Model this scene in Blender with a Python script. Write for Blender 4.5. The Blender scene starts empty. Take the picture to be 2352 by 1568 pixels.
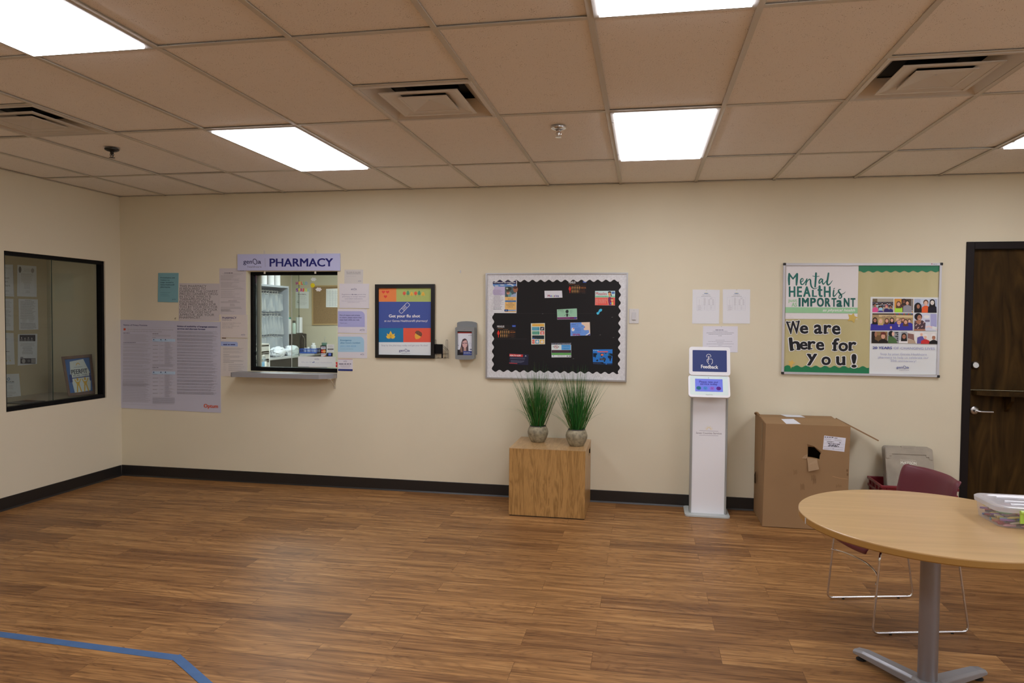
import bpy, math, random
from mathutils import Vector, Matrix
from mathutils.geometry import tessellate_polygon
random.seed(7)
SC = bpy.context.scene
COL = SC.collection

# ------------------------------------------------------------------ camera, world, exposure
F_PX = 1630.38
YAW, PIT, ROL = .185, -.0331, -.0088
CAM = Vector((.2176, -6.0526, 1.563))
RM = Matrix.Rotation(YAW, 3, 'Z') @ Matrix.Rotation(PIT, 3, 'X') @ Matrix.Rotation(ROL, 3, 'Y')
cd = bpy.data.cameras.new('camera'); cd.sensor_width = 36; cd.lens = F_PX / 2352 * 36
cd.clip_start = .05; cd.clip_end = 60
cam = bpy.data.objects.new('camera', cd); COL.objects.link(cam)
# camera local: x right, y up, -z forward   (RM columns: right, forward, up)
R4 = Matrix((RM.col[0], RM.col[2], -RM.col[1])).transposed()
cam.matrix_world = Matrix.Translation(CAM) @ R4.to_4x4()
SC.camera = cam
w = bpy.data.worlds.new('world'); SC.world = w; w.use_nodes = True
w.node_tree.nodes['Background'].inputs[0].default_value = (.93, .98, 1.06, 1)
w.node_tree.nodes['Background'].inputs[1].default_value = 2.6
SC.view_settings.view_transform = 'Standard'; SC.view_settings.look = 'None'
SC.view_settings.gamma = 1; SC.view_settings.use_curve_mapping = False
SC.view_settings.exposure = 0.0
LAMP_POWER = 9.9          # emission of the ceiling panels in the waiting room
PHARM_POWER = 36.

H = 2.69                  # ceiling height
XL = -4.767               # left wall
T = .6096                 # ceiling module
Y0 = -.9009               # last full grid line before the back wall

def ray(u, v):
    return RM @ Vector(((u - 1176) / F_PX, 1, -(v - 784) / F_PX))
def px(u, v, ax, val):
    """point of the photograph seen on the plane axis=val"""
    d = ray(u, v); t = (val - CAM[ax]) / d[ax]
    return CAM + d * t

# ------------------------------------------------------------------ colours and materials
def l1(c): 
    c /= 255.
    return c / 12.92 if c <= .04045 else ((c + .055) / 1.055) ** 2.4
def lin(c): return tuple(l1(x) for x in c)
KP = .65                  # brightness white paper shows in the photograph
def pc(r, g, b):          # pigment of a print from its look under the room's light
    k = (1.08, 1.13, 1.17) if min(r, g, b) >= 150 else (1, 1, 1)
    return tuple(min(.90, x / KP * q) for x, q in zip(lin((r, g, b)), k))
MATS = {}
def mat(name, c, rough=.5, metal=0., spec=.5, bump=None, var=None, alpha=None, coat=0):
    if name in MATS: return MATS[name]
    m = bpy.data.materials.new(name); m.use_nodes = True
    nt = m.node_tree; b = nt.nodes['Principled BSDF']
    b.inputs['Base Color'].default_value = (*c, 1); b.inputs['Roughness'].default_value = rough
    b.inputs['Metallic'].default_value = metal; b.inputs['Specular IOR Level'].default_value = spec
    b.inputs['Coat Weight'].default_value = coat
    if var or bump:
        tc = nt.nodes.new('ShaderNodeTexCoord')
        n = nt.nodes.new('ShaderNodeTexNoise'); nt.links.new(tc.outputs['Object'], n.inputs['Vector'])
        if var:
            n.inputs['Scale'].default_value = var[0]; n.inputs['Detail'].default_value = 4
            r = nt.nodes.new('ShaderNodeValToRGB')
            r.color_ramp.elements[0].position = .3; r.color_ramp.elements[1].position = .7
            r.color_ramp.elements[0].color = (*[x * (1 - var[1]) for x in c], 1)
            r.color_ramp.elements[1].color = (*[min(1, x * (1 + var[1])) for x in c], 1)
            nt.links.new(n.outputs['Fac'], r.inputs['Fac']); nt.links.new(r.outputs['Color'], b.inputs['Base Color'])
        if bump:
            n2 = nt.nodes.new('ShaderNodeTexNoise'); nt.links.new(tc.outputs['Object'], n2.inputs['Vector'])
            n2.inputs['Scale'].default_value = bump[0]
            bp = nt.nodes.new('ShaderNodeBump'); bp.inputs['Strength'].default_value = bump[1]; bp.inputs['Distance'].default_value = .002
            nt.links.new(n2.outputs['Fac'], bp.inputs['Height']); nt.links.new(bp.outputs['Normal'], b.inputs['Normal'])
    MATS[name] = m; return m
def colmat(name, rough=.5, spec=.5, coat=0):
    """takes its pigment from the mesh colour attribute (prints, blades)"""
    m = mat(name, (1, 1, 1), rough, spec=spec, coat=coat); nt = m.node_tree
    a = nt.nodes.new('ShaderNodeAttribute'); a.attribute_name = 'pigment'
    nt.links.new(a.outputs['Color'], nt.nodes['Principled BSDF'].inputs['Base Color'])
    return m
def emis(name, c, s):
    m = bpy.data.materials.new(name); m.use_nodes = True; nt = m.node_tree
    nt.nodes.clear(); o = nt.nodes.new('ShaderNodeOutputMaterial'); e = nt.nodes.new('ShaderNodeEmission')
    e.inputs[0].default_value = (*c, 1); e.inputs[1].default_value = s
    nt.links.new(e.outputs[0], o.inputs[0]); return m
def clear(name, tint=(1, 1, 1), gloss=.06, body=0., bodycol=(.8, .8, .8), rough=.02, crinkle=0):
    """thin clear or milky sheet: transparent + gloss (+ white body)"""
    m = bpy.data.materials.new(name); m.use_nodes = True; nt = m.node_tree; nt.nodes.clear()
    o = nt.nodes.new('ShaderNodeOutputMaterial'); t = nt.nodes.new('ShaderNodeBsdfTransparent')
    t.inputs[0].default_value = (*tint, 1); g = nt.nodes.new('ShaderNodeBsdfGlossy'); g.inputs['Roughness'].default_value = rough
    mx = nt.nodes.new('ShaderNodeMixShader'); mx.inputs[0].default_value = gloss
    src = t.outputs[0]; bpn = None
    if crinkle:
        tc = nt.nodes.new('ShaderNodeTexCoord'); nz = nt.nodes.new('ShaderNodeTexNoise'); nz.inputs['Scale'].default_value = crinkle; nz.inputs['Detail'].default_value = 3; bpn = nt.nodes.new('ShaderNodeBump'); bpn.inputs['Strength'].default_value = .45; bpn.inputs['Distance'].default_value = .02
        mpz = nt.nodes.new('ShaderNodeMapping'); mpz.inputs['Scale'].default_value = (1, 1, .3); nt.links.new(tc.outputs['Object'], mpz.inputs['Vector']); nt.links.new(mpz.outputs[0], nz.inputs['Vector']); nt.links.new(nz.outputs['Fac'], bpn.inputs['Height']); nt.links.new(bpn.outputs[0], g.inputs['Normal'])
    if body:
        d = nt.nodes.new('ShaderNodeBsdfDiffuse'); d.inputs[0].default_value = (*bodycol, 1)
        if bpn: nt.links.new(bpn.outputs[0], d.inputs['Normal'])
        tr = nt.nodes.new('ShaderNodeBsdfTranslucent'); tr.inputs[0].default_value = (*bodycol, 1)
        ad = nt.nodes.new('ShaderNodeMixShader'); ad.inputs[0].default_value = .4
        nt.links.new(d.outputs[0], ad.inputs[1]); nt.links.new(tr.outputs[0], ad.inputs[2])
        mb = nt.nodes.new('ShaderNodeMixShader'); mb.inputs[0].default_value = body
        nt.links.new(src, mb.inputs[1]); nt.links.new(ad.outputs[0], mb.inputs[2]); src = mb.outputs[0]
    nt.links.new(src, mx.inputs[1]); nt.links.new(g.outputs[0], mx.inputs[2]); nt.links.new(mx.outputs[0], o.inputs[0])
    return m

# ------------------------------------------------------------------ mesh builder
ORG = {}                  # world origin of every built object
class MB:
    def __init__(s): s.v = []; s.f = []; s.m = []; s.c = []; s.hc = False
    def add(s, V, Fs, mi=0, c=None):
        o = len(s.v); s.v += [tuple(p) for p in V]
        for f in Fs: s.f.append(tuple(o + i for i in f)); s.m.append(mi); s.c.append(c or (1, 1, 1))
        if c: s.hc = True
        return s
    def box(s, a, b, mi=0, c=None):
        x0, x1 = sorted((a[0], b[0])); y0, y1 = sorted((a[1], b[1])); z0, z1 = sorted((a[2], b[2]))
        V = [(x, y, z) for z in (z0, z1) for y in (y0, y1) for x in (x0, x1)]
        return s.add(V, [(0, 2, 3, 1), (4, 5, 7, 6), (0, 1, 5, 4), (2, 6, 7, 3), (0, 4, 6, 2), (1, 3, 7, 5)], mi, c)
    def hexa(s, lo4, hi4, mi=0, c=None):   # two quads joined
        V = list(lo4) + list(hi4)
        return s.add(V, [(3, 2, 1, 0), (4, 5, 6, 7)] + [(i, (i + 1) % 4, 4 + (i + 1) % 4, 4 + i) for i in range(4)], mi, c)
    def prism(s, poly, off, mi=0, c=None, cap=True):   # planar 3D polygon extruded by a vector
        n = len(poly); off = Vector(off); P = [Vector(p) for p in poly]
        V = P + [p + off for p in P]; Fs = [(i, (i + 1) % n, n + (i + 1) % n, n + i) for i in range(n)]
        s.add(V, Fs, mi, c)
        if cap:
            tr = tessellate_polygon([P]); s.add(P, tr, mi, c); s.add([p + off for p in P], tr, mi, c)
        return s
    def tube(s, pts, r, n=8, mi=0, closed=False, c=None):
        P = [Vector(p) for p in pts]; k = len(P); V = []; ref = None
        rr = r if isinstance(r, (list, tuple)) else [r] * k
        for i, p in enumerate(P):
            a = P[(i - 1) % k] if (closed or i) else p; b = P[(i + 1) % k] if (closed or i < k - 1) else p
            t = (b - a).normalized()
            if ref is None: ref = Vector((0, 0, 1)) if abs(t.z) < .9 else Vector((1, 0, 0))
            ref = (ref - t * ref.dot(t)).normalized(); bn = t.cross(ref)
            for j in range(n):
                an = 2 * math.pi * j / n; V.append(p + (ref * math.cos(an) + bn * math.sin(an)) * rr[i])
        Fs = []
        for i in range(k if closed else k - 1):
            for j in range(n):
                a, b = i * n, ((i + 1) % k) * n; Fs.append((a + j, a + (j + 1) % n, b + (j + 1) % n, b + j))
        if not closed: Fs += [tuple(range(n))[::-1], tuple((k - 1) * n + j for j in range(n))]
        return s.add(V, Fs, mi, c)
    def lathe(s, prof, cen=(0, 0, 0), n=24, mi=0, c=None, cap=True):
        V = []; Fs = []; k = len(prof)
        for r, z in prof:
            for j in range(n):
                a = 2 * math.pi * j / n; V.append((cen[0] + r * math.cos(a), cen[1] + r * math.sin(a), cen[2] + z))
        for i in range(k - 1):
            for j in range(n): Fs.append((i * n + j, i * n + (j + 1) % n, (i + 1) * n + (j + 1) % n, (i + 1) * n + j))
        if cap and prof[0][0] > 1e-4: Fs.append(tuple(range(n))[::-1])
        if cap and prof[-1][0] > 1e-4: Fs.append(tuple((k - 1) * n + j for j in range(n)))
        return s.add(V, Fs, mi, c)
    def grid(s, fn, nu, nv, mi=0, c=None):
        V = [fn(i / nu, j / nv) for j in range(nv + 1) for i in range(nu + 1)]
        Fs = [(j * (nu + 1) + i, j * (nu + 1) + i + 1, (j + 1) * (nu + 1) + i + 1, (j + 1) * (nu + 1) + i) for j in range(nv) for i in range(nu)]
        return s.add(V, Fs, mi, c)
    def build(s, name, mats, parent=None, org=None, smooth=False, bevel=0, solid=0, sub=0, seg=2):
        if not isinstance(mats, (list, tuple)): mats = [mats]
        if parent is not None: base = ORG[parent.name]
        elif org is not None: base = Vector(org)
        else:
            xs, ys, zs = zip(*s.v); base = Vector(((min(xs) + max(xs)) / 2, (min(ys) + max(ys)) / 2, min(zs)))
        me = bpy.data.meshes.new(name)
        me.from_pydata([(x - base.x, y - base.y, z - base.z) for x, y, z in s.v], [], s.f)
        for mm in mats: me.materials.append(mm)
        me.polygons.foreach_set('material_index', s.m)
        if smooth: me.polygons.foreach_set('use_smooth', [True] * len(s.f))
        if s.hc:
            at = me.color_attributes.new('pigment', 'FLOAT_COLOR', 'CORNER'); buf = []
            for p, cc in zip(me.polygons, s.c): buf += [cc[0], cc[1], cc[2], 1.] * p.loop_total
            at.data.foreach_set('color', buf)
        me.update()
        o = bpy.data.objects.new(name, me); COL.objects.link(o)
        if parent is not None: o.parent = parent
        else: o.location = base
        ORG[o.name] = base
        if solid:
            md = o.modifiers.new('thick', 'SOLIDIFY'); md.thickness = solid; md.offset = 0
        if bevel:
            md = o.modifiers.new('bevel', 'BEVEL'); md.width = bevel; md.segments = seg; md.limit_method = 'ANGLE'; md.angle_limit = .7
        if sub:
            md = o.modifiers.new('smooth', 'SUBSURF'); md.levels = sub; md.render_levels = sub
        if smooth:
            try: me.set_sharp_from_angle(angle=.75)
            except Exception: pass
        return o
def tag(o, label, cat, group=None):
    o['label'] = label; o['category'] = cat
    if group: o['group'] = group
    return o
def thing(name, label, cat, loc, group=None):
    o = bpy.data.objects.new(name, None); COL.objects.link(o); o.location = loc; o.empty_display_size = .05
    ORG[o.name] = Vector(loc); return tag(o, label, cat, group)
def struct(o): o['kind'] = 'structure'; return o
def dup(o, loc, label=None, parent=None):
    c = o.copy(); COL.objects.link(c)
    if parent is None:
        c.location = loc
        if label: c['label'] = label
    else: c.parent = parent
    for ch in o.children: dup(ch, None, None, c)
    return c
def smooth_path(P, n=8):
    P = [Vector(p) for p in P]; out = []
    for i in range(len(P) - 1):
        a = P[i - 1] if i else P[i]; b = P[i]; c = P[i + 1]; d = P[i + 2] if i + 2 < len(P) else c
        for k in range(n):
            t = k / n
            out.append(.5 * ((2 * b) + (c - a) * t + (2 * a - 5 * b + 4 * c - d) * t * t + (3 * b - a - 3 * c + d) * t ** 3))
    out.append(P[-1]); return out
def fillet(P, r, n=5):      # polyline with rounded corners
    P = [Vector(p) for p in P]; out = [P[0]]
    for i in range(1, len(P) - 1):
        a = (P[i - 1] - P[i]); b = (P[i + 1] - P[i]); q = min(r, a.length * .45, b.length * .45)
        p0 = P[i] + a.normalized() * q; p1 = P[i] + b.normalized() * q
        for k in range(n + 1):
            t = k / n; out.append(p0 * (1 - t) ** 2 + P[i] * 2 * t * (1 - t) + p1 * t * t)
    out.append(P[-1]); return out
def rrect(x0, y0, x1, y1, r, n=5):
    out = []
    for cx, cy, a0 in ((x1 - r, y1 - r, 0), (x0 + r, y1 - r, 90), (x0 + r, y0 + r, 180), (x1 - r, y0 + r, 270)):
        for k in range(n + 1):
            a = math.radians(a0 + 90 * k / n); out.append((cx + r * math.cos(a), cy + r * math.sin(a)))
    return out

# ------------------------------------------------------------------ lettering
TXT = {}
def glyphs(s, bold=0., shear=0.):
    k = (s, round(bold, 3), shear)
    if k in TXT: return TXT[k]
    cu = bpy.data.curves.new('t', 'FONT'); cu.body = s; cu.resolution_u = 3; cu.offset = bold; cu.shear = shear
    cu.fill_mode = 'BOTH'; o = bpy.data.objects.new('t', cu); COL.objects.link(o)
    dg = bpy.context.evaluated_depsgraph_get(); me = bpy.data.meshes.new_from_object(o.evaluated_get(dg))
    V = [(v.co.x, v.co.y) for v in me.vertices]; Fs = [tuple(p.vertices) for p in me.polygons]
    bpy.data.objects.remove(o); bpy.data.curves.remove(cu); bpy.data.meshes.remove(me)
    TXT[k] = (V, Fs); return V, Fs
CAPH = max(y for x, y in glyphs('H')[0])

class Sheet:
    """something printed: drawn in the coordinates of a detail view of the photo, laid on its real plane"""
    STEP = .00002
    def __init__(s, zoom, ax=1, val=-.003, sign=-1, corners=None):
        s.z = zoom; s.ax = ax; s.val = val; s.sign = sign; s.k = 0; s.mb = MB()
    def at(s, x, y, lift=None):
        u = s.z[0] + x / s.z[2]; v = s.z[1] + y / s.z[2]
        return px(u, v, s.ax, s.val + s.sign * (s.k * s.STEP if lift is None else lift))
    def base(s, q, c, thick=None, back=None):
        """slab from the wall side to the sheet's face"""
        n = Vector((0, 0, 0)); n[s.ax] = -s.sign * (thick or (abs(s.val - (back if back is not None else 0)) if s.ax == 1 else .002))
        P = [s.at(*p, 0) for p in q]; s.mb.prism(P, n, 0, c); s.k = 1; return s
    def poly(s, q, c):
        s.k += 1; P = [s.at(*p) for p in q]
        s.mb.add(P, [tuple(range(len(P)))] if len(P) <= 4 else tessellate_polygon([P]), 0, c); return s
    def rect(s, x0, y0, x1, y1, c, sl=0.):   # sl = px the right side sits lower
        return s.poly([(x0, y0), (x1, y0 + sl), (x1, y1 + sl), (x0, y1)], c)
    def ell(s, cx, cy, rx, ry, c, n=20, a0=0, a1=360):
        return s.poly([(cx + rx * math.cos(math.radians(a0 + (a1 - a0) * i / n)), cy + ry * math.sin(math.radians(a0 + (a1 - a0) * i / n))) for i in range(n)], c)
    def rr(s, x0, y0, x1, y1, r, c, sl=0):
        return s.poly([(x, y + sl * (x - x0) / (x1 - x0)) for x, y in rrect(x0, y0, x1, y1, r)], c)
    def text(s, t, x0, x1, y, cap, c, bold=0., sl=0., shear=0., fit=True, box=None, align='l'):
        ex = max(0, bold) * .9; bold = min(bold, 0)
        if ex:
            for dx_, dy_ in ((-ex, ex * .5), (ex, ex * .5), (-ex, -ex * .5), (ex, -ex * .5)): s._txt(t, x0, x1, y, cap, c, bold, sl, shear, fit, box, align, dx_, dy_, ex)
        return s._txt(t, x0, x1, y, cap, c, bold, sl, shear, fit, box, align, 0, 0, ex)
    def _txt(s, t, x0, x1, y, cap, c, bold, sl, shear, fit, box, align, dx_, dy_, ex):
        V, Fs = glyphs(t, bold, shear); s.k += 1; V0 = V; V = [(a + dx_, b + dy_) for a, b in V]
        mx0 = min(p[0] for p in V0) - ex; mx1 = max(p[0] for p in V0) + ex
        if box:
            by0 = min(p[1] for p in V0) - ex * .5; by1 = max(p[1] for p in V0) + ex * .5; X0, Y0_, X1, Y1_ = box
            P = [s.at(X0 + (a - mx0) / (mx1 - mx0) * (X1 - X0), Y1_ - (b - by0) / (by1 - by0) * (Y1_ - Y0_) + sl * (a - mx0) / (mx1 - mx0)) for a, b in V]
        else:
            ky = cap / CAPH; wN = (mx1 - mx0) * ky
            if fit: kx = (x1 - x0) / (mx1 - mx0); xs = x0
            else: kx = ky; xs = x0 if align == 'l' else (x0 + x1) / 2 - wN / 2
            P = [s.at(xs + (a - mx0) * kx, y - b * ky + sl * (a - mx0) * kx / max(1e-6, (x1 - x0))) for a, b in V]
        s.mb.add(P, Fs, 0, c); return s
    def words(s, x0, y0, x1, y1, n, h, c, sl=0., rag=.25, center=False, solid=False):
        """rows of small print too fine to read"""
        if h <= 6 and not solid: h *= .62
        s.k += 1; R = random.Random(int(x0 * 7 + y0 * 13 + n)); V = []; Fs = []
        for i in range(n):
            y = y0 + (y1 - y0) * (i / max(1, n - 1) if n > 1 else 0); xe = x1 - (x1 - x0) * R.random() * rag; xs = x0
            if center: d = (x1 - xe) / 2; xs += d; xe = x1 - d
            x = xs
            while x < xe - h:
                wl = (xe - x) if solid else min(xe - x, h * R.uniform(1.2, 6))
                a = y + sl * (x - x0) / (x1 - x0); b = y + sl * (x + wl - x0) / (x1 - x0)
                o = len(V); V += [s.at(x, a), s.at(x + wl, b), s.at(x + wl, b + h), s.at(x, a + h)]; Fs.append((o, o + 1, o + 2, o + 3)); x += wl + h * .8
        if V: s.mb.add(V, Fs, 0, c)
        return s
    def stroke(s, pts, wd, c, smooth=True, closed=False):
        P = [Vector((a, b, 0)) for a, b in pts]
        if closed: P = P + [P[0]]
        if smooth and len(P) > 2: P = smooth_path(P, 7)
        s.k += 1; n = len(P); W = wd if isinstance(wd, (list, tuple)) else [wd, wd]
        V = []; 
        for i, p in enumerate(P):
            t = P[min(n - 1, i + 1)] - P[max(0, i - 1)]; t.normalize(); nn = Vector((-t.y, t.x, 0))
            f = i / (n - 1) * (len(W) - 1); a = int(min(f, len(W) - 2)); ww = W[a] + (W[a + 1] - W[a]) * (f - a)
            V += [s.at(*(p + nn * ww / 2).xy), s.at(*(p - nn * ww / 2).xy)]
        s.mb.add(V, [(2 * i, 2 * i + 1, 2 * i + 3, 2 * i + 2) for i in range(n - 1)], 0, c)
        if not closed:
            for p, ww in ((P[0], W[0]), (P[-1], W[-1])): s.ell(p.x, p.y, ww / 2, ww / 2, c, 10); s.k -= 1
        return s
    def person(s, x, y, r, skin, hair, shirt, long=False, w=2.3, bot=None):
        b = bot if bot is not None else y + r * 4
        s.poly([(x - r * w, b), (x - r * w * .92, y + r * 1.9), (x - r * .5, y + r * 1.15), (x + r * .5, y + r * 1.15), (x + r * w * .92, y + r * 1.9), (x + r * w, b)], shirt)
        if long: s.poly([(x - r * 1.1, y - r * .3), (x - r * 1.35, y + r * 2.1), (x + r * 1.35, y + r * 2.1), (x + r * 1.1, y - r * .3)], hair)
        s.ell(x, y - r * .18, r * 1.1, r * 1.18, hair); s.ell(x, y + r * .15, r * .78, r * .95, skin)
        s.ell(x - r * .3, y, r * .12, r * .09, (.03, .02, .02), 8); s.ell(x + r * .3, y, r * .12, r * .09, (.03, .02, .02), 8)
        return s.ell(x, y + r * .58, r * .32, r * .11, (.55, .25, .22), 8)
    def genoa(s, x0, x1, y, cap, c=None, sub=True, c2=None):
        """the lower-case five-letter wordmark with its open ring and the small word below"""
        c = c or pc(60, 66, 110); w_ = x1 - x0; c2 = c2 or pc(140, 140, 150)
        s.text('gen', x0, x0 + w_ * .5, y, cap, c, .012); s.text('a', x0 + w_ * .8, x1, y, cap, c, .012)
        cx = x0 + w_ * .655; ry = cap * .62; rx = w_ * .105
        s.stroke([(cx + rx * math.cos(a) + rx * .25 * math.sin(a), y - cap * .5 + ry * math.sin(a)) for a in [math.radians(-60 + 352 * i / 18) for i in range(19)]], w_ * .035, c)
        if sub: s.text('healthcare', x0 + w_ * .25, x1 + w_ * .02, y + cap * .95, cap * .5, c2)
        return s
    def done(s, name, label, cat, group=None, parent=None, m=None):
        o = s.mb.build(name, m or PRINT, parent)
        if parent is None: tag(o, label, cat, group)
        elif label: o['label'] = label
        return o
PRINT = colmat('printed_paper', .55, .3)
GLOSSY = colmat('laminated_print', .22, .5)
BLADE = colmat('grass_blade', .5, .3)
PLASTIC = colmat('moulded_plastic', .4, .4)

# views the photograph was measured in: x, y of the corner and enlargement
R1 = (0, 540, 3.564); R2 = (340, 560, 3.920); R3 = (560, 600, 5.225); R4z = (760, 600, 5.6); R5 = (1100, 610, 5.6)
R6 = (1540, 640, 5.225); R7 = (1780, 580, 5.2275); B1 = (1120, 640, 12.54); B2 = (1270, 640, 10.453); B3 = (1150, 730, 8.4)
B4 = (1995, 680, 8.476); B5 = (1040, 730, 15.37); B6 = (590, 760, 12.379); B7 = (985, 760, 19.6)
C1 = (270, 730, 7.128); C2 = (495, 605, 5.92); C3 = (0, 580, 4.355); C4 = (585, 625, 11.2); C6 = (1780, 590, 10.4545)
K1 = (1540, 780, 3.644); X1 = (1700, 920, 4.9)
WHITE = pc(186, 180, 184); INK = pc(50, 48, 62); GREY = pc(120, 116, 122); NAVY = pc(32, 34, 92); LGREY = pc(150, 146, 150)

# ================================================================== THE ROOM
def wood_floor():
    m = bpy.data.materials.new('vinyl_plank'); m.use_nodes = True; nt = m.node_tree; N = nt.nodes; L = nt.links
    b = N['Principled BSDF']; tc = N.new('ShaderNodeTexCoord')
    mp = N.new('ShaderNodeMapping'); L.new(tc.outputs['Object'], mp.inputs['Vector'])
    br = N.new('ShaderNodeTexBrick'); L.new(mp.outputs[0], br.inputs['Vector'])
    br.offset = .37; br.inputs['Scale'].default_value = 1; br.inputs['Brick Width'].default_value = .93; br.inputs['Row Height'].default_value = .172
    br.inputs['Mortar Size'].default_value = .0012; br.inputs['Mortar Smooth'].default_value = .3
    br.inputs['Color1'].default_value = (0, 0, 0, 1); br.inputs['Color2'].default_value = (1, 1, 1, 1); br.inputs['Mortar'].default_value = (.5, .5, .5, 1)
    sp = N.new('ShaderNodeSeparateColor'); L.new(br.outputs['Color'], sp.inputs[0])
    # each plank shifts the grain
    off = N.new('ShaderNodeCombineXYZ'); mu = N.new('ShaderNodeMath'); mu.operation = 'MULTIPLY'; mu.inputs[1].default_value = 37
    L.new(sp.outputs[0], mu.inputs[0]); L.new(mu.outputs[0], off.inputs[0]); L.new(mu.outputs[0], off.inputs[1])
    va = N.new('ShaderNodeVectorMath'); va.operation = 'ADD'; L.new(tc.outputs['Object'], va.inputs[0]); L.new(off.outputs[0], va.inputs[1])
    def noise(sx, sy, sc, det, dist=0, ro=.55):
        mm = N.new('ShaderNodeMapping'); mm.inputs['Scale'].default_value = (sx, sy, 1); L.new(va.outputs[0], mm.inputs['Vector'])
        n = N.new('ShaderNodeTexNoise'); n.inputs['Scale'].default_value = sc; n.inputs['Detail'].default_value = det
        n.inputs['Distortion'].default_value = dist; n.inputs['Roughness'].default_value = ro
        L.new(mm.outputs[0], n.inputs['Vector']); return n.outputs['Fac']
    g1 = noise(.9, 14, 1.6, 6, .6); g2 = noise(2.2, 60, 1.5, 4, .2); g3 = noise(1.3, 6, 1.3, 3, .9); kn = noise(5, 20, 2.2, 2)
    def ramp(src, stops):
        r = N.new('ShaderNodeValToRGB'); e = r.color_ramp.elements
        e[0].position, e[0].color = stops[0][0], (*stops[0][1], 1); e[1].position, e[1].color = stops[-1][0], (*stops[-1][1], 1)
        for p, c in stops[1:-1]:
            x = e.new(p); x.color = (*c, 1)
        L.new(src, r.inputs['Fac']); return r.outputs['Color']
    base = ramp(g1, [(.20, (.135, .060, .020)), (.40, (.245, .118, .041)), (.55, (.335, .170, .062)), (.78, (.44, .245, .098))])
    fine = ramp(g2, [(.32, (.60, .57, .55)), (.48, (.95, .94, .93)), (.65, (1.1, 1.1, 1.08))])
    mr = N.new('ShaderNodeMath'); mr.operation = 'MULTIPLY'; mr.inputs[1].default_value = 16; L.new(g3, mr.inputs[0]); mr2 = N.new('ShaderNodeMath'); mr2.operation = 'PINGPONG'; mr2.inputs[1].default_value = 1; L.new(mr.outputs[0], mr2.inputs[0])
    tone = ramp(mr2.outputs[0], [(0, (.80, .78, .77)), (.35, (1.0, .99, .98)), (1, (1.1, 1.1, 1.09))])
    knot = ramp(kn, [(.22, (.25, .2, .2)), (.275, (1, 1, 1))])
    pl = ramp(sp.outputs[0], [(0, (.70, .66, .65)), (.25, (.92, .90, .9)), (.6, (1.02, 1.02, 1.0)), (1, (1.14, 1.15, 1.13))])
    def mul(a, c, f=1.):
        x = N.new('ShaderNodeMix'); x.data_type = 'RGBA'; x.blend_type = 'MULTIPLY'; x.inputs[0].default_value = f
        L.new(a, x.inputs[6]); L.new(c, x.inputs[7]); return x.outputs[2]
    c = mul(mul(mul(mul(base, fine), tone), knot), pl)
    se = ramp(br.outputs['Fac'], [(0, (1, 1, 1)), (1, (.55, .52, .5))]); c = mul(c, se)
    L.new(c, b.inputs['Base Color']); b.inputs['Roughness'].default_value = .46; b.inputs['Specular IOR Level'].default_value = .32; b.inputs['Coat Weight'].default_value = 0; b.inputs['Coat Roughness'].default_value = .4
    bp = N.new('ShaderNodeBump'); bp.inputs['Strength'].default_value = .12; bp.inputs['Distance'].default_value = .001
    L.new(g2, bp.inputs['Height']); L.new(bp.outputs[0], b.inputs['Normal'])
    return m
def wood(name, dark, light, rough=.4, axis='z', sc=1., dist=1.2, streak=16, coat=0, rings=True):
    """veneer: stretched grain with cathedral figure"""
    m = bpy.data.materials.new(name); m.use_nodes = True; nt = m.node_tree; N = nt.nodes; L = nt.links
    b = N['Principled BSDF']; tc = N.new('ShaderNodeTexCoord'); mp = N.new('ShaderNodeMapping')
    s = {'z': (streak, streak, 1), 'x': (1, streak, streak), 'y': (streak, 1, streak)}[axis]
    mp.inputs['Scale'].default_value = tuple(q * sc for q in s); L.new(tc.outputs['Object'], mp.inputs['Vector'])
    n = N.new('ShaderNodeTexNoise'); n.inputs['Scale'].default_value = 1.0; n.inputs['Detail'].default_value = 5; n.inputs['Distortion'].default_value = dist
    L.new(mp.outputs[0], n.inputs['Vector'])
    fac = n.outputs['Fac']
    if rings:
        m2 = N.new('ShaderNodeMath'); m2.operation = 'MULTIPLY'; m2.inputs[1].default_value = 9; L.new(fac, m2.inputs[0])
        m3 = N.new('ShaderNodeMath'); m3.operation = 'PINGPONG'; m3.inputs[1].default_value = 1; L.new(m2.outputs[0], m3.inputs[0])
        n2 = N.new('ShaderNodeTexNoise'); n2.inputs['Scale'].default_value = 9; n2.inputs['Detail'].default_value = 3; L.new(mp.outputs[0], n2.inputs['Vector'])
        m4 = N.new('ShaderNodeMath'); m4.operation = 'MULTIPLY_ADD'; m4.inputs[1].default_value = .45; L.new(m3.outputs[0], m4.inputs[0])
        m5 = N.new('ShaderNodeMath'); m5.operation = 'MULTIPLY'; m5.inputs[1].default_value = .6; L.new(n2.outputs['Fac'], m5.inputs[0]); L.new(m5.outputs[0], m4.inputs[2]); fac = m4.outputs[0]
    r = N.new('ShaderNodeValToRGB'); r.color_ramp.elements[0].position = .22; r.color_ramp.elements[1].position = .72
    r.color_ramp.elements[0].color = (*dark, 1); r.color_ramp.elements[1].color = (*light, 1)
    L.new(fac, r.inputs['Fac']); L.new(r.outputs[0], b.inputs['Base Color'])
    b.inputs['Roughness'].default_value = rough; b.inputs['Coat Weight'].default_value = coat; return m
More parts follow.
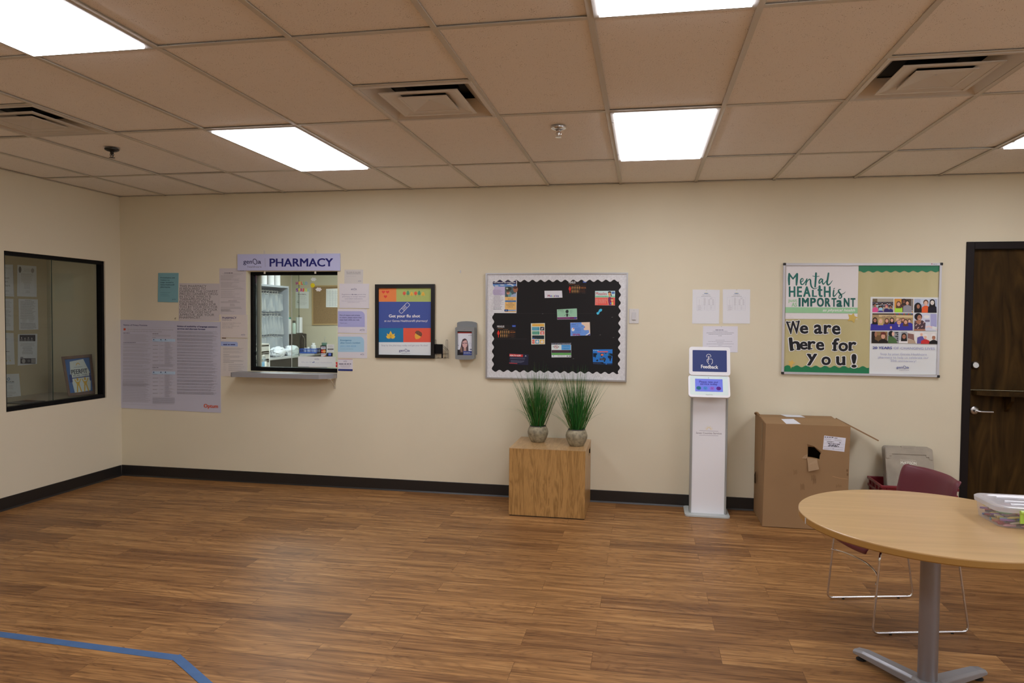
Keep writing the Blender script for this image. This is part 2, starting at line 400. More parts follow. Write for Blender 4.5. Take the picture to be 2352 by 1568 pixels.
def tile_mat():
    m = bpy.data.materials.new('fissured_ceiling_tile'); m.use_nodes = True; nt = m.node_tree; N = nt.nodes; L = nt.links
    b = N['Principled BSDF']; tc = N.new('ShaderNodeTexCoord')
    v = N.new('ShaderNodeTexVoronoi'); v.inputs['Scale'].default_value = 120; L.new(tc.outputs['Object'], v.inputs['Vector'])
    n = N.new('ShaderNodeTexNoise'); n.inputs['Scale'].default_value = 22; n.inputs['Detail'].default_value = 2; L.new(tc.outputs['Object'], n.inputs['Vector'])
    a = N.new('ShaderNodeMath'); a.operation = 'MULTIPLY_ADD'; a.inputs[1].default_value = .40; L.new(n.outputs['Fac'], a.inputs[0]); L.new(v.outputs['Distance'], a.inputs[2])
    r = N.new('ShaderNodeValToRGB'); e = r.color_ramp.elements; e[0].position = .30; e[0].color = (.34, .29, .235, 1); e[1].position = .37; e[1].color = (.90, .86, .80, 1)
    L.new(a.outputs[0], r.inputs['Fac']); L.new(r.outputs[0], b.inputs['Base Color']); b.inputs['Roughness'].default_value = .9; b.inputs['Specular IOR Level'].default_value = .1
    bp = N.new('ShaderNodeBump'); bp.inputs['Strength'].default_value = .3; bp.inputs['Distance'].default_value = .002; L.new(a.outputs[0], bp.inputs['Height']); L.new(bp.outputs[0], b.inputs['Normal'])
    return m
PAINT = mat('beige_wall_paint', (.80, .735, .56), .62, spec=.25, bump=(220, .12), var=(1.3, .025))
PAINT_L = mat('beige_wall_paint_left', (.80, .735, .575), .62, spec=.25, bump=(220, .12))
TILE = tile_mat(); GRID = mat('ceiling_grid_metal', (.60, .56, .47), .45)
BLACK = mat('black_window_metal', (.004, .004, .005), .5, spec=.15); BASEB = mat('black_vinyl_base', (.016, .014, .013), .42)
CHROME = mat('chrome', (.75, .75, .76), .14, 1.); STEEL = mat('brushed_nickel', (.55, .54, .53), .32, 1.)
GLASS = clear('window_glass', (.93, .97, .95), .05)
DKGLASS = clear('tinted_window_glass', (.89, .91, .89), .04)

XR, YF, YB = 5.2, -9.2, 0.
WT = .15                                  # thickness of the back wall
struct(MB().box((XL - .13, YF, -.1), (XR, .35, 0)).build('floor', wood_floor(), org=(0, 0, 0)))
OX0, OX1, OZ0, OZ1 = -3.431, -2.531, 1.045, 1.973      # pharmacy hatch
DX0, DX1, DZ1 = 2.69, 3.62, 2.135                       # doorway
b = MB()
for x0, x1, z0, z1 in ((-6.7, OX0, 0, H + .3), (OX0, OX1, 0, OZ0), (OX0, OX1, OZ1, H + .3), (OX1, DX0, 0, H + .3), (DX0, DX1, DZ1, H + .3), (DX1, XR + .13, 0, H + .3)):
    b.box((x0, 0, z0), (x1, WT, z1))
struct(b.build('wall_back', PAINT, org=(0, 0, 0)))
LY0, LY1, LZ0, LZ1 = -1.263, -.195, .778, 2.06          # window of the side office
b = MB()
for y0, y1, z0, z1 in ((YF, LY0, 0, H + .3), (LY1, 0, 0, H + .3), (LY0, LY1, 0, LZ0), (LY0, LY1, LZ1, H + .3)):
    b.box((XL - .12, y0, z0), (XL, y1, z1))
struct(b.build('wall_left', PAINT_L, org=(XL, 0, 0)))
WY0, WY1, WZ0, WZ1 = -8.8, -4.4, .75, 2.45            # window added in the unseen right wall, its daylight lifts the ceiling
b = MB()
for y0, y1, z0, z1 in ((YF, WY0, 0, H + .3), (WY1, 0, 0, H + .3), (WY0, WY1, 0, WZ0), (WY0, WY1, WZ1, H + .3)): b.box((XR, y0, z0), (XR + .12, y1, z1))
struct(b.build('wall_right', PAINT, org=(XR, 0, 0)))
w3 = thing('added_window', 'wide window added in the unseen right wall to brighten the ceiling', 'window', (XR, WY0, WZ0)); w3['kind'] = 'structure'
q = MB()
for y0, y1, z0, z1 in [(WY0, WY1, WZ0, WZ0 + .05), (WY0, WY1, WZ1 - .05, WZ1)] + [(WY0 + k * (WY1 - WY0 - .05) / 4, WY0 + k * (WY1 - WY0 - .05) / 4 + .05, WZ0 + .05, WZ1 - .05) for k in range(5)]: q.box((XR + .03, y0, z0), (XR + .09, y1, z1))
q.build('window_frame', BLACK, w3)
struct(MB().box((XL - .12, YF - .12, 0), (XR + .12, YF, H + .3)).build('wall_front', PAINT))
# vinyl base with a small cove toe
def baseboard(name, a, b_, nrm):
    a = Vector(a); b_ = Vector(b_); n = Vector(nrm)
    prof = [(0, 0), (.016, 0), (.013, .004), (.007, .012), (.006, .1), (.003, .103), (0, .103)]
    mb = MB(); P0 = [a + n * d + Vector((0, 0, z)) for d, z in prof]; mb.prism(P0, b_ - a); return struct(mb.build(name, BASEB))
baseboard('baseboard_back', (XL, 0, 0), (2.646, 0, 0), (0, -1, 0))
baseboard('baseboard_left', (XL, YF, 0), (XL, -.016, 0), (1, 0, 0))
baseboard('baseboard_right', (XR, YF, 0), (XR, 0, 0), (-1, 0, 0))

# ---- ceiling: lay-in tiles above an exposed grid
LIGHT_COLS = (-4, 0, 4); LIGHT_ROWS = (-1, -3, -5)       # rows count panels of 1.2192 m from Y0
lights = [(c, r) for c in LIGHT_COLS for r in LIGHT_ROWS]
vents = [(-6, -2), (-2, -2), (2, -2)]
b = MB(); g = MB(); R_ = random.Random(3)
rows = [(Y0, 0)] + [(Y0 - (k + 1) * 2 * T, Y0 - k * 2 * T) for k in range(7)]
for c in range(-9, 10):
    x0, x1 = c * T, (c + 1) * T
    if x1 < XL or x0 > XR: continue
    x0 = max(x0, XL); x1 = min(x1, XR)
    for ri, (ya, yb) in enumerate(rows):
        r = -ri
        if (c, r) in lights: continue
        if (c, r) in vents: ya, yb = ya, ya + T
        ya_ = max(ya, YF); dz = R_.uniform(.006, .011)
        b.box((x0 + .003, ya_ + .003, H + dz), (x1 - .003, yb - .003, H + dz + .016))
b.box((XL - .1, YF, H + .26), (XR, 0, H + .28), 1)
struct(b.build('ceiling', [TILE, mat('dark_plenum', (.03, .03, .03), .9)], org=(0, 0, H)))
for c in range(-7, 9): g.box((c * T - .012, YF, H), (c * T + .012, 0, H + .004)); g.box((c * T - .002, YF, H + .004), (c * T + .002, 0, H + .05))
xs_cuts = [c * T for c in range(-7, 9)]
for k in range(7):
    y = Y0 - k * 2 * T; g.box((XL, y - .012, H + .0006), (XR, y + .012, H + .0045))
for c, r in vents: y = Y0 + r * 2 * T + T; g.box((c * T, y - .012, H + .0006), ((c + 1) * T, y + .012, H + .0045))
for k in range(7):
    pass
struct(g.build('ceiling_grid', GRID, org=(0, 0, H)))
tr = MB(); tr.box((XL, -.022, H), (XR, 0, H + .003)); tr.box((XL, YF, H), (XL + .022, 0, H + .003)); struct(tr.build('trim_1', GRID))

# ---- ceiling lights
LAMP = emis('lit_diffuser', (.97, .975, 1.04), LAMP_POWER)
FRM = mat('white_light_frame', (.62, .60, .57), .4)
LL = {(-4, -1): 'long lit ceiling panel above the pharmacy hatch', (0, -1): 'long lit ceiling panel nearest above the black bulletin board',
      (4, -1): 'lit ceiling panel cut off at the right edge above the door', }
def light_label(c, r):
    a = {-4: 'left', 0: 'middle', 4: 'right'}[c]
    if (c, r) in LL: return LL[(c, r)]
    if r == -3: return {-4: 'big lit ceiling panel cut off at the top left corner', 0: 'lit ceiling panel cut off at the top edge right of centre', 4: 'lit ceiling panel over the round table, out of view'}[c]
    return f'lit ceiling panel at the rear of the room, {a} row, out of view'
proto = None
for c, r in lights:
    ya = Y0 + r * 2 * T; yb = ya + 2 * T; x0 = c * T; x1 = x0 + T; loc = (x0 + T / 2, (ya + yb) / 2, H)
    if proto is None:
        proto = thing('ceiling_light', light_label(c, r), 'ceiling light', loc, 'fluorescent troffers in the ceiling')
        f = MB(); i = .013; o = .034
        for (a0, b0, a1, b1) in ((x0 + i, ya + i, x1 - i, ya + o), (x0 + i, yb - o, x1 - i, yb - i), (x0 + i, ya + o, x0 + o, yb - o), (x1 - o, ya + o, x1 - i, yb - o)):
            f.box((a0, b0, H - .004), (a1, b1, H + .03))
        f.box((x0 + .03, ya + .03, H + .10), (x1 - .03, yb - .03, H + .105))
        for xx in (x0 + .028, x1 - .03): f.box((xx, ya + .03, H + .03), (xx + .002, yb - .03, H + .10))
        for yy in (ya + .028, yb - .03): f.box((x0 + .03, yy, H + .03), (x1 - .03, yy + .002, H + .10))
        f.build('frame', FRM, proto)
        MB().box((x0 + .0345, ya + .0345, H - .012), (x1 - .0345, yb - .0345, H + .004)).build('diffuser', LAMP, proto)
        for yy in (ya + .2, yb - .2): MB().box((x0 + .016, yy - .012, H - .007), (x0 + .024, yy + .012, H - .004)).build('latch', STEEL, proto)
    else: dup(proto, loc, light_label(c, r))

# ---- supply vents: square cones stepping down
VW = mat('white_vent_metal', (.66, .61, .53), .38); VD = mat('dark_duct', (.02, .02, .02), .8)
vl = {-6: 'square ceiling vent cut off at the left edge', -2: 'square stepped ceiling vent right of the pharmacy light', 2: 'square stepped ceiling vent at the upper right'}
proto = None
def cone(mb, cx, cy, r0, z0, r1, z1, th=.0):
    a = [(cx - r0, cy - r0, z0), (cx + r0, cy - r0, z0), (cx + r0, cy + r0, z0), (cx - r0, cy + r0, z0)]
    q = [(cx - r1, cy - r1, z1), (cx + r1, cy - r1, z1), (cx + r1, cy + r1, z1), (cx - r1, cy + r1, z1)]
    mb.add(a + q, [(k, (k + 1) % 4, 4 + (k + 1) % 4, 4 + k) for k in range(4)])
def lip(mb, cx, cy, ro, ri, z):
    for x0, y0, x1, y1 in ((-ro, -ro, ro, -ri), (-ro, ri, ro, ro), (-ro, -ri, -ri, ri), (ri, -ri, ro, ri)): mb.box((cx + x0, cy + y0, z), (cx + x1, cy + y1, z + .004))
for c, r in vents:
    cx = (c + .5) * T; cy = Y0 + r * 2 * T + 1.5 * T; loc = (cx, cy, H)
    if proto is None:
        proto = thing('ceiling_vent', vl[c], 'ceiling vent', loc, 'square supply vents in the ceiling')
        q = MB(); lip(q, cx, cy, .299, .281, H - .004); cone(q, cx, cy, .283, H - .002, .20, H + .075); q.build('outer_frame', VW, proto, solid=.002)
        q = MB(); lip(q, cx, cy, .205, .188, H - .006); cone(q, cx, cy, .19, H - .004, .120, H + .010); q.build('middle_cone', VW, proto, solid=.002)
        q = MB(); lip(q, cx, cy, .128, .117, H - .008); cone(q, cx, cy, .118, H - .006, .001, H + .016); q.build('centre_plate', VW, proto, solid=.002)
        q = MB(); q.box((cx - .24, cy - .24, H + .080), (cx - .13, cy + .24, H + .116)); q.box((cx + .13, cy - .24, H + .112), (cx + .24, cy + .24, H + .116)); q.box((cx - .13, cy - .24, H + .112), (cx + .13, cy - .13, H + .116)); q.box((cx - .13, cy + .13, H + .112), (cx + .13, cy + .24, H + .116)); q.lathe([(.15, .112), (.15, .22), (0, .22)], (cx, cy, H), 24, cap=False); q.box((cx - .2, cy - .2, H + .22), (cx + .2, cy + .2, H + .23)); q.build('duct_collar', VD, proto)
        MB().lathe([(.007, -.006), (.005, -.009), (0, -.0095)], (cx, cy, H + .022), 10).build('screw', STEEL, proto)
    else: dup(proto, loc, vl[c])
# ---- sprinklers
DKM = mat('dark_bronze', (.05, .045, .04), .35, .9)
for u, v, mm, lab in ((1283, 292, CHROME, 'chrome fire sprinkler head beside the lit panel in the middle'), (257, 342, DKM, 'dark fire sprinkler head on the left part of the ceiling')):
    p = px(u, v, 2, H); t = thing('sprinkler_head', lab, 'sprinkler', p, 'sprinklers in the ceiling')
    MB().lathe([(.046, .0), (.045, -.008), (.03, -.016), (.016, -.018), (.014, 0)], p, 24).build('escutcheon', mm, t, smooth=True)
    q = MB(); q.lathe([(.011, -.016), (.011, -.03), (.006, -.034), (.005, -.045)], p, 12)
    for sx in (-1, 1): q.tube([p + Vector((sx * .01, 0, -.026)), p + Vector((sx * .014, 0, -.04)), p + Vector((sx * .004, 0, -.056))], .0025, 6)
    q.build('body', mm, t, smooth=True)
    MB().lathe([(.004, -.056), (.019, -.058), (.019, -.060), (0, -.061)], p, 16).build('deflector', mm, t)

# ---- the door with a counter shelf (split door)
DOORW = wood('dark_stained_door', (.014, .0075, .002), (.075, .040, .010), .6, 'z', 1.4, 2.4, 6, coat=0, rings=False); DOORW.node_tree.nodes['Principled BSDF'].inputs['Specular IOR Level'].default_value = .12
FRAMEB = mat('dark_brown_door_frame', (.0125, .0085, .0085), .5, spec=.2)
dr = thing('door_1', 'dark stained split door in a dark brown frame', 'door', (DX0, 0, 0)); dr['kind'] = 'structure'
q = MB()
q.box((DX0 - .044, -.012, 0), (DX0 + .012, WT, DZ1 + .045)); q.box((DX1 - .012, -.012, 0), (DX1 + .044, WT, DZ1 + .045)); q.box((DX0 + .012, -.012, DZ1 - .012), (DX1 - .012, WT, DZ1 + .045))
q.box((DX0 + .012, .075, 0), (DX0 + .025, WT, DZ1 - .012)); q.box((DX1 - .025, .075, 0), (DX1 - .012, WT, DZ1 - .012))
q.build('door_frame', FRAMEB, dr, bevel=.003)
SZ = 1.032
up = MB().box((DX0 + .014, .03, SZ + .004), (DX1 - .014, .072, DZ1 - .014)).build('upper_leaf', DOORW, dr, bevel=.002)
lo = MB().box((DX0 + .014, .03, .008), (DX1 - .014, .072, SZ)).build('lower_leaf', DOORW, dr, bevel=.002)
shelfp = [(DX0 + .035, .03), (DX0 + .055, -.02), (DX0 + .12, -.075), (DX0 + .22, -.10), (DX1 - .22, -.10), (DX1 - .12, -.075), (DX1 - .055, -.02), (DX1 - .035, .03)]
MB().prism([(x, y, SZ - .032) for x, y in shelfp], (0, 0, .032)).build('counter_shelf', DOORW, lo, bevel=.003)
for x in (DX0 + .27, DX1 - .29): MB().prism([(x, .03, SZ - .032), (x, -.07, SZ - .032), (x, -.065, SZ - .07), (x, .0, SZ - .14), (x, .03, SZ - .16)], (.024, 0, 0)).build('bracket', DOORW, lo)
p = px(2239, 838, 1, .03)
q = MB(); R90 = Matrix.Rotation(math.pi / 2, 3, 'X')
def lathe_y(prof, cen, n=20):      # turned about the y axis, sticking out to -y
    m = MB(); m.lathe(prof, (0, 0, 0), n); m.v = [tuple(R90 @ Vector(v) + Vector(cen)) for v in m.v]; return m
lathe_y([(.031, 0), (.031, .012), (.024, .022), (.021, .024), (.020, .021), (0, .021)], p).build('deadbolt', STEEL, up, smooth=True)
p = px(2237, 942, 1, .03)
lathe_y([(.033, 0), (.033, .006), (.028, .012), (.013, .014), (.012, .045), (0, .046)], p).build('lever_rose', STEEL, lo, smooth=True)
MB().tube(fillet([p + Vector((0, -.04, 0)), p + Vector((.02, -.05, -.004)), p + Vector((.115, -.05, -.004))], .012), .0085, 10).build('lever_handle', STEEL, lo, smooth=True)
struct(MB().box((DX0 - .3, 1.0, 0), (DX1 + .3, 1.05, 2.6)).build('wall_beyond_door', PAINT))

# ---- window to the side office, with sliding glass
w1 = thing('window_1', 'black framed sliding glass window in the left wall', 'window', (XL, LY0, LZ0)); w1['kind'] = 'structure'
q = MB(); XF = XL - .012; XB = XL - .07; t_ = .03
q.box((XB, LY0 + .001, LZ0 + .001), (XF, LY1 - .001, LZ0 + .036)); q.box((XB, LY0 + .001, LZ1 - .032), (XF, LY1 - .001, LZ1 - .001))
q.box((XB, LY0 + .001, LZ0 + .036), (XF, LY0 + .02, LZ1 - .032)); q.box((XB, LY1 - .03, LZ0 + .036), (XF, LY1 - .001, LZ1 - .032))
q.build('window_frame', BLACK, w1, bevel=.002)
MB().box((XL - .038, LY0 + .02, LZ0 + .03), (XL - .034, -.77, LZ1 - .03)).build('pane', DKGLASS, w1)
MB().box((XL - .056, -.80, LZ0 + .03), (XL - .052, LY1 - .03, LZ1 - .03)).build('pane', DKGLASS, w1)
MB().box((XL - .0385, -.772, LZ0 + .036), (XL - .0335, -.768, LZ1 - .032)).build('pane_edge', mat('polished_glass_edge', (.03, .06, .05), .2), w1)
# office behind
OFX = -5.55
OFF = mat('office_wall_paint', (.58, .50, .35), .7, spec=.2)
struct(MB().box((OFX - .1, -3., 0), (OFX, -.001, H)).build('wall_office', OFF))
struct(MB().box((OFX, -3.1, 0), (XL - .12, -3., H)).build('wall_office_end', OFF))
struct(MB().box((OFX, -3., H), (XL - .12, 0, H + .05)).build('ceiling_office', mat('office_ceiling', (.5, .46, .4), .9)))
struct(MB().box((OFX, -3., -.05), (XL - .12, 0, 0)).build('floor_office', mat('office_floor', (.12, .06, .03), .6)))
t = thing('ceiling_light', 'dim unseen light panel added to brighten the side office', 'ceiling light', (-5.2, -1.6, H), 'added office light')  # unseen glowing panel, added because the office came out too dark
MB().box((-5.45, -2.2, H - .012), (-4.95, -1.0, H - .001)).build('frame', FRM, t)
MB().box((-5.42, -2.17, H - .016), (-4.98, -1.03, H - .012)).build('diffuser', emis('added_office_glow', (1, .97, .92), 1.1), t)
LEDGE = mat('office_ledge_laminate', (.42, .37, .28), .45)
tag(MB().box((OFX + .002, -2.6, LZ0 - .02), (XL - .122, -.002, LZ0 + .012)).build('office_counter', LEDGE, bevel=.003), 'beige counter behind the glass of the left wall window', 'counter')

# ---- pharmacy hatch window
w2 = thing('window_2', 'black framed glass hatch of the pharmacy', 'window', (OX0, .06, OZ0)); w2['kind'] = 'structure'
q = MB(); ya, yb = .061, .112
q.box((OX0 + .001, ya, OZ0 + .002), (OX1 - .001, yb, OZ0 + .038)); q.box((OX0 + .001, ya, OZ1 - .030), (OX1 - .001, yb, OZ1 - .001))
q.box((OX0 + .001, ya, OZ0 + .038), (OX0 + .028, yb, OZ1 - .030)); q.box((OX1 - .028, ya, OZ0 + .038), (OX1 - .001, yb, OZ1 - .030))
q.build('window_frame', BLACK, w2, bevel=.002)
pal = MB(); pal.box((OX0 + .028, .112, OZ0 + .03), (OX0 + .075, .13, OZ1 - .02)); pal.build('sash_channel', mat('aluminium', (.62, .62, .62), .35, .8), w2, bevel=.002)
xg = px(686, 700, 1, .09)[0]; xg2 = px(671, 700, 1, .1)[0]
MB().box((xg2, .086, OZ0 + .036), (OX1 - .027, .090, OZ1 - .028)).build('pane', GLASS, w2)
MB().box((OX0 + .027, .098, OZ0 + .036), (xg, .102, OZ1 - .028)).build('pane', GLASS, w2)
MB().box((xg - .003, .0975, OZ0 + .036), (xg, .1025, OZ1 - .028)).build('pane_edge', MATS['polished_glass_edge'], w2)
MB().box((xg2, .0855, OZ0 + .036), (xg2 + .004, .0905, OZ1 - .028)).build('pane_edge', mat('painted_edge_reflection', (.62, .66, .64), .2), w2)  # pale colour paints in the reflection strip along this pane edge

# ---- pharmacy room behind
PX0, PX1, PYB = -6.3, -1.6, 6.2
PH = mat('pharmacy_wall_paint', (.62, .575, .44), .7, spec=.2)
struct(MB().box((PX0 - .1, WT, 0), (PX0, PYB, H)).build('wall_pharmacy_left', PH))
struct(MB().box((PX1, WT, 0), (PX1 + .1, PYB, H)).build('wall_pharmacy_right', PH))
struct(MB().box((PX0 - .1, PYB, 0), (PX1 + .1, PYB + .1, H)).build('wall_pharmacy_back', PH))
struct(MB().box((PX0 - .1, WT, H), (PX1 + .1, PYB + .1, H + .05)).build('ceiling_pharmacy', mat('pharmacy_ceiling', (.7, .67, .6), .9)))
struct(MB().box((PX0 - .1, .36, -.1), (PX1 + .1, PYB + .1, 0)).build('floor_pharmacy', mat('pharmacy_floor', (.25, .22, .18), .6)))
PL = emis('pharmacy_diffuser', (.93, .98, 1.), PHARM_POWER)
for y in (1.6, 4.3):
    t = thing('ceiling_light', 'lit ceiling panel inside the pharmacy, out of view', 'ceiling light', (-4.3, y, H), 'pharmacy ceiling lights')
    MB().box((-4.62, y - .62, H - .012), (-3.98, y + .62, H - .001)).build('frame', FRM, t)
    MB().box((-4.58, y - .58, H - .016), (-4.02, y + .58, H - .012)).build('diffuser', PL, t)

# ================================================================== NOTICES LEFT OF THE HATCH
def paper(zoom, q, c, name, label, cat, group, fn=None, val=-.003, m=None, **kw):
    s = Sheet(zoom, 1, val); s.base(q, c, back=0)
    if fn: fn(s)
    return s.done(name, label, cat, group, m=m)
GN = 'notices taped around the pharmacy hatch'
def f_teal(s):
    c = pc(30, 50, 66)
    for i, t in enumerate(('Promethazine with', 'Codeine is no', 'longer stocked at', 'Genoa Healthcare®', 'pharmacies.')):
        s.text(t, 112, 112 + (130, 82, 118, 125, 90)[i], 309 + i * 21, 11, c, .02, 1)
    s.words(112, 436, 200, 466, 3, 4, pc(70, 100, 115), 1); s.genoa(217, 250, 502, 9, pc(50, 80, 105))
paper(R2, [(92, 261), (272, 261), (268, 526), (88, 522)], pc(108, 150, 160), 'notice', 'small teal notice about a cough medicine on the back wall', 'notice', GN, f_teal, -.006)
def f_this(s):
    L_ = ['THIS PHARMACY', 'IS REQUIRED TO', 'DISPENSE THE LOWEST', 'PRICED GENERIC DRUG', 'IN STOCK WHICH IS', 'THERAPEUTICALLY', 'EQUIVALENT TO THE', 'ONE PRESCRIBED FOR', 'YOU BY YOUR DOCTOR', 'UNLESS, YOU OR YOUR', 'DOCTOR DOES NOT', 'APPROVE, ASK YOUR', 'PHARMACIST.']
    W_ = [238, 233, 340, 340, 280, 275, 298, 325, 338, 336, 284, 308, 190]
    for i, t in enumerate(L_): s.text(t, 287 - i * .3, 287 + W_[i], 390 + i * 23.5, 20, pc(52, 50, 58), -.004)
paper(R2, [(281, 353), (641, 357), (640, 694), (276, 689)], pc(166, 158, 158), 'notice', 'square white notice in large crowded capitals', 'notice', GN, f_this)
def f_long(s):
    s.words(105, 125, 250, 125, 1, 8, INK, rag=.3, center=True); s.words(75, 138, 385, 150, 2, 4, GREY, center=True)
    s.words(72, 160, 340, 210, 6, 4, GREY, rag=.5); s.words(250, 236, 398, 240, 1, 4, GREY, rag=0); s.words(72, 220, 320, 223, 1, 5, INK, rag=0)
    s.words(72, 250, 350, 322, 8, 4, GREY, rag=.5); s.words(255, 338, 396, 344, 2, 4, GREY); s.words(72, 350, 275, 350, 1, 4, INK)
    s.words(72, 372, 270, 386, 2, 4, GREY); s.words(72, 400, 370, 464, 6, 4, GREY, rag=.5); s.words(240, 483, 396, 483, 1, 4, GREY)
    s.words(150, 503, 315, 503, 1, 6, INK, center=True, rag=.4); s.words(72, 517, 362, 531, 3, 4, GREY); s.words(196, 545, 270, 577, 6, 3, GREY)
    s.words(72, 590, 386, 612, 4, 4, GREY); s.words(72, 622, 260, 650, 5, 4, INK, rag=.4); s.words(72, 668, 92, 668, 1, 4, GREY)
    s.words(335, 98, 396, 100, 1, 6, INK)
paper(C2, [(52, 66), (413, 64), (413, 698), (52, 694)], pc(168, 160, 160), 'notice', 'tall white notice of fine print half under the pharmacy sign', 'notice', GN, f_long)
def f_hours(s):
    s.text('PHARMACY', 92, 285, 752, 27, NAVY, .025); s.text('FARMACIA', 92, 220, 777, 20, pc(90, 86, 105), -.008)
    c = pc(112, 108, 116)
    for i, (t, e) in enumerate((('Monday thru Thursday, 8:30 a.m. to 5 p.m.', 348), ('Friday 8 a.m. to 4:30 p.m.', 252), ('Closed for Lunch: 12:30 p.m. to 1 p.m.', 322), ('Phone: 502-589-5623', 232))): s.text(t, 92, e, 814 + i * 21.5, 11, c)
    s.genoa(350, 402, 972, 13); s.words(92, 972, 105, 972, 1, 4, GREY)
paper(C2, [(68, 692), (432, 698), (432, 1012), (68, 1005)], pc(176, 166, 160), 'notice', 'white opening hours card beside the hatch headed PHARMACY FARMACIA', 'notice', GN, f_hours, -.006)
def f_masks(s):
    s.poly([(72, 1059), (285, 1065), (302, 1078), (302, 1128), (72, 1122)], pc(140, 154, 190)); s.words(105, 1080, 190, 1083, 1, 5, pc(90, 100, 140)); s.words(105, 1097, 272, 1102, 1, 11, NAVY, rag=0)
    s.words(106, 1146, 398, 1168, 4, 4, GREY); s.words(106, 1186, 392, 1215, 4, 4, GREY); s.words(106, 1237, 186, 1237, 1, 6, INK, rag=0); s.words(106, 1253, 385, 1276, 4, 4, GREY)
    s.words(106, 1296, 202, 1298, 1, 6, INK, rag=0); s.words(106, 1315, 388, 1328, 3, 4, GREY); s.words(106, 1342, 248, 1346, 1, 6, INK, rag=0)
    for y in (1367, 1393, 1419, 1444): s.words(106, y, 145, y, 1, 4, GREY); s.words(176, y, 398, y + 8, 2, 4, GREY)
paper(C2, [(70, 1018), (437, 1020), (430, 1540), (70, 1532)], pc(174, 166, 160), 'notice', 'white notice with a blue heading tab left of the grey shelf', 'notice', GN, f_masks)
s = Sheet(C2, 1, -.004); s.base([(88, 1008), (140, 1010), (140, 1020), (88, 1018)], pc(90, 60, 45)); s.done('tape_tab', 'brown tape tab between two notices left of the hatch', 'tape')

# the wide legal poster
def f_opt(s):
    s.text('Notice of Privacy Practices', 98, 486, 126, 25, NAVY, .018, 6); s.words(98, 148, 945, 148, 1, 2, LGREY, 12, 0, solid=True)
    s.rr(98, 168, 134, 200, 6, pc(172, 70, 45)); s.stroke([(100, 172), (116, 184), (132, 172)], 3, pc(120, 40, 30)); s.words(98, 202, 134, 206, 1, 5, pc(172, 70, 45))
    s.text('This notice describes how medical information about you may be used and disclosed and', 156, 912, 190, 15, GREY, 0, 12); s.text('how you can get access to this information. Please review it carefully.', 156, 728, 221, 15, GREY, 0, 11)
    s.words(95, 242, 215, 243, 1, 7, INK); c = pc(128, 126, 134)
    s.words(95, 262, 548, 383, 13, 4, c, 6); s.words(95, 398, 300, 400, 1, 7, INK, rag=0)
    y = 415
    for n in (4, 4, 5, 7, 5, 6, 5, 4, 6, 5, 7, 6): s.words(93 - (y - 400) * .012, y, 548, y + n * 7.6, n + 1, 4, c, 6, .3); y += n * 7.6 + 19
    s.words(78, 1040, 548, 1372, 40, 4, c, 6, .2); s.words(80, 1408, 630, 1412, 1, 3, c, 20, 0)
    for Y in (255, 808):
        s.words(572, Y, 670, Y, 1, 7, INK); s.words(572, Y + 24, 938, Y + 42, 3, 4, c, 3); s.words(572, Y + 67, 622, Y + 67, 1, 6, INK)
    for Y in (340, 873):
        s.rect(572, Y, 945, Y + 45, pc(152, 170, 190), 5)
        for xx in (586, 702, 778): s.ell(xx + 7, Y + 14, 9, 8, pc(40, 44, 90)); s.words(xx - 8, Y + 28, xx + 40, Y + 28, 1, 5, pc(70, 80, 120), rag=.3)
        for k in range(6):
            y = Y + 48 + k * 62; s.words(576, y, 668, y, 1, 6, pc(90, 86, 96)); s.words(704, y, 752, y, 1, 5, c); s.words(776, y + 4, 915, y + 54, 7, 4, c, 2, .6); s.words(572, y + 57, 945, y + 57, 1, 1.5, LGREY, 3, 0, solid=True)
    for xx in (692, 768): s.stroke([(xx, 386), (xx, 760)], 1.5, LGREY); s.stroke([(xx, 920), (xx, 1290)], 1.5, LGREY)
    s.words(572, 760, 940, 795, 5, 4, c, 4); s.words(574, 1302, 940, 1390, 11, 4, pc(110, 108, 116), 6, .02); s.words(574, 1388, 940, 1402, 2, 4, c, 8)
    s.text('Notice of availability of language assistance', 977, 1632, 146, 25, NAVY, .018, 12); s.text('services and alternate formats', 977, 1436, 188, 25, NAVY, .018, 8)
    R = random.Random(5); y = 214
    while y < 1260:
        n = 2 if R.random() < .55 else 3; hh = 5 if R.random() < .8 else 6
        s.words(975, y, 1648, y + n * 11, n + 1, hh, pc(108, 106, 116), 14, .18); y += n * 11 + 25
    s.text('Optum', 1410, 1645, 1465, 58, pc(176, 74, 48), .03, 8)
paper(C1, [(42, 28), (1682, 64), (1690, 1553), (38, 1472)], pc(160, 157, 168), 'poster', 'wide white legal poster in the corner with an orange word at lower right', 'poster', None, f_opt, -.004)

# ================================================================== PHARMACY SIGN, SHELF, NOTICES RIGHT OF THE HATCH
sg = thing('pharmacy_sign', 'long pale lilac sign board reading PHARMACY above the hatch', 'sign', px(662, 620, 1, -.02))
s = Sheet(R2, 1, -.018); s.base([(804, 93), (1726, 86), (1728, 241), (805, 239)], pc(160, 160, 192), .014)
s.genoa(858, 1018, 178, 38, pc(34, 34, 80), c2=pc(100, 98, 130)); s.stroke([(1054, 128), (1055, 208)], 2, pc(120, 118, 150), False)
s.text('PHARMACY', 1094, 1666, 203, 70, pc(28, 30, 98), .028, -2); s.done('sign_board', None, None, parent=sg)
tp = mat('clear_tape', (.72, .66, .55), .3)
for x, y in ((1047, 82), (1508, 75), (1050, 248), (1506, 246)):
    a = px(340 + x / 3.92, 560 + y / 3.92, 1, -.004); MB().box((a.x - .009, -.0045, a.z - .022), (a.x + .009, -.0035, a.z + .022)).build('adhesive_strip', tp, sg)
GR = mat('grey_laminate', (.30, .30, .315), .4, bump=(90, .05))
sh = thing('pass_through_shelf', 'grey shelf with clipped corners under the pharmacy hatch', 'shelf', (-3.02, 0, 1.0))
zt = OZ0 - .001; x0, x1 = -3.50, -2.535
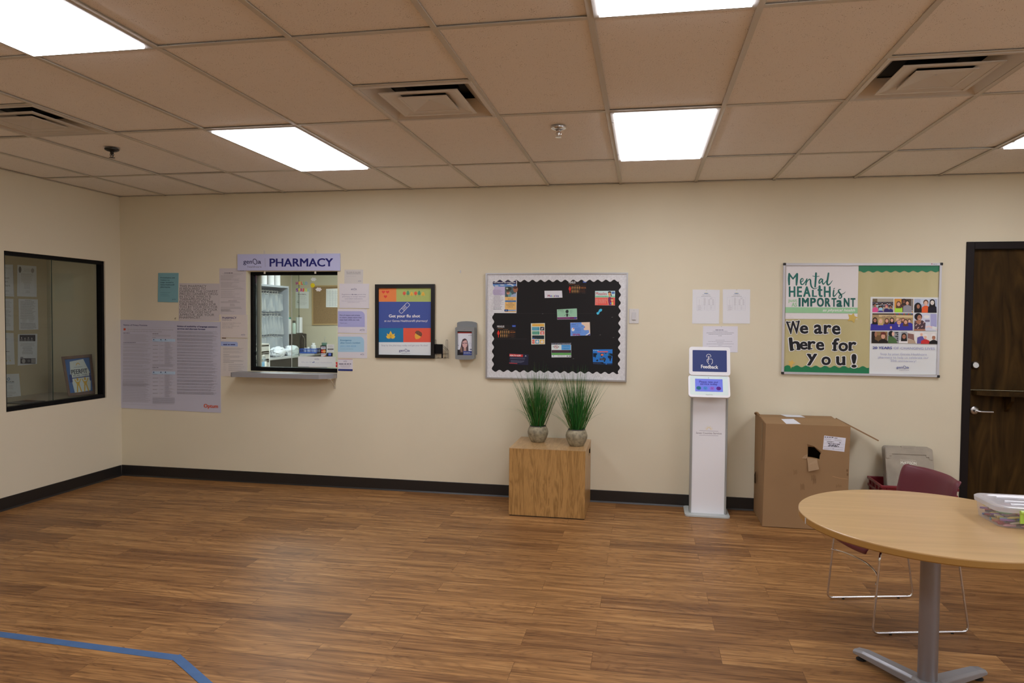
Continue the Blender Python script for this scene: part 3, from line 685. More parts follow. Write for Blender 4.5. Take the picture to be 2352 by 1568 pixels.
MB().prism([(x, y, zt - .04) for x, y in ((x0, -.002), (x0, -.16), (x0 + .02, -.18), (x1 - .09, -.18), (x1 - .035, -.13), (x1, -.08), (x1, -.002))], (0, 0, .04)).build('shelf_board', GR, sh, bevel=.006)
MB().box((OX0 + .002, -.002, zt - .04), (OX1 - .003, .06, zt)).build('sill_board', GR, sh)
for x in (x1 - .03,):
    q = MB(); q.box((x, -.006, zt - .14), (x + .02, -.001, zt - .04)); q.box((x, -.12, zt - .046), (x + .02, -.006, zt - .041)); q.tube([(x + .01, -.006, zt - .12), (x + .01, -.10, zt - .046)], .004, 6)
    q.build('bracket', mat('cream_bracket', (.6, .54, .42), .5), sh)

def f_ver(s):
    s.text('We verify all controlled', 198, 382, 144, 10, pc(78, 74, 84), .012); s.text('substance prescriptions.', 198, 384, 163, 10, pc(78, 74, 84), .012)
    s.text('Positive ID required', 198, 324, 193, 8, pc(150, 146, 152)); s.genoa(350, 388, 256, 9)
paper(R4z, [(175, 106), (415, 106), (412, 290), (173, 287)], pc(172, 166, 160), 'notice', 'small white card at the top right of the hatch', 'notice', GN, f_ver)
def f_reg(s):
    c = pc(122, 118, 140); s.genoa(260, 332, 363, 16)
    s.text('Regulations', 142, 258, 432, 15, c); s.text('do not', 266, 334, 432, 15, pc(60, 56, 100), .025); s.text('permit this', 342, 450, 432, 15, c)
    s.text('pharmacy to accept returned', 148, 443, 460, 15, c); s.text('controlled medications.', 176, 412, 488, 15, c)
    s.text('Please ask the Pharmacy team for details on how to', 138, 452, 513, 8, c); s.text('properly dispose of them.', 216, 370, 528, 8, c)
paper(R4z, [(108, 287), (490, 288), (490, 605), (110, 600)], pc(180, 174, 176), 'notice', 'white notice right of the hatch about returned medications', 'notice', GN, f_reg, -.006)
def tab(s, x0, x1, y0, y1, c, r=60): s.poly([(x0, y0), (x1 - r, y0 + 1)] + [(x1 - r + r * math.sin(a), y0 + r - r * math.cos(a)) for a in [math.radians(12 * k) for k in range(1, 8)]] + [(x1, y1), (x0, y1 - 2)], c)
def f_out(s):
    tab(s, 90, 436, 640, 845, pc(148, 150, 190)); c = pc(48, 46, 104)
    for i, (t, e) in enumerate((('Out of respect and privacy', 375), ('to others, please stand a few', 395), ('steps back while you wait.', 370))): s.text(t, 112, e, 699 + i * 30, 15, c, .018, 1)
    s.text('Thank you.', 114, 212, 801, 14, pc(90, 88, 140)); s.genoa(373, 434, 887, 15)
paper(R4z, [(90, 612), (462, 617), (462, 926), (90, 919)], pc(180, 174, 180), 'notice', 'white card with a lilac panel asking people to stand back', 'notice', GN, f_out)
def f_emg(s):
    tab(s, 90, 427, 968, 1166, pc(142, 176, 196)); c = pc(40, 104, 150)
    s.text('Emergency', 121, 265, 1023, 18, c, .016); s.text('after-hours number:', 121, 382, 1056, 17, c, .016); s.text('(331) 333-4324', 121, 322, 1101, 21, pc(84, 140, 180))
    s.words(121, 1125, 292, 1128, 1, 5, pc(90, 130, 150), rag=0); s.genoa(380, 427, 1199, 13)
paper(R4z, [(90, 933), (465, 936), (465, 1247), (90, 1241)], pc(180, 175, 178), 'notice', 'white card with a sky blue panel giving an emergency number', 'notice', GN, f_emg)
def f_med(s):
    s.poly([(90, 1252), (280, 1257), (280, 1263), (90, 1258)], pc(160, 110, 100)); s.genoa(163, 206, 1288, 11); s.words(103, 1314, 268, 1317, 1, 11, pc(80, 80, 96), rag=0)
    s.words(120, 1332, 255, 1362, 4, 5, pc(140, 138, 146), center=True); s.poly([(93, 1383), (280, 1387), (279, 1410), (93, 1407)], pc(30, 44, 106))
paper(R4z, [(90, 1252), (280, 1257), (279, 1410), (93, 1407)], pc(180, 175, 180), 'notice', 'small white policy card with a dark blue strip at its foot', 'notice', GN, f_med)

# ================================================================== FRAMED POSTER, WIRE RACK, DISPENSER
fp = thing('framed_poster', 'black framed flu shot poster with coloured blocks', 'poster', px(931, 822, 1, -.02))
def frame_ring(zoom, o, i, val, back, m, name, parent, bevel=.002):
    a = Sheet(zoom, 1, val); O = [a.at(*p, 0) for p in o]; I = [a.at(*p, 0) for p in i]; q = MB()
    for k in range(4):
        P = [O[k], O[(k + 1) % 4], I[(k + 1) % 4], I[k]]; q.prism(P, (0, back - val, 0))
    return q.build(name, m, parent, bevel=bevel)
frame_ring(R4z, [(566, 296), (1332, 292), (1328, 1250), (568, 1240)], [(609, 344), (1286, 341), (1284, 1208), (609, 1199)], -.024, 0, mat('black_poster_frame', (.008, .008, .009), .35), 'frame', fp)
s = Sheet(R4z, 1, -.008); s.base([(600, 335), (1295, 332), (1293, 1217), (600, 1207)], pc(186, 188, 194), .007)
s.rect(609, 343, 842, 520, pc(206, 118, 66)); s.rect(842, 343, 1287, 520, pc(152, 164, 96)); s.rect(609, 519, 1287, 862, pc(60, 76, 138)); s.rect(609, 858, 932, 1040, pc(34, 104, 146)); s.rect(932, 858, 1287, 1040, pc(198, 80, 62))
def heart(x, y, r, c): s.poly([(x + r * .0625 * 16 * math.sin(t) ** 3, y - r * .0625 * (13 * math.cos(t) - 5 * math.cos(2 * t) - 2 * math.cos(3 * t) - math.cos(4 * t))) for t in [2 * math.pi * k / 24 for k in range(24)]], c)
for x, y in ((676, 394), (729, 394), (702, 453)): heart(x, y, 22, pc(196, 64, 56))
for k, x in enumerate((944, 991, 1040, 1090, 1136, 1186)):
    cc = (pc(196, 84, 66), pc(74, 134, 100), pc(216, 160, 66))[k % 3]
    if k % 3 == 1: s.poly([(x, 372), (x + 14, 392), (x + 19, 418), (x + 12, 432), (x - 12, 432), (x - 19, 418), (x - 14, 392)], cc)
    elif k % 3 == 0: s.ell(x, 411, 20, 23, cc)
    else: s.poly([(x, 388), (x + 14, 405), (x + 24, 437), (x, 443), (x - 24, 437), (x - 14, 405)], cc)
    s.stroke([(x, 415), (x, 450)], 2.5, pc(96, 62, 40), False)
# sticking plaster
import math as _m
def rot(cx, cy, pts, a): ca, sa = _m.cos(a), _m.sin(a); return [(cx + x * ca - y * sa, cy + x * sa + y * ca) for x, y in pts]
A_ = -math.radians(46); w_ = pc(206, 208, 216)
s.stroke(rot(945, 600, rrect(-80, -24, 80, 24, 14, 4), A_), 5, w_, False, True)
for xx in (-26, 26): s.stroke(rot(945, 600, [(xx, -24), (xx, 24)], A_), 4, w_, False)
for xx in (-14, -5, 5, 14): s.stroke(rot(945, 600, [(xx, -14), (xx, 14)], A_), 3, w_, False)
s.text('Get your flu shot', 745, 1148, 720, 36, pc(206, 208, 216), .03); s.text('at our Genoa Healthcare® pharmacy!', 688, 1242, 777, 25, pc(196, 200, 214), .006)
s.poly([(768, 892), (785, 925), (795, 940), (822, 928), (815, 955), (828, 965), (815, 990), (790, 995), (770, 985), (748, 996), (722, 988), (710, 962), (725, 955), (720, 925), (745, 940), (753, 925)], pc(218, 166, 62))
for q_ in ([(770, 930), (770, 998)], [(770, 960), (755, 945)], [(770, 960), (788, 945)], [(770, 980), (750, 970)], [(770, 980), (792, 968)]): s.stroke(q_, 3, pc(150, 96, 40), False)
s.poly(rot(1122, 950, [(-42, -8), (42, -8), (38, 22), (22, 44), (4, 56), (-4, 56), (-22, 44), (-38, 22)], .55), pc(222, 150, 62)); s.poly(rot(1126, 935, [(-48, 8), (-44, -22), (-22, -38), (22, -38), (44, -22), (48, 8), (20, 12), (-20, 12)], .55), pc(96, 58, 46))
for k in range(22): x, y = rot(1126, 935, [(-38 + (k % 6) * 15 + (k // 6 % 2) * 7, -28 + (k // 6) * 10)], .55)[0]; s.ell(x, y, 3, 2.4, pc(160, 120, 96), 6)
s.text('Stop by the pharmacy today and get your flu shot!', 650, 1248, 1090, 20, pc(140, 142, 156)); s.genoa(876, 1014, 1160, 30, pc(66, 70, 116))
s.done('poster_print', None, None, parent=fp)

wr = thing('wire_rack', 'small black wire leaflet rack beside the framed poster', 'rack', px(1015, 822, 1, -.03)); q = MB()
def z7(x, y, d): return px(985 + x / 19.6, 760 + y / 19.6, 1, -d)
for d, xs in ((.03, (265, 325)), (.03, (780, 850))):
    q.tube(fillet([z7(xs[0], 1210, d), z7(xs[0], 395, d), z7(xs[1], 395, d), z7(xs[1], 1215, d)], .006), .0016, 6)
q.tube([z7(285, 1222, .03), z7(855, 1212, .03)], .0016, 6); q.tube([z7(250, 1040, .045), z7(885, 1028, .045)], .0016, 6)
q.tube([z7(620, 610, .06), z7(880, 865, .02)], .0018, 6); q.tube([z7(630, 690, .06), z7(815, 870, .02)], .0018, 6)
q.tube([z7(885, 865, .02), z7(885, 1240, .004)], .0014, 6)
for x in (380, 440, 692, 750): q.tube([z7(x, 1228, .03), z7(x, 1165, .06)], .0022, 6)
q.build('wire_frame', mat('black_wire', (.02, .018, .015), .4), wr)
q = MB(); P = [z7(*p, .05) for p in ((245, 590), (625, 595), (625, 1020), (245, 1020))]; q.prism(P, (0, .004, 0)); q.prism([z7(*p, .048) for p in ((570, 1020), (628, 1020), (628, 1215), (570, 1215))], (0, .004, 0)); q.prism([z7(*p, .05) for p in ((245, 590), (300, 590), (300, 1020), (245, 1020))], (0, .049, 0)); q.build('holder_plate', BLACK, wr)

dp = thing('comment_box', 'grey wall box with a portrait card in its window', 'comment box', px(1070, 823, 1, -.05))
GB = mat('grey_plastic_box', (.235, .25, .255), .42)
def z5(x, y, d): return px(1040 + x / 15.37, 730 + y / 15.37, 1, -d)
bk = [(150, 178), (190, 145), (300, 122), (480, 113), (660, 122), (790, 150), (845, 178), (842, 1300), (160, 1300)]
MB().prism([z5(x, y, .018) for x, y in bk], (0, .018, 0)).build('back_plate', GB, dp, bevel=.003)
fr = [(84, 350), (120, 325), (300, 300), (420, 296), (560, 302), (720, 328), (752, 352), (752, 1432), (720, 1452), (560, 1472), (300, 1472), (120, 1452), (84, 1432)]
wn = [(160, 468), (672, 476), (672, 1318), (160, 1312)]
q = MB(); D = .085; O = [z5(x, y, D) for x, y in fr]; I = [z5(x, y, D + .001) for x, y in wn]; Ib = [p + Vector((0, .012, 0)) for p in I]
q.add(O + I, tessellate_polygon([O, I])); n = len(O)
Bk = [Vector((p.x + (.004 if p.x < -1.33 else .0), -.018, p.z)) for p in O]
q.add(O + Bk, [(k, (k + 1) % n, n + (k + 1) % n, n + k) for k in range(n)]); q.add(I + Ib, [(k, (k + 1) % 4, 4 + (k + 1) % 4, 4 + k) for k in range(4)])
q.add(Bk, [tuple(range(n))]); q.build('box_body', GB, dp, bevel=.003)
s = Sheet(B5, 1, -D + .011); s.base([(150, 460), (682, 466), (682, 1326), (150, 1320)], pc(182, 182, 196), .001)
s.rect(160, 466, 674, 500, pc(20, 18, 20)); s.rect(160, 500, 674, 542, pc(140, 52, 48)); s.genoa(552, 676, 622, 24, pc(90, 92, 110), False)
s.stroke([(570, 1000), (575, 880), (640, 890), (655, 1020)], 9, pc(110, 118, 160), False); s.rect(600, 1092, 676, 1125, pc(70, 74, 100)); s.ell(195, 965, 14, 14, pc(100, 106, 140))
s.poly([(160, 1120), (250, 1120), (330, 1170), (420, 1200), (420, 1318), (160, 1312)], pc(28, 26, 30))
s.poly([(420, 722), (480, 745), (520, 820), (545, 950), (555, 1180), (500, 1220), (250, 1220), (240, 1120), (285, 1000), (310, 850), (350, 752)], pc(70, 56, 60)); s.poly([(290, 1000), (320, 1040), (330, 1200), (300, 1200), (250, 1090)], pc(120, 98, 88))
s.poly([(385, 1040), (470, 1040), (475, 1170), (385, 1170)], pc(160, 128, 122)); s.poly([(345, 840), (400, 800), (480, 780), (505, 850), (515, 950), (490, 1020), (440, 1062), (400, 1055), (350, 1000), (330, 920)], pc(180, 146, 144))
for x in (370, 468): s.ell(x, 890, 34, 20, pc(70, 50, 70)); s.ell(x, 890, 25, 13, pc(130, 100, 110))
s.stroke([(400, 885), (440, 885)], 7, pc(60, 44, 60), False); s.stroke([(420, 900), (425, 945), (440, 945)], 6, pc(150, 112, 112), False); s.stroke([(378, 985), (425, 1008), (470, 980)], 12, pc(170, 110, 115)); s.stroke([(385, 985), (425, 998), (465, 982)], 5, pc(220, 210, 212))
s.rect(368, 1165, 678, 1316, pc(52, 66, 122)); s.text("We're called you", 388, 612, 1228, 20, pc(190, 196, 216), .01); s.text('think of our service', 388, 662, 1262, 20, pc(190, 196, 216), .01)
s.done('portrait_card', 'white card showing a long haired person in glasses', None, parent=dp)
p = z5(412, 405, D); lathe_y([(.0035, 0), (.0033, .003), (0, .003)], p, 14).build('lock', CHROME, dp)

# ================================================================== BULLETIN BOARD
bb = thing('bulletin_board', 'black bulletin board with a wavy silver border', 'bulletin board', px(1278, 877, 1, -.02))
ALU = mat('aluminium_frame', (.55, .56, .58), .3, .7)
frame_ring(R5, [(85, 95), (1920, 88), (1899, 1497), (84, 1451)], [(104, 112), (1901, 106), (1883, 1474), (102, 1432)], -.026, 0, ALU, 'frame', bb, .004)
s = Sheet(R5, 1, -.010); s.base([(95, 103), (1910, 97), (1890, 1485), (94, 1442)], pc(21, 20, 22), .009); s.k += 1
s.rect(170, 940, 620, 945, pc(42, 41, 43)); s.rect(180, 612, 1500, 615, pc(38, 37, 39))
for x, y in ((820, 617), (1715, 662), (1560, 889), (1730, 925), (1215, 1196), (345, 778)): s.stroke([(x - 8, y + 2), (x + 8, y - 2)], 3, pc(110, 110, 110), False)
s.done('paper_backing', 'black paper backing', None, parent=bb)
SILV = mat('silver_border_card', (.78, .79, .82), .35, .1, bump=(260, .4), var=(90, .10))
def wavy(a, b_, amp, n, ph=0):
    out = []; 
    for i in range(n * 12 + 1):
        t = i / (n * 12); dx, dy = b_[0] - a[0], b_[1] - a[1]; L_ = math.hypot(dx, dy); o = amp * math.cos(2 * math.pi * n * t + ph)
        out.append((a[0] + dx * t - dy / L_ * o, a[1] + dy * t + dx / L_ * o))
    return out
def strip(outer, inner, val, th, zoom, m, name, parent, lab=None):
    a = Sheet(zoom, 1, val); n = len(inner); q = MB(); 
    O = [a.at(outer[0][0] + (outer[1][0] - outer[0][0]) * i / (n - 1), outer[0][1] + (outer[1][1] - outer[0][1]) * i / (n - 1), 0) for i in range(n)]; I = [a.at(*p, 0) for p in inner]
    q.add(O + I, [(i, i + 1, n + i + 1, n + i) for i in range(n - 1)]); B_ = [p + Vector((0, th, 0)) for p in I]; q.add(I + B_, [(i, i + 1, n + i + 1, n + i) for i in range(n - 1)])
    o = q.build(name, m, parent)
    if lab: o['label'] = lab
    return o
strip([(100, 108), (1904, 103)], wavy((112, 196), (1896, 193), 14, 17), -.016, .0015, R5, SILV, 'border_strip', bb)
strip([(98, 1437), (1886, 1478)], wavy((108, 1349), (1880, 1384), 13, 17), -.016, .0015, R5, SILV, 'border_strip', bb)
strip([(100, 108), (98, 1437)], wavy((186, 120), (178, 1430), 13, 12.4 and 12), -.0158, .0013, R5, SILV, 'border_strip', bb)
strip([(1904, 103), (1886, 1478)], wavy((1815, 112), (1800, 1470), 14, 13), -.0158, .0013, R5, SILV, 'border_strip', bb)
GBB = 'posters pinned on the black board'
def pinned(zoom, q, c, label, fn=None, cat='poster', name='small_poster', m=None):
    s = Sheet(zoom, 1, -.0118); s.base(q, c, .0006)
    if fn: fn(s)
    return s.done(name, label, cat, GBB, m=m)
W8 = pc(190, 188, 198)
def f_nurse(s):
    s.rect(150, 60, 825, 152, pc(30, 24, 66)); s.text('Teach Mothers and Those Caring for Infants', 165, 800, 122, 34, W8, .02); s.rect(150, 152, 825, 226, pc(84, 124, 178))
    for x, y, r in ((420, 180, 70), (640, 160, 90), (260, 205, 60), (720, 190, 40)): s.ell(x, y, r, 12, pc(190, 200, 216))
    s.rect(150, 226, 500, 470, pc(164, 152, 176)); R = 0
    for k, y in enumerate(range(320, 820, 36)): s.words(170, y, 470, y + 12, 2, 7, pc(128, 120, 140), 0, .4)
    s.words(165, 830, 430, 880, 3, 9, pc(84, 80, 104), 0, .3); s.rect(500, 226, 820, 524, pc(66, 84, 88)); s.ell(600, 290, 90, 60, pc(40, 46, 40)); s.ell(560, 280, 34, 26, pc(150, 156, 140)); s.ell(800, 300, 70, 95, pc(140, 92, 70)); s.ell(795, 250, 60, 40, pc(70, 40, 34))
    s.poly([(590, 524), (580, 440), (660, 380), (700, 440), (690, 524)], pc(96, 140, 144)); s.ell(590, 405, 48, 52, pc(176, 126, 100)); s.ell(585, 372, 42, 26, pc(90, 66, 54)); s.poly([(660, 524), (680, 470), (760, 430), (820, 420), (820, 524)], pc(140, 158, 186))
    s.rect(500, 524, 820, 962, pc(206, 164, 102)); s.text('RSV is the', 585, 735, 598, 26, INK, .015); s.rect(500, 622, 820, 668, pc(76, 120, 172)); s.text('LEADING CAUSE', 525, 800, 655, 26, pc(30, 60, 110), .02)
    for t, a, b_, y in (('of infant', 595, 722, 708), ('hospitalization', 542, 770, 764), ('in the U.S.', 580, 728, 820)): s.text(t, a, b_, y, 26, INK, .015)
    s.rr(482, 882, 592, 942, 12, pc(30, 52, 104)); s.text('CDC', 500, 575, 928, 30, pc(130, 160, 220), .02); s.rect(592, 892, 815, 932, pc(126, 156, 190)); s.text('www.cdc.gov/rsv', 605, 775, 922, 20, pc(60, 84, 130))
pinned(B1, [(140, 75), (845, 50), (830, 990), (135, 985)], W8, 'tall white infant care poster tucked in the upper left of the board', f_nurse, m=GLOSSY)
def f_measword(s):
    cs = (pc(130, 50, 76), pc(60, 84, 160), pc(150, 170, 110), pc(130, 60, 110), pc(60, 90, 160), pc(70, 60, 120), pc(50, 70, 120))
    xs = (882, 918, 945, 965, 984, 992, 1012, 1030)
    for k, ch in enumerate('Measles'): s.text(ch, (884, 918, 944, 964, 984, 994, 1014)[k], (914, 940, 961, 981, 989, 1011, 1029)[k], 400, 25 if ch in 'Ml' else 26, cs[k], .04)
pinned(R5, [(843, 322), (1068, 320), (1075, 410), (846, 415)], pc(186, 184, 196), 'small white strip with Measles in coloured letters on the black board', f_measword)
def f_spread(ox, oy, sx, sy):
    X = lambda x: ox + x * sx; Y = lambda y: oy + y * sy
    def f(s):
        s.rect(X(.05), Y(.055), X(.37), Y(.19), pc(20, 19, 20)); s.text('MEASLES', X(.05), X(.41), Y(.20), 25, W8, .02); s.rr(X(.80), Y(.02), X(.985), Y(.16), 5, pc(40, 68, 150)); s.text('CDC', X(.83), X(.95), Y(.13), 10, pc(120, 150, 220), .02)
        s.words(X(.08), Y(.27), X(.36), Y(.27), 1, 6, pc(150, 96, 50), rag=0); s.words(X(.36), Y(.345), X(.62), Y(.345), 1, 6, pc(150, 110, 66), rag=0); s.words(X(.36), Y(.27), X(.64), Y(.27), 1, 4, pc(70, 54, 40), rag=0)
        def man(x, y, h, c): s.ell(X(x), Y(y + .12 * h), h * sx * .055, h * sy * .12, c, 10); s.poly([(X(x - .06 * h), Y(y + .25 * h)), (X(x + .06 * h), Y(y + .25 * h)), (X(x + .085 * h), Y(y + .6 * h)), (X(x + .035 * h), Y(y + .62 * h)), (X(x + .03 * h), Y(y + h)), (X(x - .03 * h), Y(y + h)), (X(x - .035 * h), Y(y + .62 * h)), (X(x - .085 * h), Y(y + .6 * h))], c)
        man(.115, .42, .52, pc(186, 44, 34)); s.ell(X(.115), Y(.62), .065 * sx, .13 * sy, pc(186, 44, 34))
        for r in range(2):
            for k in range(5): man(.235 + .1 * k, .42 + r * .27, .25, pc(222, 156, 90) if (r, k) != (1, 4) else pc(96, 66, 44))
        s.words(X(.70), Y(.41), X(.97), Y(.46), 2, 4, pc(110, 66, 40)); s.words(X(.70), Y(.53), X(.96), Y(.53), 1, 7, pc(180, 110, 50), rag=0); s.words(X(.70), Y(.64), X(.96), Y(.86), 5, 4, pc(90, 54, 36)); s.words(X(.75), Y(.93), X(.95), Y(.93), 1, 3, pc(90, 80, 76))
    return f
pinned(R5, [(222, 758), (478, 762), (470, 938), (218, 930)], pc(27, 25, 26), 'dark measles poster with orange figures at the left of the board', f_spread(222, 760, 256, 172))
pinned(R5, [(1145, 200), (1385, 200), (1382, 362), (1140, 356)], pc(27, 23, 24), 'dark measles poster with orange figures under the top border', f_spread(1142, 193, 244, 168))
def f_trav(s):
    s.rect(684, 746, 840, 780, pc(216, 160, 76)); s.rect(682, 788, 779, 833, pc(70, 136, 160)); s.rect(788, 786, 840, 833, pc(24, 32, 48)); s.rect(684, 842, 779, 886, pc(70, 134, 116)); s.rect(790, 842, 840, 886, pc(190, 64, 58)); s.rect(684, 896, 840, 944, pc(24, 44, 50)); s.rect(684, 952, 716, 1002, pc(190, 72, 54)); s.rect(725, 952, 775, 1002, pc(64, 134, 166)); s.rect(783, 952, 840, 1002, pc(214, 162, 72))
    w = pc(200, 200, 204); s.stroke([(803, 822), (826, 798)], 6, w, False); s.stroke([(802, 804), (822, 824)], 4, w, False); s.stroke([(806, 802), (824, 806)], 4, w, False)
    s.rect(804, 852, 828, 880, w); s.ell(816, 866, 6, 7, pc(190, 64, 58)); s.stroke([(690 + 10 + 9 * math.cos(a), 977 + 11 * math.sin(a)) for a in [k * .52 for k in range(12)]], 3, w, True, True); s.rr(735, 967, 766, 992, 3, w); s.rect(744, 960, 757, 967, w); s.rr(795, 968, 830, 992, 3, w); s.rr(806, 960, 820, 968, 2, w); s.ell(812, 979, 5, 6, pc(214, 162, 72))
    s.words(688, 794, 770, 826, 4, 4, pc(120, 180, 200), 0, .3); s.words(688, 848, 770, 878, 4, 4, pc(130, 180, 160)); s.rr(688, 928, 715, 942, 2, pc(60, 90, 150)); s.words(720, 934, 750, 934, 1, 4, pc(120, 130, 140)); s.words(730, 768, 800, 774, 2, 4, pc(196, 130, 60))
pinned(R5, [(669, 741), (848, 738), (850, 1009), (674, 1012)], pc(206, 196, 172), 'tall cream travel poster of coloured squares on the black board', f_trav)
def f_symp(s):
    s.poly([(1006, 562), (1260, 549), (1262, 655), (1008, 658)], pc(134, 176, 150)); s.poly([(1008, 662), (1262, 658), (1260, 686), (1009, 690)], pc(96, 34, 84)); k = pc(36, 44, 42)
    s.text('SYMPTOMS', 1016, 1084, 571, 8, k); s.text('OF MEASLES', 1016, 1092, 585, 9, k); s.words(1060, 595, 1100, 598, 1, 3, k); s.ell(1134, 590, 20, 21, k); s.poly([(1118, 585), (1122, 568), (1150, 568), (1153, 590)], k); s.poly([(1124, 616), (1146, 616), (1146, 655), (1124, 655)], k); s.stroke([(1126, 620), (1110, 632), (1100, 643)], 3, k); s.stroke([(1146, 620), (1160, 632), (1170, 643)], 3, k)
    s.words(1168, 572, 1215, 600, 5, 4, pc(90, 130, 110), 0, .4); s.words(1168, 612, 1200, 616, 1, 3, pc(90, 130, 110)); s.words(1170, 650, 1198, 650, 1, 3, k); s.text('MEASLES CAN BE SERIOUS', 1022, 1168, 676, 7, pc(170, 120, 160)); s.rr(1226, 663, 1254, 680, 3, pc(56, 70, 140))
pinned(R5, [(1004, 562), (1260, 549), (1263, 688), (1008, 692)], pc(180, 200, 186), 'green and purple symptoms poster with a dark figure on the black board', f_symp)
def f_how(s):
    b = pc(96, 136, 200); s.poly([(1175, 735), (1318, 728), (1322, 755), (1345, 765), (1368, 780), (1355, 800), (1345, 815), (1360, 830), (1395, 828), (1412, 825), (1418, 860), (1365, 898), (1178, 900)], b); s.poly([(1318, 728), (1427, 726), (1430, 870), (1420, 862), (1412, 825), (1360, 830), (1345, 815), (1368, 785), (1345, 765), (1322, 752)], pc(196, 170, 150)); s.poly([(1350, 797), (1368, 786), (1362, 800)], pc(180, 60, 66)); s.poly([(1390, 897), (1428, 872), (1432, 893)], pc(36, 62, 150)); s.stroke([(1372, 896), (1424, 862)], 4, pc(210, 214, 220), False)
    d = pc(50, 84, 160); s.text('HOW IS MEASLES', 1190, 1300, 745, 9, d); s.text('SPREAD?', 1190, 1252, 761, 11, pc(36, 62, 140), .02); s.words(1190, 772, 1308, 778, 2, 4, d); s.ell(1210, 820, 20, 22, pc(206, 206, 214)); s.poly([(1210, 820), (1214, 797), (1227, 806)], pc(180, 66, 80)); s.words(1240, 795, 1320, 840, 6, 4, d, 0, .4); s.words(1196, 852, 1320, 862, 2, 4, d); s.words(1206, 875, 1304, 888, 2, 9, pc(140, 60, 96), 0, 0); s.words(1196, 873, 1203, 884, 2, 9, pc(200, 200, 210), 0, 0)
    for x, y, r in ((1327, 780, 8), (1271, 757, 6), (1328, 812, 5), (1374, 852, 5)): s.ell(x, y, r, r, pc(120, 124, 120), 8)
pinned(R5, [(1175, 732), (1427, 725), (1432, 895), (1178, 903)], pc(190, 186, 190), 'blue poster of a sneezing face on the black board', f_how)
def f_meas2(s):
    s.rect(1013, 291, 1492, 410, pc(170, 190, 200)); s.rect(1013, 410, 1492, 445, pc(124, 182, 150)); s.rect(1013, 450, 1490, 636, pc(204, 84, 74)); s.text('Measles', 1028, 1295, 392, 72, pc(176, 62, 72), .012); s.words(1026, 418, 1300, 420, 1, 14, pc(84, 150, 116), rag=0)
    for k in range(5): s.words(1024, 482 + k * 30, 1292 if k < 4 else 1080, 482 + k * 30, 1, 12, pc(222, 150, 140), 2, .06)
    s.poly([(1320, 340), (1330, 305), (1365, 296), (1398, 310), (1398, 350), (1412, 400), (1400, 440), (1390, 400)], pc(46, 36, 40)); s.ell(1358, 365, 34, 42, pc(196, 140, 100)); s.poly([(1318, 345), (1325, 312), (1398, 310), (1398, 345), (1360, 330)], pc(46, 36, 40)); s.rect(1348, 400, 1372, 445, pc(196, 140, 100)); s.poly([(1320, 460), (1345, 440), (1385, 440), (1400, 470), (1400, 636), (1338, 636)], pc(112, 40, 86)); s.stroke([(1320, 470), (1310, 530), (1335, 620)], 14, pc(206, 150, 110)); s.ell(1420, 505, 32, 34, pc(206, 150, 110)); s.poly([(1392, 490), (1420, 466), (1448, 485)], pc(64, 44, 40)); s.poly([(1410, 555), (1445, 555), (1450, 620), (1412, 625)], pc(210, 190, 90)); s.ell(1390, 590, 18, 24, pc(84, 110, 180)); s.rr(1412, 312, 1482, 362, 8, pc(40, 80, 160)); s.text('CDC', 1424, 1472, 350, 22, pc(140, 180, 230), .02)
pinned(B2, [(1012, 291), (1493, 290), (1490, 640), (1010, 636)], pc(186, 190, 196), 'red and white Measles poster with a mother and child at the board\'s right', f_meas2)
def f_prot(s):
    s.rect(980, 485, 1360, 517, pc(36, 48, 74)); s.text('Are you and your child protected?', 990, 1352, 508, 15, W8, .014); s.rect(983, 519, 1170, 614, pc(182, 196, 208)); s.text('MEASLES', 1004, 1130, 566, 18, pc(40, 44, 60), .03); s.stroke([(1070 + 36 * math.cos(a), 560 + 30 * math.sin(a)) for a in [k * .4 for k in range(16)]], 6, pc(176, 60, 60), True, True); s.stroke([(1046, 540), (1094, 580)], 6, pc(176, 60, 60), False); s.rect(1172, 519, 1352, 614, pc(76, 144, 196)); s.words(1196, 530, 1336, 550, 3, 6, pc(50, 104, 160), center=True); s.words(1180, 570, 1350, 574, 1, 5, pc(150, 90, 110)); s.words(1196, 590, 1336, 592, 1, 8, pc(40, 90, 150)); s.rect(983, 618, 1357, 672, pc(44, 40, 52)); s.words(1000, 628, 1345, 652, 3, 6, pc(110, 56, 64), 0, .1); s.rect(983, 674, 1358, 714, pc(84, 150, 76)); s.words(1000, 684, 1345, 700, 2, 5, pc(60, 120, 56), 0, .1)
    s.ell(1020, 730, 9, 9, pc(90, 110, 150)); s.words(1095, 728, 1250, 734, 1, 9, pc(130, 136, 150), rag=0); s.rect(1270, 728, 1306, 744, pc(110, 112, 124)); s.rect(1322, 726, 1350, 746, pc(90, 92, 106))
pinned(B3, [(978, 484), (1360, 483), (1360, 758), (982, 760)], pc(188, 188, 194), 'measles poster with blue, dark and green bands low on the board', f_prot)
def f_alert(s):
    s.poly([(170, 692), (430, 706), (427, 752), (166, 740)], pc(180, 44, 44)); s.text('HEALTH ALERT', 178, 395, 736, 28, pc(206, 186, 186), .03, 4); s.ell(482, 732, 14, 15, pc(120, 124, 140)); s.words(446, 745, 516, 748, 1, 5, pc(96, 100, 120)); c = pc(108, 112, 134)
    s.words(182, 762, 495, 784, 3, 5, c, 10, .3); s.words(196, 815, 490, 856, 5, 5, c, 10, .3); s.poly([(165, 862), (322, 874), (320, 884), (165, 874)], pc(176, 60, 60))
pinned(B3, [(168, 680), (538, 706), (530, 910), (164, 888)], pc(30, 33, 54), 'tilted dark blue HEALTH ALERT poster at the board\'s lower left', f_alert)
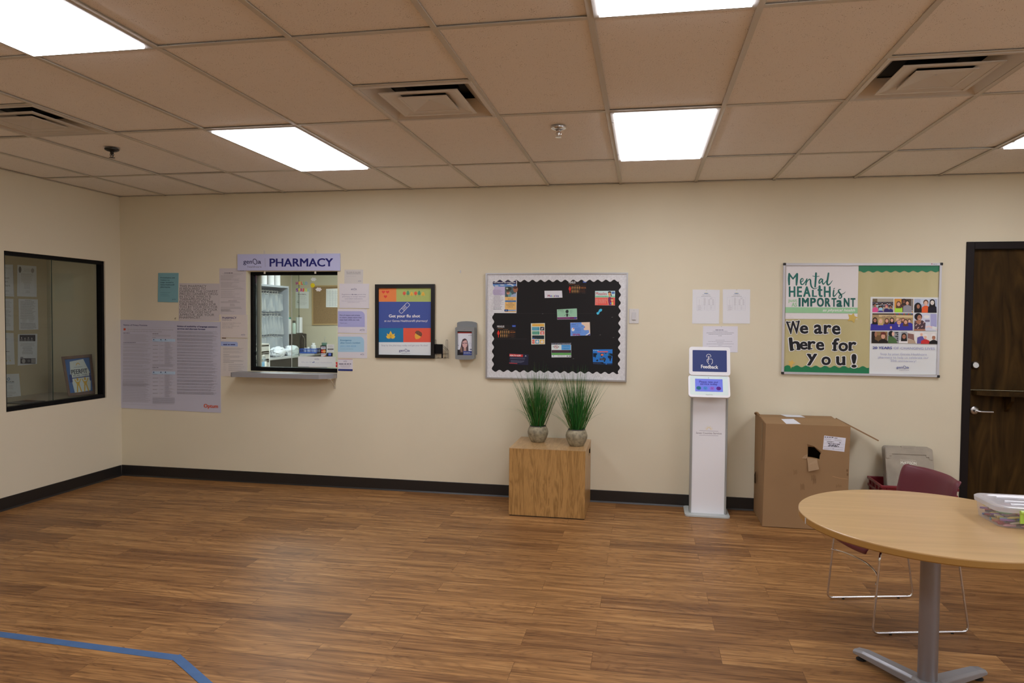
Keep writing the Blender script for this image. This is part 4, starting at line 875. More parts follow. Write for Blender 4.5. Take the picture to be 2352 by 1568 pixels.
def f_map(s):
    s.words(1785, 622, 1900, 626, 1, 9, pc(160, 190, 220), rag=0); s.words(1900, 623, 2140, 626, 1, 4, pc(110, 160, 210), rag=0); s.rr(1866, 642, 2070, 662, 6, pc(196, 86, 76)); k = pc(20, 30, 46)
    for P in ([(1782, 680), (1840, 678), (1866, 692), (1842, 720), (1838, 750), (1825, 770), (1812, 750), (1784, 752)], [(1838, 825), (1850, 805), (1875, 800), (1882, 820), (1865, 838)], [(1912, 690), (1950, 682), (1990, 690), (1985, 720), (1962, 735), (1950, 745), (1965, 758), (1950, 752), (1932, 728)], [(1968, 765), (1995, 760), (2030, 785), (2022, 815), (2005, 850), (1992, 850), (1990, 810), (1968, 790)], [(2065, 738), (2085, 722), (2125, 728), (2148, 750), (2130, 790), (2118, 835), (2105, 835), (2098, 785), (2072, 770)], [(2075, 690), (2110, 680), (2155, 688), (2156, 735), (2135, 730), (2100, 716), (2080, 712)], [(2005, 676), (2050, 672), (2040, 685), (2012, 690)]): s.poly(P, k)
    s.ell(1958, 710, 28, 18, pc(206, 110, 84)); s.rect(1910, 776, 2018, 814, pc(50, 52, 58)); s.words(1918, 785, 2010, 803, 3, 5, pc(110, 112, 116), center=True); g = pc(50, 140, 130)
    for a in ([(1838, 780), (1870, 720), (1930, 700)], [(1985, 705), (2060, 690), (2130, 730)], [(1985, 715), (2060, 715), (2110, 700)], [(1850, 760), (1890, 725), (1930, 712)]): s.stroke(a, 3, g)
    s.poly([(1780, 850), (1975, 850), (1990, 875), (2156, 876), (2154, 900), (1780, 892)], pc(24, 32, 54)); s.words(1786, 860, 1960, 882, 4, 4, pc(70, 80, 104)); s.rr(2024, 878, 2050, 895, 3, pc(60, 110, 190)); s.words(2056, 884, 2140, 884, 1, 4, pc(90, 110, 150))
pinned(B3, [(1776, 606), (2158, 604), (2152, 902), (1780, 892)], pc(36, 104, 178), 'bright blue world map poster at the board\'s lower right', f_map)
s = Sheet(B2, 1, -.0125); s.base([(1048, 810), (1090, 790), (1110, 740), (1150, 718), (1185, 735), (1172, 775), (1125, 798), (1105, 850), (1070, 862), (1046, 840)], pc(60, 162, 196), .002)
s.ell(1150, 745, 8, 8, pc(100, 190, 216)); s.ell(1075, 835, 10, 10, pc(110, 200, 224)); s.done('paper_cutout', 'small bright blue bone shaped cut-out on the black board', 'cut-out')

# light switch
sw = thing('light_switch', 'white rocker light switch right of the black board', 'light switch', px(1456, 743, 1, -.005))
a = px(1445, 709, 1, -.006); c_ = px(1467, 743, 1, -.006); MB().box((a.x, -.006, c_.z), (c_.x, 0, a.z)).build('cover_plate', mat('white_switch_plastic', (.72, .71, .70), .35), sw, bevel=.003)
cx = (a.x + c_.x) / 2; cz = (a.z + c_.z) / 2; q = MB(); q.hexa([(cx - .017, -.005, cz - .033), (cx + .017, -.005, cz - .033), (cx + .017, -.005, cz + .033), (cx - .017, -.005, cz + .033)], [(cx - .016, -.016, cz - .03), (cx + .016, -.016, cz - .03), (cx + .016, -.008, cz + .03), (cx - .016, -.008, cz + .03)]); q.build('rocker', mat('grey_switch_plastic', (.60, .59, .60), .35), sw, bevel=.002)
for dz in (.048, -.048): lathe_y([(.0035, 0), (0, .001)], (cx, -.006, cz + dz), 10).build('screw', STEEL, sw)

# three sheets above the kiosk
def f_fee(d):
    def f(s):
        s.ell(428 + d, 176, 28, 5, pc(96, 120, 150)); s.ell(428 + d, 164, 12, 5, pc(200, 196, 160)); s.words(380 + d, 192, 480 + d, 192, 1, 6, pc(110, 108, 120), rag=.3, center=True); s.words(370 + d, 209, 490 + d, 209, 1, 5, pc(110, 108, 120), rag=.1, center=True)
        x0, x1 = 316 + d, 537 + d; c = pc(160, 158, 170)
        for y in (222, 316, 336, 355, 377): s.stroke([(x0, y), (x1, y + 2)], 1.2, c, False)
        for x in (x0, x0 + 64, x0 + 124, x1): s.stroke([(x, 222), (x, 377)], 1.2, c, False)
        s.words(x0 + 82, 248, x0 + 108, 312, 10, 3.4, pc(142, 140, 150), rag=.1); s.words(x0 + 138, 248, x0 + 160, 312, 10, 3.4, pc(142, 140, 150), rag=.1); s.words(x0 + 186, 248, x0 + 208, 312, 10, 3.4, pc(142, 140, 150), rag=.1); s.words(x0 + 82, 228, x0 + 110, 242, 3, 3, pc(140, 138, 148)); s.words(x0 + 160, 228, x0 + 190, 242, 3, 3, pc(140, 138, 148)); s.words(x0 + 28, 250, x0 + 34, 310, 9, 3, pc(140, 138, 148))
        for y in (323, 343, 362): s.words(x0 + 12, y, x0 + 56, y + 5, 2, 3, pc(140, 138, 148)); s.words(x0 + 88, y, x0 + 104, y, 1, 4, pc(140, 138, 148)); s.words(x0 + 162, y, x0 + 184, y, 1, 4, pc(140, 138, 148))
        s.words(x0 + 4, 380, x0 + 62, 380, 1, 3, pc(150, 148, 158))
    return f
GK = 'sheets pinned above the kiosk'
WP = pc(188, 186, 194)
paper(R6, [(266, 129), (592, 133), (582, 541), (260, 537)], WP, 'paper_sheet', 'left one of two fee tables pinned above the feedback kiosk', 'paper', GK, f_fee(0))
paper(R6, [(628, 127), (957, 128), (953, 538), (628, 536)], WP, 'paper_sheet', 'right one of two fee tables pinned above the feedback kiosk', 'paper', GK, f_fee(364))
def f_not(s):
    c = pc(100, 98, 112); s.words(540, 611, 645, 611, 1, 7, c, rag=0); 
    for y, a in ((629, 90), (647, 165), (663, 140), (682, 24)): s.words(597 - a, y, 597 + a, y, 1, 6, c, rag=0)
    for y, a in ((734, 55), (750, 145), (764, 40), (779, 165), (795, 25), (812, 140)): s.words(597 - a, y, 597 + a, y, 1, 5, pc(124, 122, 134), rag=0)
paper(R6, [(390, 568), (808, 570), (806, 884), (386, 880)], pc(186, 182, 190), 'paper_sheet', 'landscape paper notice half behind the feedback kiosk', 'paper', GK, f_not)
PIN = mat('clear_push_pin', (.74, .72, .68), .25)
for (x, y), wh in (((432, 136), 'left fee table above the kiosk'), ((793, 133), 'right fee table above the kiosk'), ((611, 570), 'landscape notice behind the kiosk')):
    p = px(1540 + x / 5.225, 640 + y / 5.225, 1, -.003); tag(lathe_y([(.002, 0), (.005, .004), (.003, .007), (.005, .011), (0, .012)], p, 10).build('push_pin', PIN), 'clear push pin holding the ' + wh, 'push pin', 'push pins above the kiosk')

# ================================================================== WHITE-FRAMED BOARD ON THE RIGHT
wb = thing('display_board', 'white framed board with green trim and gold paper on the right', 'notice board', px(1976, 864, 1, -.02))
frame_ring(R7, [(104, 126), (2006, 124), (1970, 1496), (80, 1456)], [(128, 154), (1980, 154), (1942, 1470), (108, 1430)], -.022, 0, mat('white_board_frame', (.60, .60, .64), .35, .3), 'frame', wb, .004)
GOLD = wood('gold_parchment_paper', (.50, .435, .19), (.66, .60, .34), .6, 'z', 1., .5, 3, rings=False)
a = Sheet(R7, 1, -.008); q = MB(); q.prism([a.at(*p, 0) for p in ((118, 145), (1990, 145), (1952, 1480), (98, 1440))], (0, .007, 0)); q.build('paper_backing', GOLD, wb)
CAPM = mat('black_corner_cap', (.01, .01, .012), .4)
for x, y in ((115, 139), (1995, 137), (1957, 1484), (91, 1444)):
    p = px(1780 + x / 5.2275, 580 + y / 5.2275, 1, -.012); MB().box((p.x - .0105, -.025, p.z - .0105), (p.x + .0105, -.001, p.z + .0105)).build('corner_cap', CAPM, wb, bevel=.004)
GRN = mat('glossy_green_border', (.004, .21, .085), .2, spec=.6)
strip([(1005, 152), (1982, 152)], wavy((1005, 230), (1972, 226), 9, 9, 2.5), -.0105, .001, R7, GRN, 'border_strip', wb, 'green wavy border along the top')
strip([(108, 1432), (1130, 1450)], wavy((112, 1362), (1130, 1374), 11, 9, 1.0), -.0105, .001, R7, GRN, 'border_strip', wb, 'green wavy border along the bottom')
s = Sheet(R7, 1, -.0222); s.rect(1876, 131, 1890, 140, pc(140, 50, 60)); s.words(1900, 136, 1952, 136, 1, 7, pc(130, 130, 140), rag=0); s.done('maker_mark', None, None, parent=wb)
# poster: Mental HEALtH is ...
s = Sheet(C6, 1, -.0108); s.base([(262, 205), (2008, 202), (1980, 1495), (245, 1485)], pc(190, 184, 182), .0008)
g = pc(38, 96, 90); gd = pc(28, 84, 78); lg = pc(132, 176, 136)
s.stroke([(342, 405), (336, 520), (340, 665)], [46, 56, 40], g); s.stroke([(340, 405), (432, 525)], [44, 34], g, False); s.stroke([(432, 525), (532, 405)], [34, 46], g, False); s.stroke([(532, 410), (524, 540), (516, 670)], [52, 58, 38], g)
s.stroke([(625, 605), (668, 575), (676, 530), (650, 515), (622, 545), (616, 610), (635, 655), (672, 655), (720, 605), (768, 530)], [18, 20, 20, 22, 34, 38, 34, 26, 24, 26], g)
s.stroke([(768, 525), (740, 668)], [28, 34], g, False); s.stroke([(742, 650), (780, 580), (825, 535), (852, 560), (858, 640), (880, 715), (930, 758), (980, 758), (1020, 735)], [18, 20, 26, 38, 40, 36, 24, 16, 10], g)
s.stroke([(986, 392), (976, 560), (964, 715)], [48, 46, 42], g); s.stroke([(905, 455), (985, 470), (1062, 460)], [14, 18, 14], g)
s.stroke([(1140, 545), (1105, 525), (1065, 570), (1060, 625), (1085, 625), (1125, 570), (1145, 545)], [30, 30, 34, 32, 22, 20, 22], g); s.stroke([(1145, 540), (1140, 610), (1160, 652), (1200, 615), (1245, 560)], [30, 34, 30, 20, 18], g)
s.stroke([(1286, 392), (1265, 530), (1250, 620), (1275, 668), (1325, 640), (1378, 568)], [40, 46, 46, 40, 22, 12], g)
for ch, b_ in (('H', (330, 706, 491, 958)), ('E', (527, 706, 650, 958)), ('A', (676, 706, 856, 958)), ('L', (888, 788, 1008, 958)), ('H', (1172, 706, 1338, 962))): s.text(ch, 0, 1, 0, 1, g, .045, box=b_)
s.stroke([(1072, 708), (1072, 900), (1085, 935), (1125, 940)], [56, 56, 52, 44], g, False); s.rect(1022, 772, 1138, 812, g)
s.stroke([(1412, 800), (1402, 880), (1406, 940), (1440, 930), (1490, 870), (1528, 835)], [30, 34, 34, 24, 16, 14], gd); s.stroke([(1408, 766), (1434, 750)], 17, gd, False)
s.stroke([(1582, 778), (1545, 782), (1525, 815), (1548, 860), (1590, 915), (1596, 960), (1565, 995), (1536, 975), (1548, 925), (1600, 895), (1650, 875), (1692, 836)], [14, 22, 34, 40, 40, 34, 24, 22, 20, 18, 16, 8], gd)
for ch, b_ in (('I', (566, 980, 616, 1190)), ('M', (645, 980, 815, 1190)), ('P', (845, 980, 985, 1190)), ('O', (1005, 976, 1176, 1196)), ('R', (1200, 982, 1334, 1194)), ('T', (1356, 984, 1476, 1194)), ('a', (1475, 1034, 1616, 1200)), ('N', (1650, 984, 1790, 1196)), ('T', (1814, 986, 1932, 1198))): s.text(ch, 0, 1, 0, 1, gd, .05, box=b_)
s.text('just', 318, 533, 1076, 76, lg, .02); s.text('AS', 398, 530, 1188, 90, lg, .025)
s.poly([(250, 1204), (1986, 1216), (1983, 1354), (248, 1340)], lg); s.text('as physical health', 1146, 1925, 1304, 62, pc(196, 206, 194), .016, 2, .35)
s.words(270, 1456, 470, 1460, 1, 6, LGREY); s.words(358, 1412, 390, 1412, 1, 5, LGREY)
s.done('poster', 'white poster in green lettering saying Mental HEALtH is just AS IMPORTaNT', 'poster', 'posters on the white framed board')
# anniversary poster
s = Sheet(B4, 1, -.0112); s.base([(38, 12), (1366, 24), (1332, 1528), (12, 1508)], pc(188, 188, 186), .0008); s.k += 1
SK = (pc(96, 62, 48), pc(150, 104, 82), pc(196, 150, 126), pc(206, 166, 148)); HB, HN, HG = pc(24, 20, 22), pc(82, 54, 40), pc(176, 150, 100)
s.poly([(76, 46), (486, 46), (483, 313), (72, 311)], pc(150, 144, 132)); s.rect(80, 50, 170, 120, pc(96, 84, 66)); s.rect(74, 110, 480, 210, pc(70, 68, 76))
R = random.Random(2)
for k in range(16): x = 90 + k * 25; y = 120 + R.random() * 60; s.ell(x, y, 15, 18, HB, 10); s.ell(x, y + 8, 10, 12, (SK[1], SK[2], SK[0])[k % 3], 10); s.rect(x - 9, y + 9, x + 9, y + 20, pc(170, 180, 200))
s.person(130, 180, 30, SK[1], HB, pc(196, 76, 130), w=1.9, bot=312); s.person(350, 205, 28, SK[2], pc(160, 60, 80), pc(44, 36, 90), w=1.9, bot=312); s.person(430, 215, 28, SK[1], HB, pc(40, 40, 96), w=1.7, bot=312); s.person(235, 235, 40, SK[1], HB, pc(56, 46, 130), w=2.0, bot=312); s.rr(200, 222, 272, 278, 16, pc(140, 180, 214)); s.rr(150, 175, 185, 205, 8, pc(160, 186, 206))
s.poly([(504, 50), (872, 52), (866, 316), (502, 313)], pc(186, 130, 58)); s.rect(640, 52, 866, 190, pc(70, 56, 44)); s.rect(830, 54, 866, 300, pc(150, 146, 140)); [s.rect(835, 60 + k * 24, 862, 72 + k * 24, pc(50, 46, 46)) for k in range(9)]
s.person(690, 96, 36, SK[0], HB, pc(48, 38, 36), w=1.9, bot=314); s.words(650, 175, 735, 260, 4, 10, pc(120, 70, 60)); s.person(585, 150, 40, SK[2], HN, pc(150, 200, 60), True, 1.9, 312); s.person(755, 130, 36, SK[2], HB, pc(130, 130, 140), w=2.4, bot=315)
s.poly([(892, 52), (1334, 55), (1330, 322), (888, 319)], pc(150, 156, 172)); s.rect(1010, 60, 1180, 150, pc(172, 178, 192)); s.ell(960, 215, 72, 90, HB); s.poly([(892, 180), (1030, 180), (1040, 319), (888, 319)], HB); s.ell(968, 200, 30, 42, SK[1])
s.person(1115, 130, 46, SK[3], HN, pc(224, 84, 40), w=1.8, bot=321); s.person(1240, 120, 46, pc(216, 186, 176), HB, pc(26, 24, 34), True, 1.9, 322)
s.poly([(74, 332), (866, 334), (860, 668), (66, 660)], pc(150, 128, 92)); s.rect(76, 334, 864, 362, pc(70, 60, 50)); s.poly([(200, 362), (860, 380), (860, 420), (200, 400)], pc(186, 168, 128)); s.text('LOVE HAPPENS HERE', 262, 540, 408, 26, pc(90, 66, 56), .02)
for k in range(12): s.rect(500 + k * 30, 336, 520 + k * 30, 360, (pc(160, 50, 50), pc(50, 110, 70), pc(60, 70, 140))[k % 3])
bl = pc(50, 46, 136)
for x, y, r, sk, h, lg_ in ((565, 455, 28, 3, HG, 0), (630, 470, 26, 2, HN, 0), (672, 460, 28, 2, HN, 1), (795, 480, 30, 3, HN, 0), (355, 475, 36, 2, HN, 1), (455, 465, 36, 2, HB, 1), (125, 465, 40, 1, HB, 1), (235, 480, 40, 3, HG, 1), (722, 500, 40, 2, HN, 1), (592, 510, 42, 2, pc(150, 120, 104), 0)): s.person(x, y, r, SK[sk], h, bl, bool(lg_), 2.2, 664)
s.poly([(570, 570), (592, 600), (614, 570)], pc(200, 200, 206)); s.ell(436, 610, 20, 28, SK[2])
s.poly([(890, 340), (1330, 343), (1324, 676), (884, 672)], pc(176, 176, 196)); s.rect(1206, 343, 1325, 600, pc(146, 148, 186)); s.ell(1130, 400, 60, 30, pc(206, 206, 220)); s.rect(1100, 460, 1190, 500, pc(110, 104, 130)); s.ell(968, 400, 76, 72, HB); s.poly([(890, 480), (950, 470), (1050, 470), (1110, 520), (1100, 640), (890, 640)], pc(70, 52, 60)); [s.ell(900 + (k * 37) % 190, 500 + (k * 53) % 130, 9, 7, pc(180, 150, 150), 8) for k in range(24)]; s.poly([(920, 470), (1030, 470), (1010, 530), (970, 545), (930, 520)], SK[1]); s.ell(990, 420, 44, 56, SK[1]); s.stroke([(975, 440), (992, 448), (1010, 440)], 9, pc(206, 190, 186)); s.poly([(884, 640), (1100, 640), (1110, 672), (884, 672)], SK[1]); s.stroke([(1125, 600), (1180, 590), (1240, 610), (1320, 650)], 34, pc(206, 170, 168)); s.poly([(1240, 580), (1325, 600), (1325, 660), (1240, 640)], pc(190, 190, 214))
s.poly([(64, 686), (368, 688), (362, 914), (58, 912)], pc(96, 74, 48)); s.rect(150, 690, 366, 760, pc(130, 104, 66)); s.poly([(64, 686), (130, 690), (120, 840), (180, 870), (200, 912), (60, 912)], pc(26, 20, 18)); s.ell(140, 740, 24, 54, SK[1]); s.person(284, 775, 50, SK[2], HN, pc(22, 18, 18), w=1.9, bot=913); s.poly([(236, 745), (240, 705), (300, 695), (340, 720), (342, 750)], pc(90, 40, 36))
s.poly([(386, 690), (750, 690), (744, 916), (380, 914)], pc(130, 132, 136)); [s.rect(520 + (k % 2) * 30, 700 + k * 36, 580, 722 + k * 36, pc(40, 42, 48)) for k in range(5)]; s.rect(580, 690, 640, 880, pc(150, 152, 156)); s.poly([(386, 770), (450, 770), (530, 830), (560, 914), (380, 914)], pc(66, 96, 56)); s.ell(440, 730, 50, 56, HB); s.ell(478, 735, 26, 42, SK[3]); s.person(690, 780, 46, SK[1], HB, pc(196, 190, 200), True, 2.3, 915)
s.poly([(766, 692), (1322, 696), (1312, 932), (762, 918)], pc(190, 184, 178)); s.poly([(766, 720), (880, 740), (890, 860), (764, 820)], pc(120, 88, 82)); s.poly([(764, 830), (900, 860), (920, 920), (762, 918)], pc(160, 140, 120)); s.rect(900, 694, 1020, 780, pc(216, 210, 206))
s.person(1030, 740, 34, SK[3], pc(200, 196, 190), pc(84, 76, 140), w=2.6, bot=922); s.person(1105, 795, 38, SK[3], pc(206, 204, 204), pc(176, 44, 44), w=2.3, bot=928); s.person(1268, 800, 44, SK[1], pc(210, 208, 208), pc(20, 18, 20), w=2.1, bot=931)
for x, y, r in ((1034, 712, 36), (1105, 768, 42), (1268, 768, 48)): s.ell(x, y, r, r * .8, pc(212, 210, 208), 16, 180, 360); s.rect(x - r * 1.1, y - 4, x + r * 1.1, y + 5, pc(206, 204, 202))
s.text('20 YEARS', 80, 458, 1026, 46, pc(62, 72, 136), .03, 3); s.text('OF CHANGING LIVES', 490, 1290, 1032, 46, pc(128, 132, 172), -.004, 12)
for t, a_, b_, y in (('Stop by your Genoa Healthcare', 230, 1134, 1142), ('pharmacy to help us celebrate our', 188, 1170, 1208), ('20th anniversary!', 428, 925, 1274)): s.text(t, a_, b_, y, 40, pc(138, 142, 172), -.004, 10)
s.genoa(543, 785, 1405, 44, pc(74, 82, 134)); s.done('poster', 'white anniversary poster with a collage of nine group photographs', 'poster', 'posters on the white framed board')
# stars
def star(pts, c, lab, lift=-.0125, th=.0012):
    s = Sheet(R7, 1, lift); s.base(pts, c, th); s.done('paper_star', lab, 'star', 'gold paper stars')
star([(878, 738), (918, 748), (945, 724), (958, 762), (1000, 780), (962, 798), (952, 845), (920, 815), (874, 822), (892, 785)], pc(178, 156, 84), 'gold paper star at the corner of the green lettered poster')
star([(160, 1300), (195, 1306), (212, 1284), (218, 1310), (246, 1322), (216, 1338), (192, 1392), (182, 1350), (156, 1342), (178, 1324)], pc(186, 156, 84), 'gold paper star at the lower left of the white framed board')
# cut-out letters
LT = [('W', 142, 826, 300, 972, -4, 'starting the first line'), ('e', 304, 876, 394, 968, 0, 'second in the first line'), ('a', 474, 868, 562, 970, 0, 'starting the word are'), ('r', 592, 872, 672, 970, 0, 'in the word are'), ('e', 690, 878, 780, 978, 0, 'ending the first line'),
      ('h', 180, 1020, 292, 1168, -6, 'starting the second line'), ('e', 303, 1072, 386, 1160, 0, 'second in the second line'), ('r', 400, 1066, 482, 1160, 0, 'in the word here'), ('e', 498, 1074, 586, 1168, 0, 'ending the word here'), ('f', 692, 1032, 764, 1176, 2, 'in the word for'), ('o', 768, 1084, 872, 1180, 0, 'in the word for'), ('r', 890, 1076, 972, 1174, 0, 'ending the second line'),
      ('y', 388, 1218, 500, 1350, 0, 'starting the bottom line'), ('o', 563, 1252, 664, 1346, 0, 'in the bottom line'), ('u', 742, 1250, 838, 1348, 0, 'in the bottom line'), ('!', 928, 1222, 970, 1376, 0, '')]
for ch, x0, y0, x1, y1, ro, where in LT:
    s = Sheet(R7, 1, -.0118); V, Fs = glyphs(ch); OB = [(0, 0)] + [(.03 * math.cos(a), .03 * math.sin(a)) for a in [k * math.pi / 4 for k in range(8)]]; OW = OB + [(r_ * math.cos(a), r_ * math.sin(a)) for r_ in (.045, .07) for a in [k * math.pi / 6 for k in range(12)]]
    bx0, bx1 = min(v[0] for v in V), max(v[0] for v in V); by0, by1 = min(v[1] for v in V), max(v[1] for v in V); cx, cy = (x0 + x1) / 2, (y0 + y1) / 2
    def m_(v, k=1): 
        x = x0 + (v[0] - bx0) / (bx1 - bx0) * (x1 - x0); y = y1 - (v[1] - by0) / (by1 - by0) * (y1 - y0)
        return rot(cx, cy, [(x - cx, y - cy)], math.radians(ro))[0]
    h = y1 - y0; wv = x1 - x0; bars = {'W': [(x0 - 4, x0 + wv * .32, y0), (x1 - wv * .30, x1 + 2, y0)], 'r': [(x0 - 10, x0 + wv * .62, y1), (x0 - 8, x0 + wv * .3, y0)], 'h': [(x0 - 6, x0 + wv * .4, y1), (x1 - wv * .38, x1 + 8, y1), (x0 - 8, x0 + wv * .3, y0)], 'f': [(x0 - 6, x0 + wv * .85, y1)], 'y': [(x0 - 6, x0 + wv * .42, y0), (x1 - wv * .34, x1 + 4, y0)], 'u': [(x0 - 10, x0 + wv * .3, y0), (x1 - wv * .36, x1, y0), (x1 - 14, x1 + 10, y1)], 'a': [(x1 - 16, x1 + 10, y1)]}.get(ch, [])
    for i_, (dx_, dy_) in enumerate(OW): s.k = i_ * .5; P = [s.at(*m_((v[0] + dx_, v[1] + dy_))) for v in V]; s.mb.add(P, Fs, 0, pc(190, 188, 184)); s.mb.add([p + Vector((0, .0012, 0)) for p in P], Fs, 0, pc(190, 188, 184))
    def bar(a0, a1, y, e, c): 
        up_ = -13 if y == y1 else 0; s.poly([rot(cx, cy, [(xx - cx, yy - cy)], math.radians(ro))[0] for xx, yy in ((a0 - e, y + up_ - e), (a1 + e, y + up_ - e), (a1 + e, y + up_ + 13 + e), (a0 - e, y + up_ + 13 + e))], c)
    for a0, a1, y in bars: bar(a0, a1, y, 7, pc(190, 188, 184))
    s.k += 3
    for dx_, dy_ in OB: s.k += .5; s.mb.add([s.at(*m_((v[0] + dx_, v[1] + dy_))) for v in V], Fs, 0, pc(24, 24, 28))
    for a0, a1, y in bars: bar(a0, a1, y, 0, pc(24, 24, 28))
    nm = f'black cut-out letter {ch} {where} of We are here for you' if ch != '!' else 'black cut-out exclamation mark at the end of the board message'
    s.done('cutout_letter', nm, 'letter', 'black cut-out letters on the board')

# ================================================================== FEEDBACK KIOSK
kk = thing('feedback_kiosk', 'slim white feedback kiosk with a tilted rating screen', 'kiosk', (.73, -.15, 0))
KW = mat('white_powder_coat', (.89, .90, .94), .35); KA = mat('satin_aluminium_edge', (.42, .45, .45), .4, .5)
MB().prism([(x, y, .002) for x, y in rrect(.552, -.305, .898, -.012, .03)], (0, 0, .012)).build('base_plate', mat('pale_grey_steel', (.52, .56, .55), .4), kk, bevel=.003)
for x in (.588, .858): MB().box((x, -.23, .014), (x + .016, -.16, .98)).build('edge_profile', KA, kk, bevel=.004)
MB().box((.604, -.224, .014), (.858, -.166, .98)).build('column', KW, kk)
s = Sheet(K1, 1, -.2242); gy = pc(150, 146, 160); yl = pc(206, 186, 130)
s.stroke([(242, 760), (400, 766)], 3, gy, False); s.stroke([(242, 798), (400, 804)], 3, gy, False); s.text('Seven Counties Services', 214, 428, 786, 15, pc(120, 112, 124), .008, 6)
s.stroke([(304 + 17 + 17 * math.cos(a), 752 - 17 * math.sin(a)) for a in [math.pi * k / 8 for k in range(9)]], 4, yl)
for k in range(9): a = math.pi * (k + .0) / 8; s.stroke([(321 + 23 * math.cos(a), 752 - 23 * math.sin(a)), (321 + (33 if k % 2 else 29) * math.cos(a), 752 - (33 if k % 2 else 29) * math.sin(a))], 2, yl, False)
s.done('printed_logo', None, None, parent=kk)
class Panel(Sheet):
    """print on a tilted panel given by its origin and two edge vectors (u right, v down), drawn 0..w, 0..h"""
    def __init__(s, o, eu, ev, w_, h_): s.o = Vector(o); s.eu = Vector(eu) / w_; s.ev = Vector(ev) / h_; s.nn = s.ev.cross(s.eu).normalized(); s.nn = s.nn if s.nn.y < 0 else -s.nn; s.k = 0; s.mb = MB()
    def at(s, x, y, lift=None): return s.o + s.eu * x + s.ev * y + s.nn * (s.k * s.STEP if lift is None else lift)
# upper plate, tipped slightly back, then the tilted screen below
o1 = Vector((.568, -.200, 1.346)); eu = Vector((.316, 0, 0)); e1 = Vector((0, -.055, -.222)); n1 = Vector((0, -.222, .055)).normalized()
def plate(o, e, n, th, mm, name, r=.022, ins=0.):
    W2 = eu.length; Hh = e.length; ex = eu.normalized(); ez = e.normalized()
    pts = rrect(ins, ins, W2 - ins, Hh - ins, r); q = MB(); q.prism([o + ex * a + ez * b_ for a, b_ in pts], -n * th); return q.build(name, mm, kk, bevel=.003)
plate(o1, e1, n1, .012, KW, 'sign_panel')
s = Panel(o1 + n1 * .0006, eu, e1, 498, 355); 
s.rr(42, 42, 457, 312, 8, pc(44, 56, 104)); wt = pc(196, 198, 210)
s.stroke([(238 + 26 * math.cos(a), 116 + 24 * math.sin(a)) for a in [math.radians(150 + 240 * k / 12) for k in range(13)]], 5, wt)
s.stroke([(232, 186), (232, 118), (244, 118), (244, 160), (262, 150), (276, 152), (284, 166), (284, 194), (272, 216)], 5.5, wt, False); s.stroke([(232, 150), (216, 164), (218, 184), (240, 214)], 5.5, wt, False)
s.text('Feedback', 145, 352, 268, 42, wt, .03, 4); s.done('sign_print', None, None, parent=kk)
o2 = Vector((.562, -.244, 1.1235)); e2 = Vector((0, -.095, -.165)); n2 = Vector((0, -.165, .095)).normalized()
plate(o2, e2, n2, .022, KW, 'screen_housing', .025)
s = Panel(o2 + n2 * .0006, eu, e2, 500, 250)
s.rr(20, 12, 478, 226, 14, pc(180, 192, 192)); s.ell(246, 32, 5, 3, pc(70, 76, 80)); s.text('HappyOrNot', 208, 292, 226, 10, pc(110, 124, 124)); s.done('screen_bezel', 'pale green grey bezel', None, parent=kk)
SCR = colmat('lit_screen', .15); nt = SCR.node_tree; bs = nt.nodes['Principled BSDF']
at_ = [n for n in nt.nodes if n.type == 'ATTRIBUTE'][0]; nt.links.new(at_.outputs['Color'], bs.inputs['Emission Color']); bs.inputs['Emission Strength'].default_value = .8; nt.links.remove(bs.inputs['Base Color'].links[0]); bs.inputs['Base Color'].default_value = (.01, .01, .01, 1)
s = Panel(o2 + n2 * .0012, eu, e2, 500, 250); ec = lambda *c: tuple(x for x in lin(c))
s.rect(82, 44, 414, 188, ec(124, 134, 240)); s.text('Please rate our', 132, 362, 88, 22, ec(52, 40, 140), .02); s.text('service today', 144, 350, 112, 22, ec(52, 40, 140), .02)
for x, c_, sm in ((124, (28, 116, 140), 1), (204, (90, 146, 226), .3), (286, (160, 110, 216), -.4), (364, (104, 42, 150), -1)):
    s.ell(x, 150, 29, 21, ec(*c_)); k = ec(24, 30, 80); s.ell(x - 9, 144, 3.4, 4, k, 8); s.ell(x + 9, 144, 3.4, 4, k, 8); s.stroke([(x - 11, 157 - 2 * sm), (x, 157 + 4 * sm), (x + 11, 157 - 2 * sm)], 3, k)
s.done('screen', 'lit rating screen with four coloured faces', None, parent=kk, m=SCR)
MB().box((.66, -.20, .96), (.80, -.165, 1.2)).build('rear_bracket', KA, kk)

# ================================================================== OAK CUBE AND PLANTS
OAK = wood('oak_veneer', (.29, .155, .046), (.50, .285, .098), .38, 'z', 1.9, 1.4, 11, coat=.12)
OAKT = wood('oak_veneer_top', (.42, .245, .10), (.57, .36, .165), .30, 'y', 1.6, 1.4, 9, coat=.2)
cb = thing('plinth_cube', 'oak veneered cube stand under two grass plants', 'plinth', (-.52, -.295, 0))
CX0, CX1, CY0, CY1, CZ = -.822, -.221, -.575, -.017, .537
q = MB(); q.box((CX0, CY0, .008), (CX1, CY0 + .018, CZ - .0025)); q.build('front_panel', OAK, cb)
q = MB(); q.box((CX0, CY0 + .018, .008), (CX0 + .018, CY1, CZ - .003)); q.build('side_panel', OAK, cb)
q = MB(); x_ = CX1 - .018; zs = [.008, CZ - .10, CZ - .055, CZ - .003]; ys = [CY0 + .018, CY1 - .19, CY1 - .09, CY1]
q.box((x_, ys[0], zs[0]), (CX1, ys[3], zs[1])); q.box((x_, ys[0], zs[2]), (CX1, ys[3], zs[3])); q.box((x_, ys[0], zs[1]), (CX1, ys[1], zs[2])); q.box((x_, ys[2], zs[1]), (CX1, ys[3], zs[2])); o_ = q.build('side_panel', OAK, cb)
DES = mat('dark_edge_strip', (.03, .02, .015), .5)
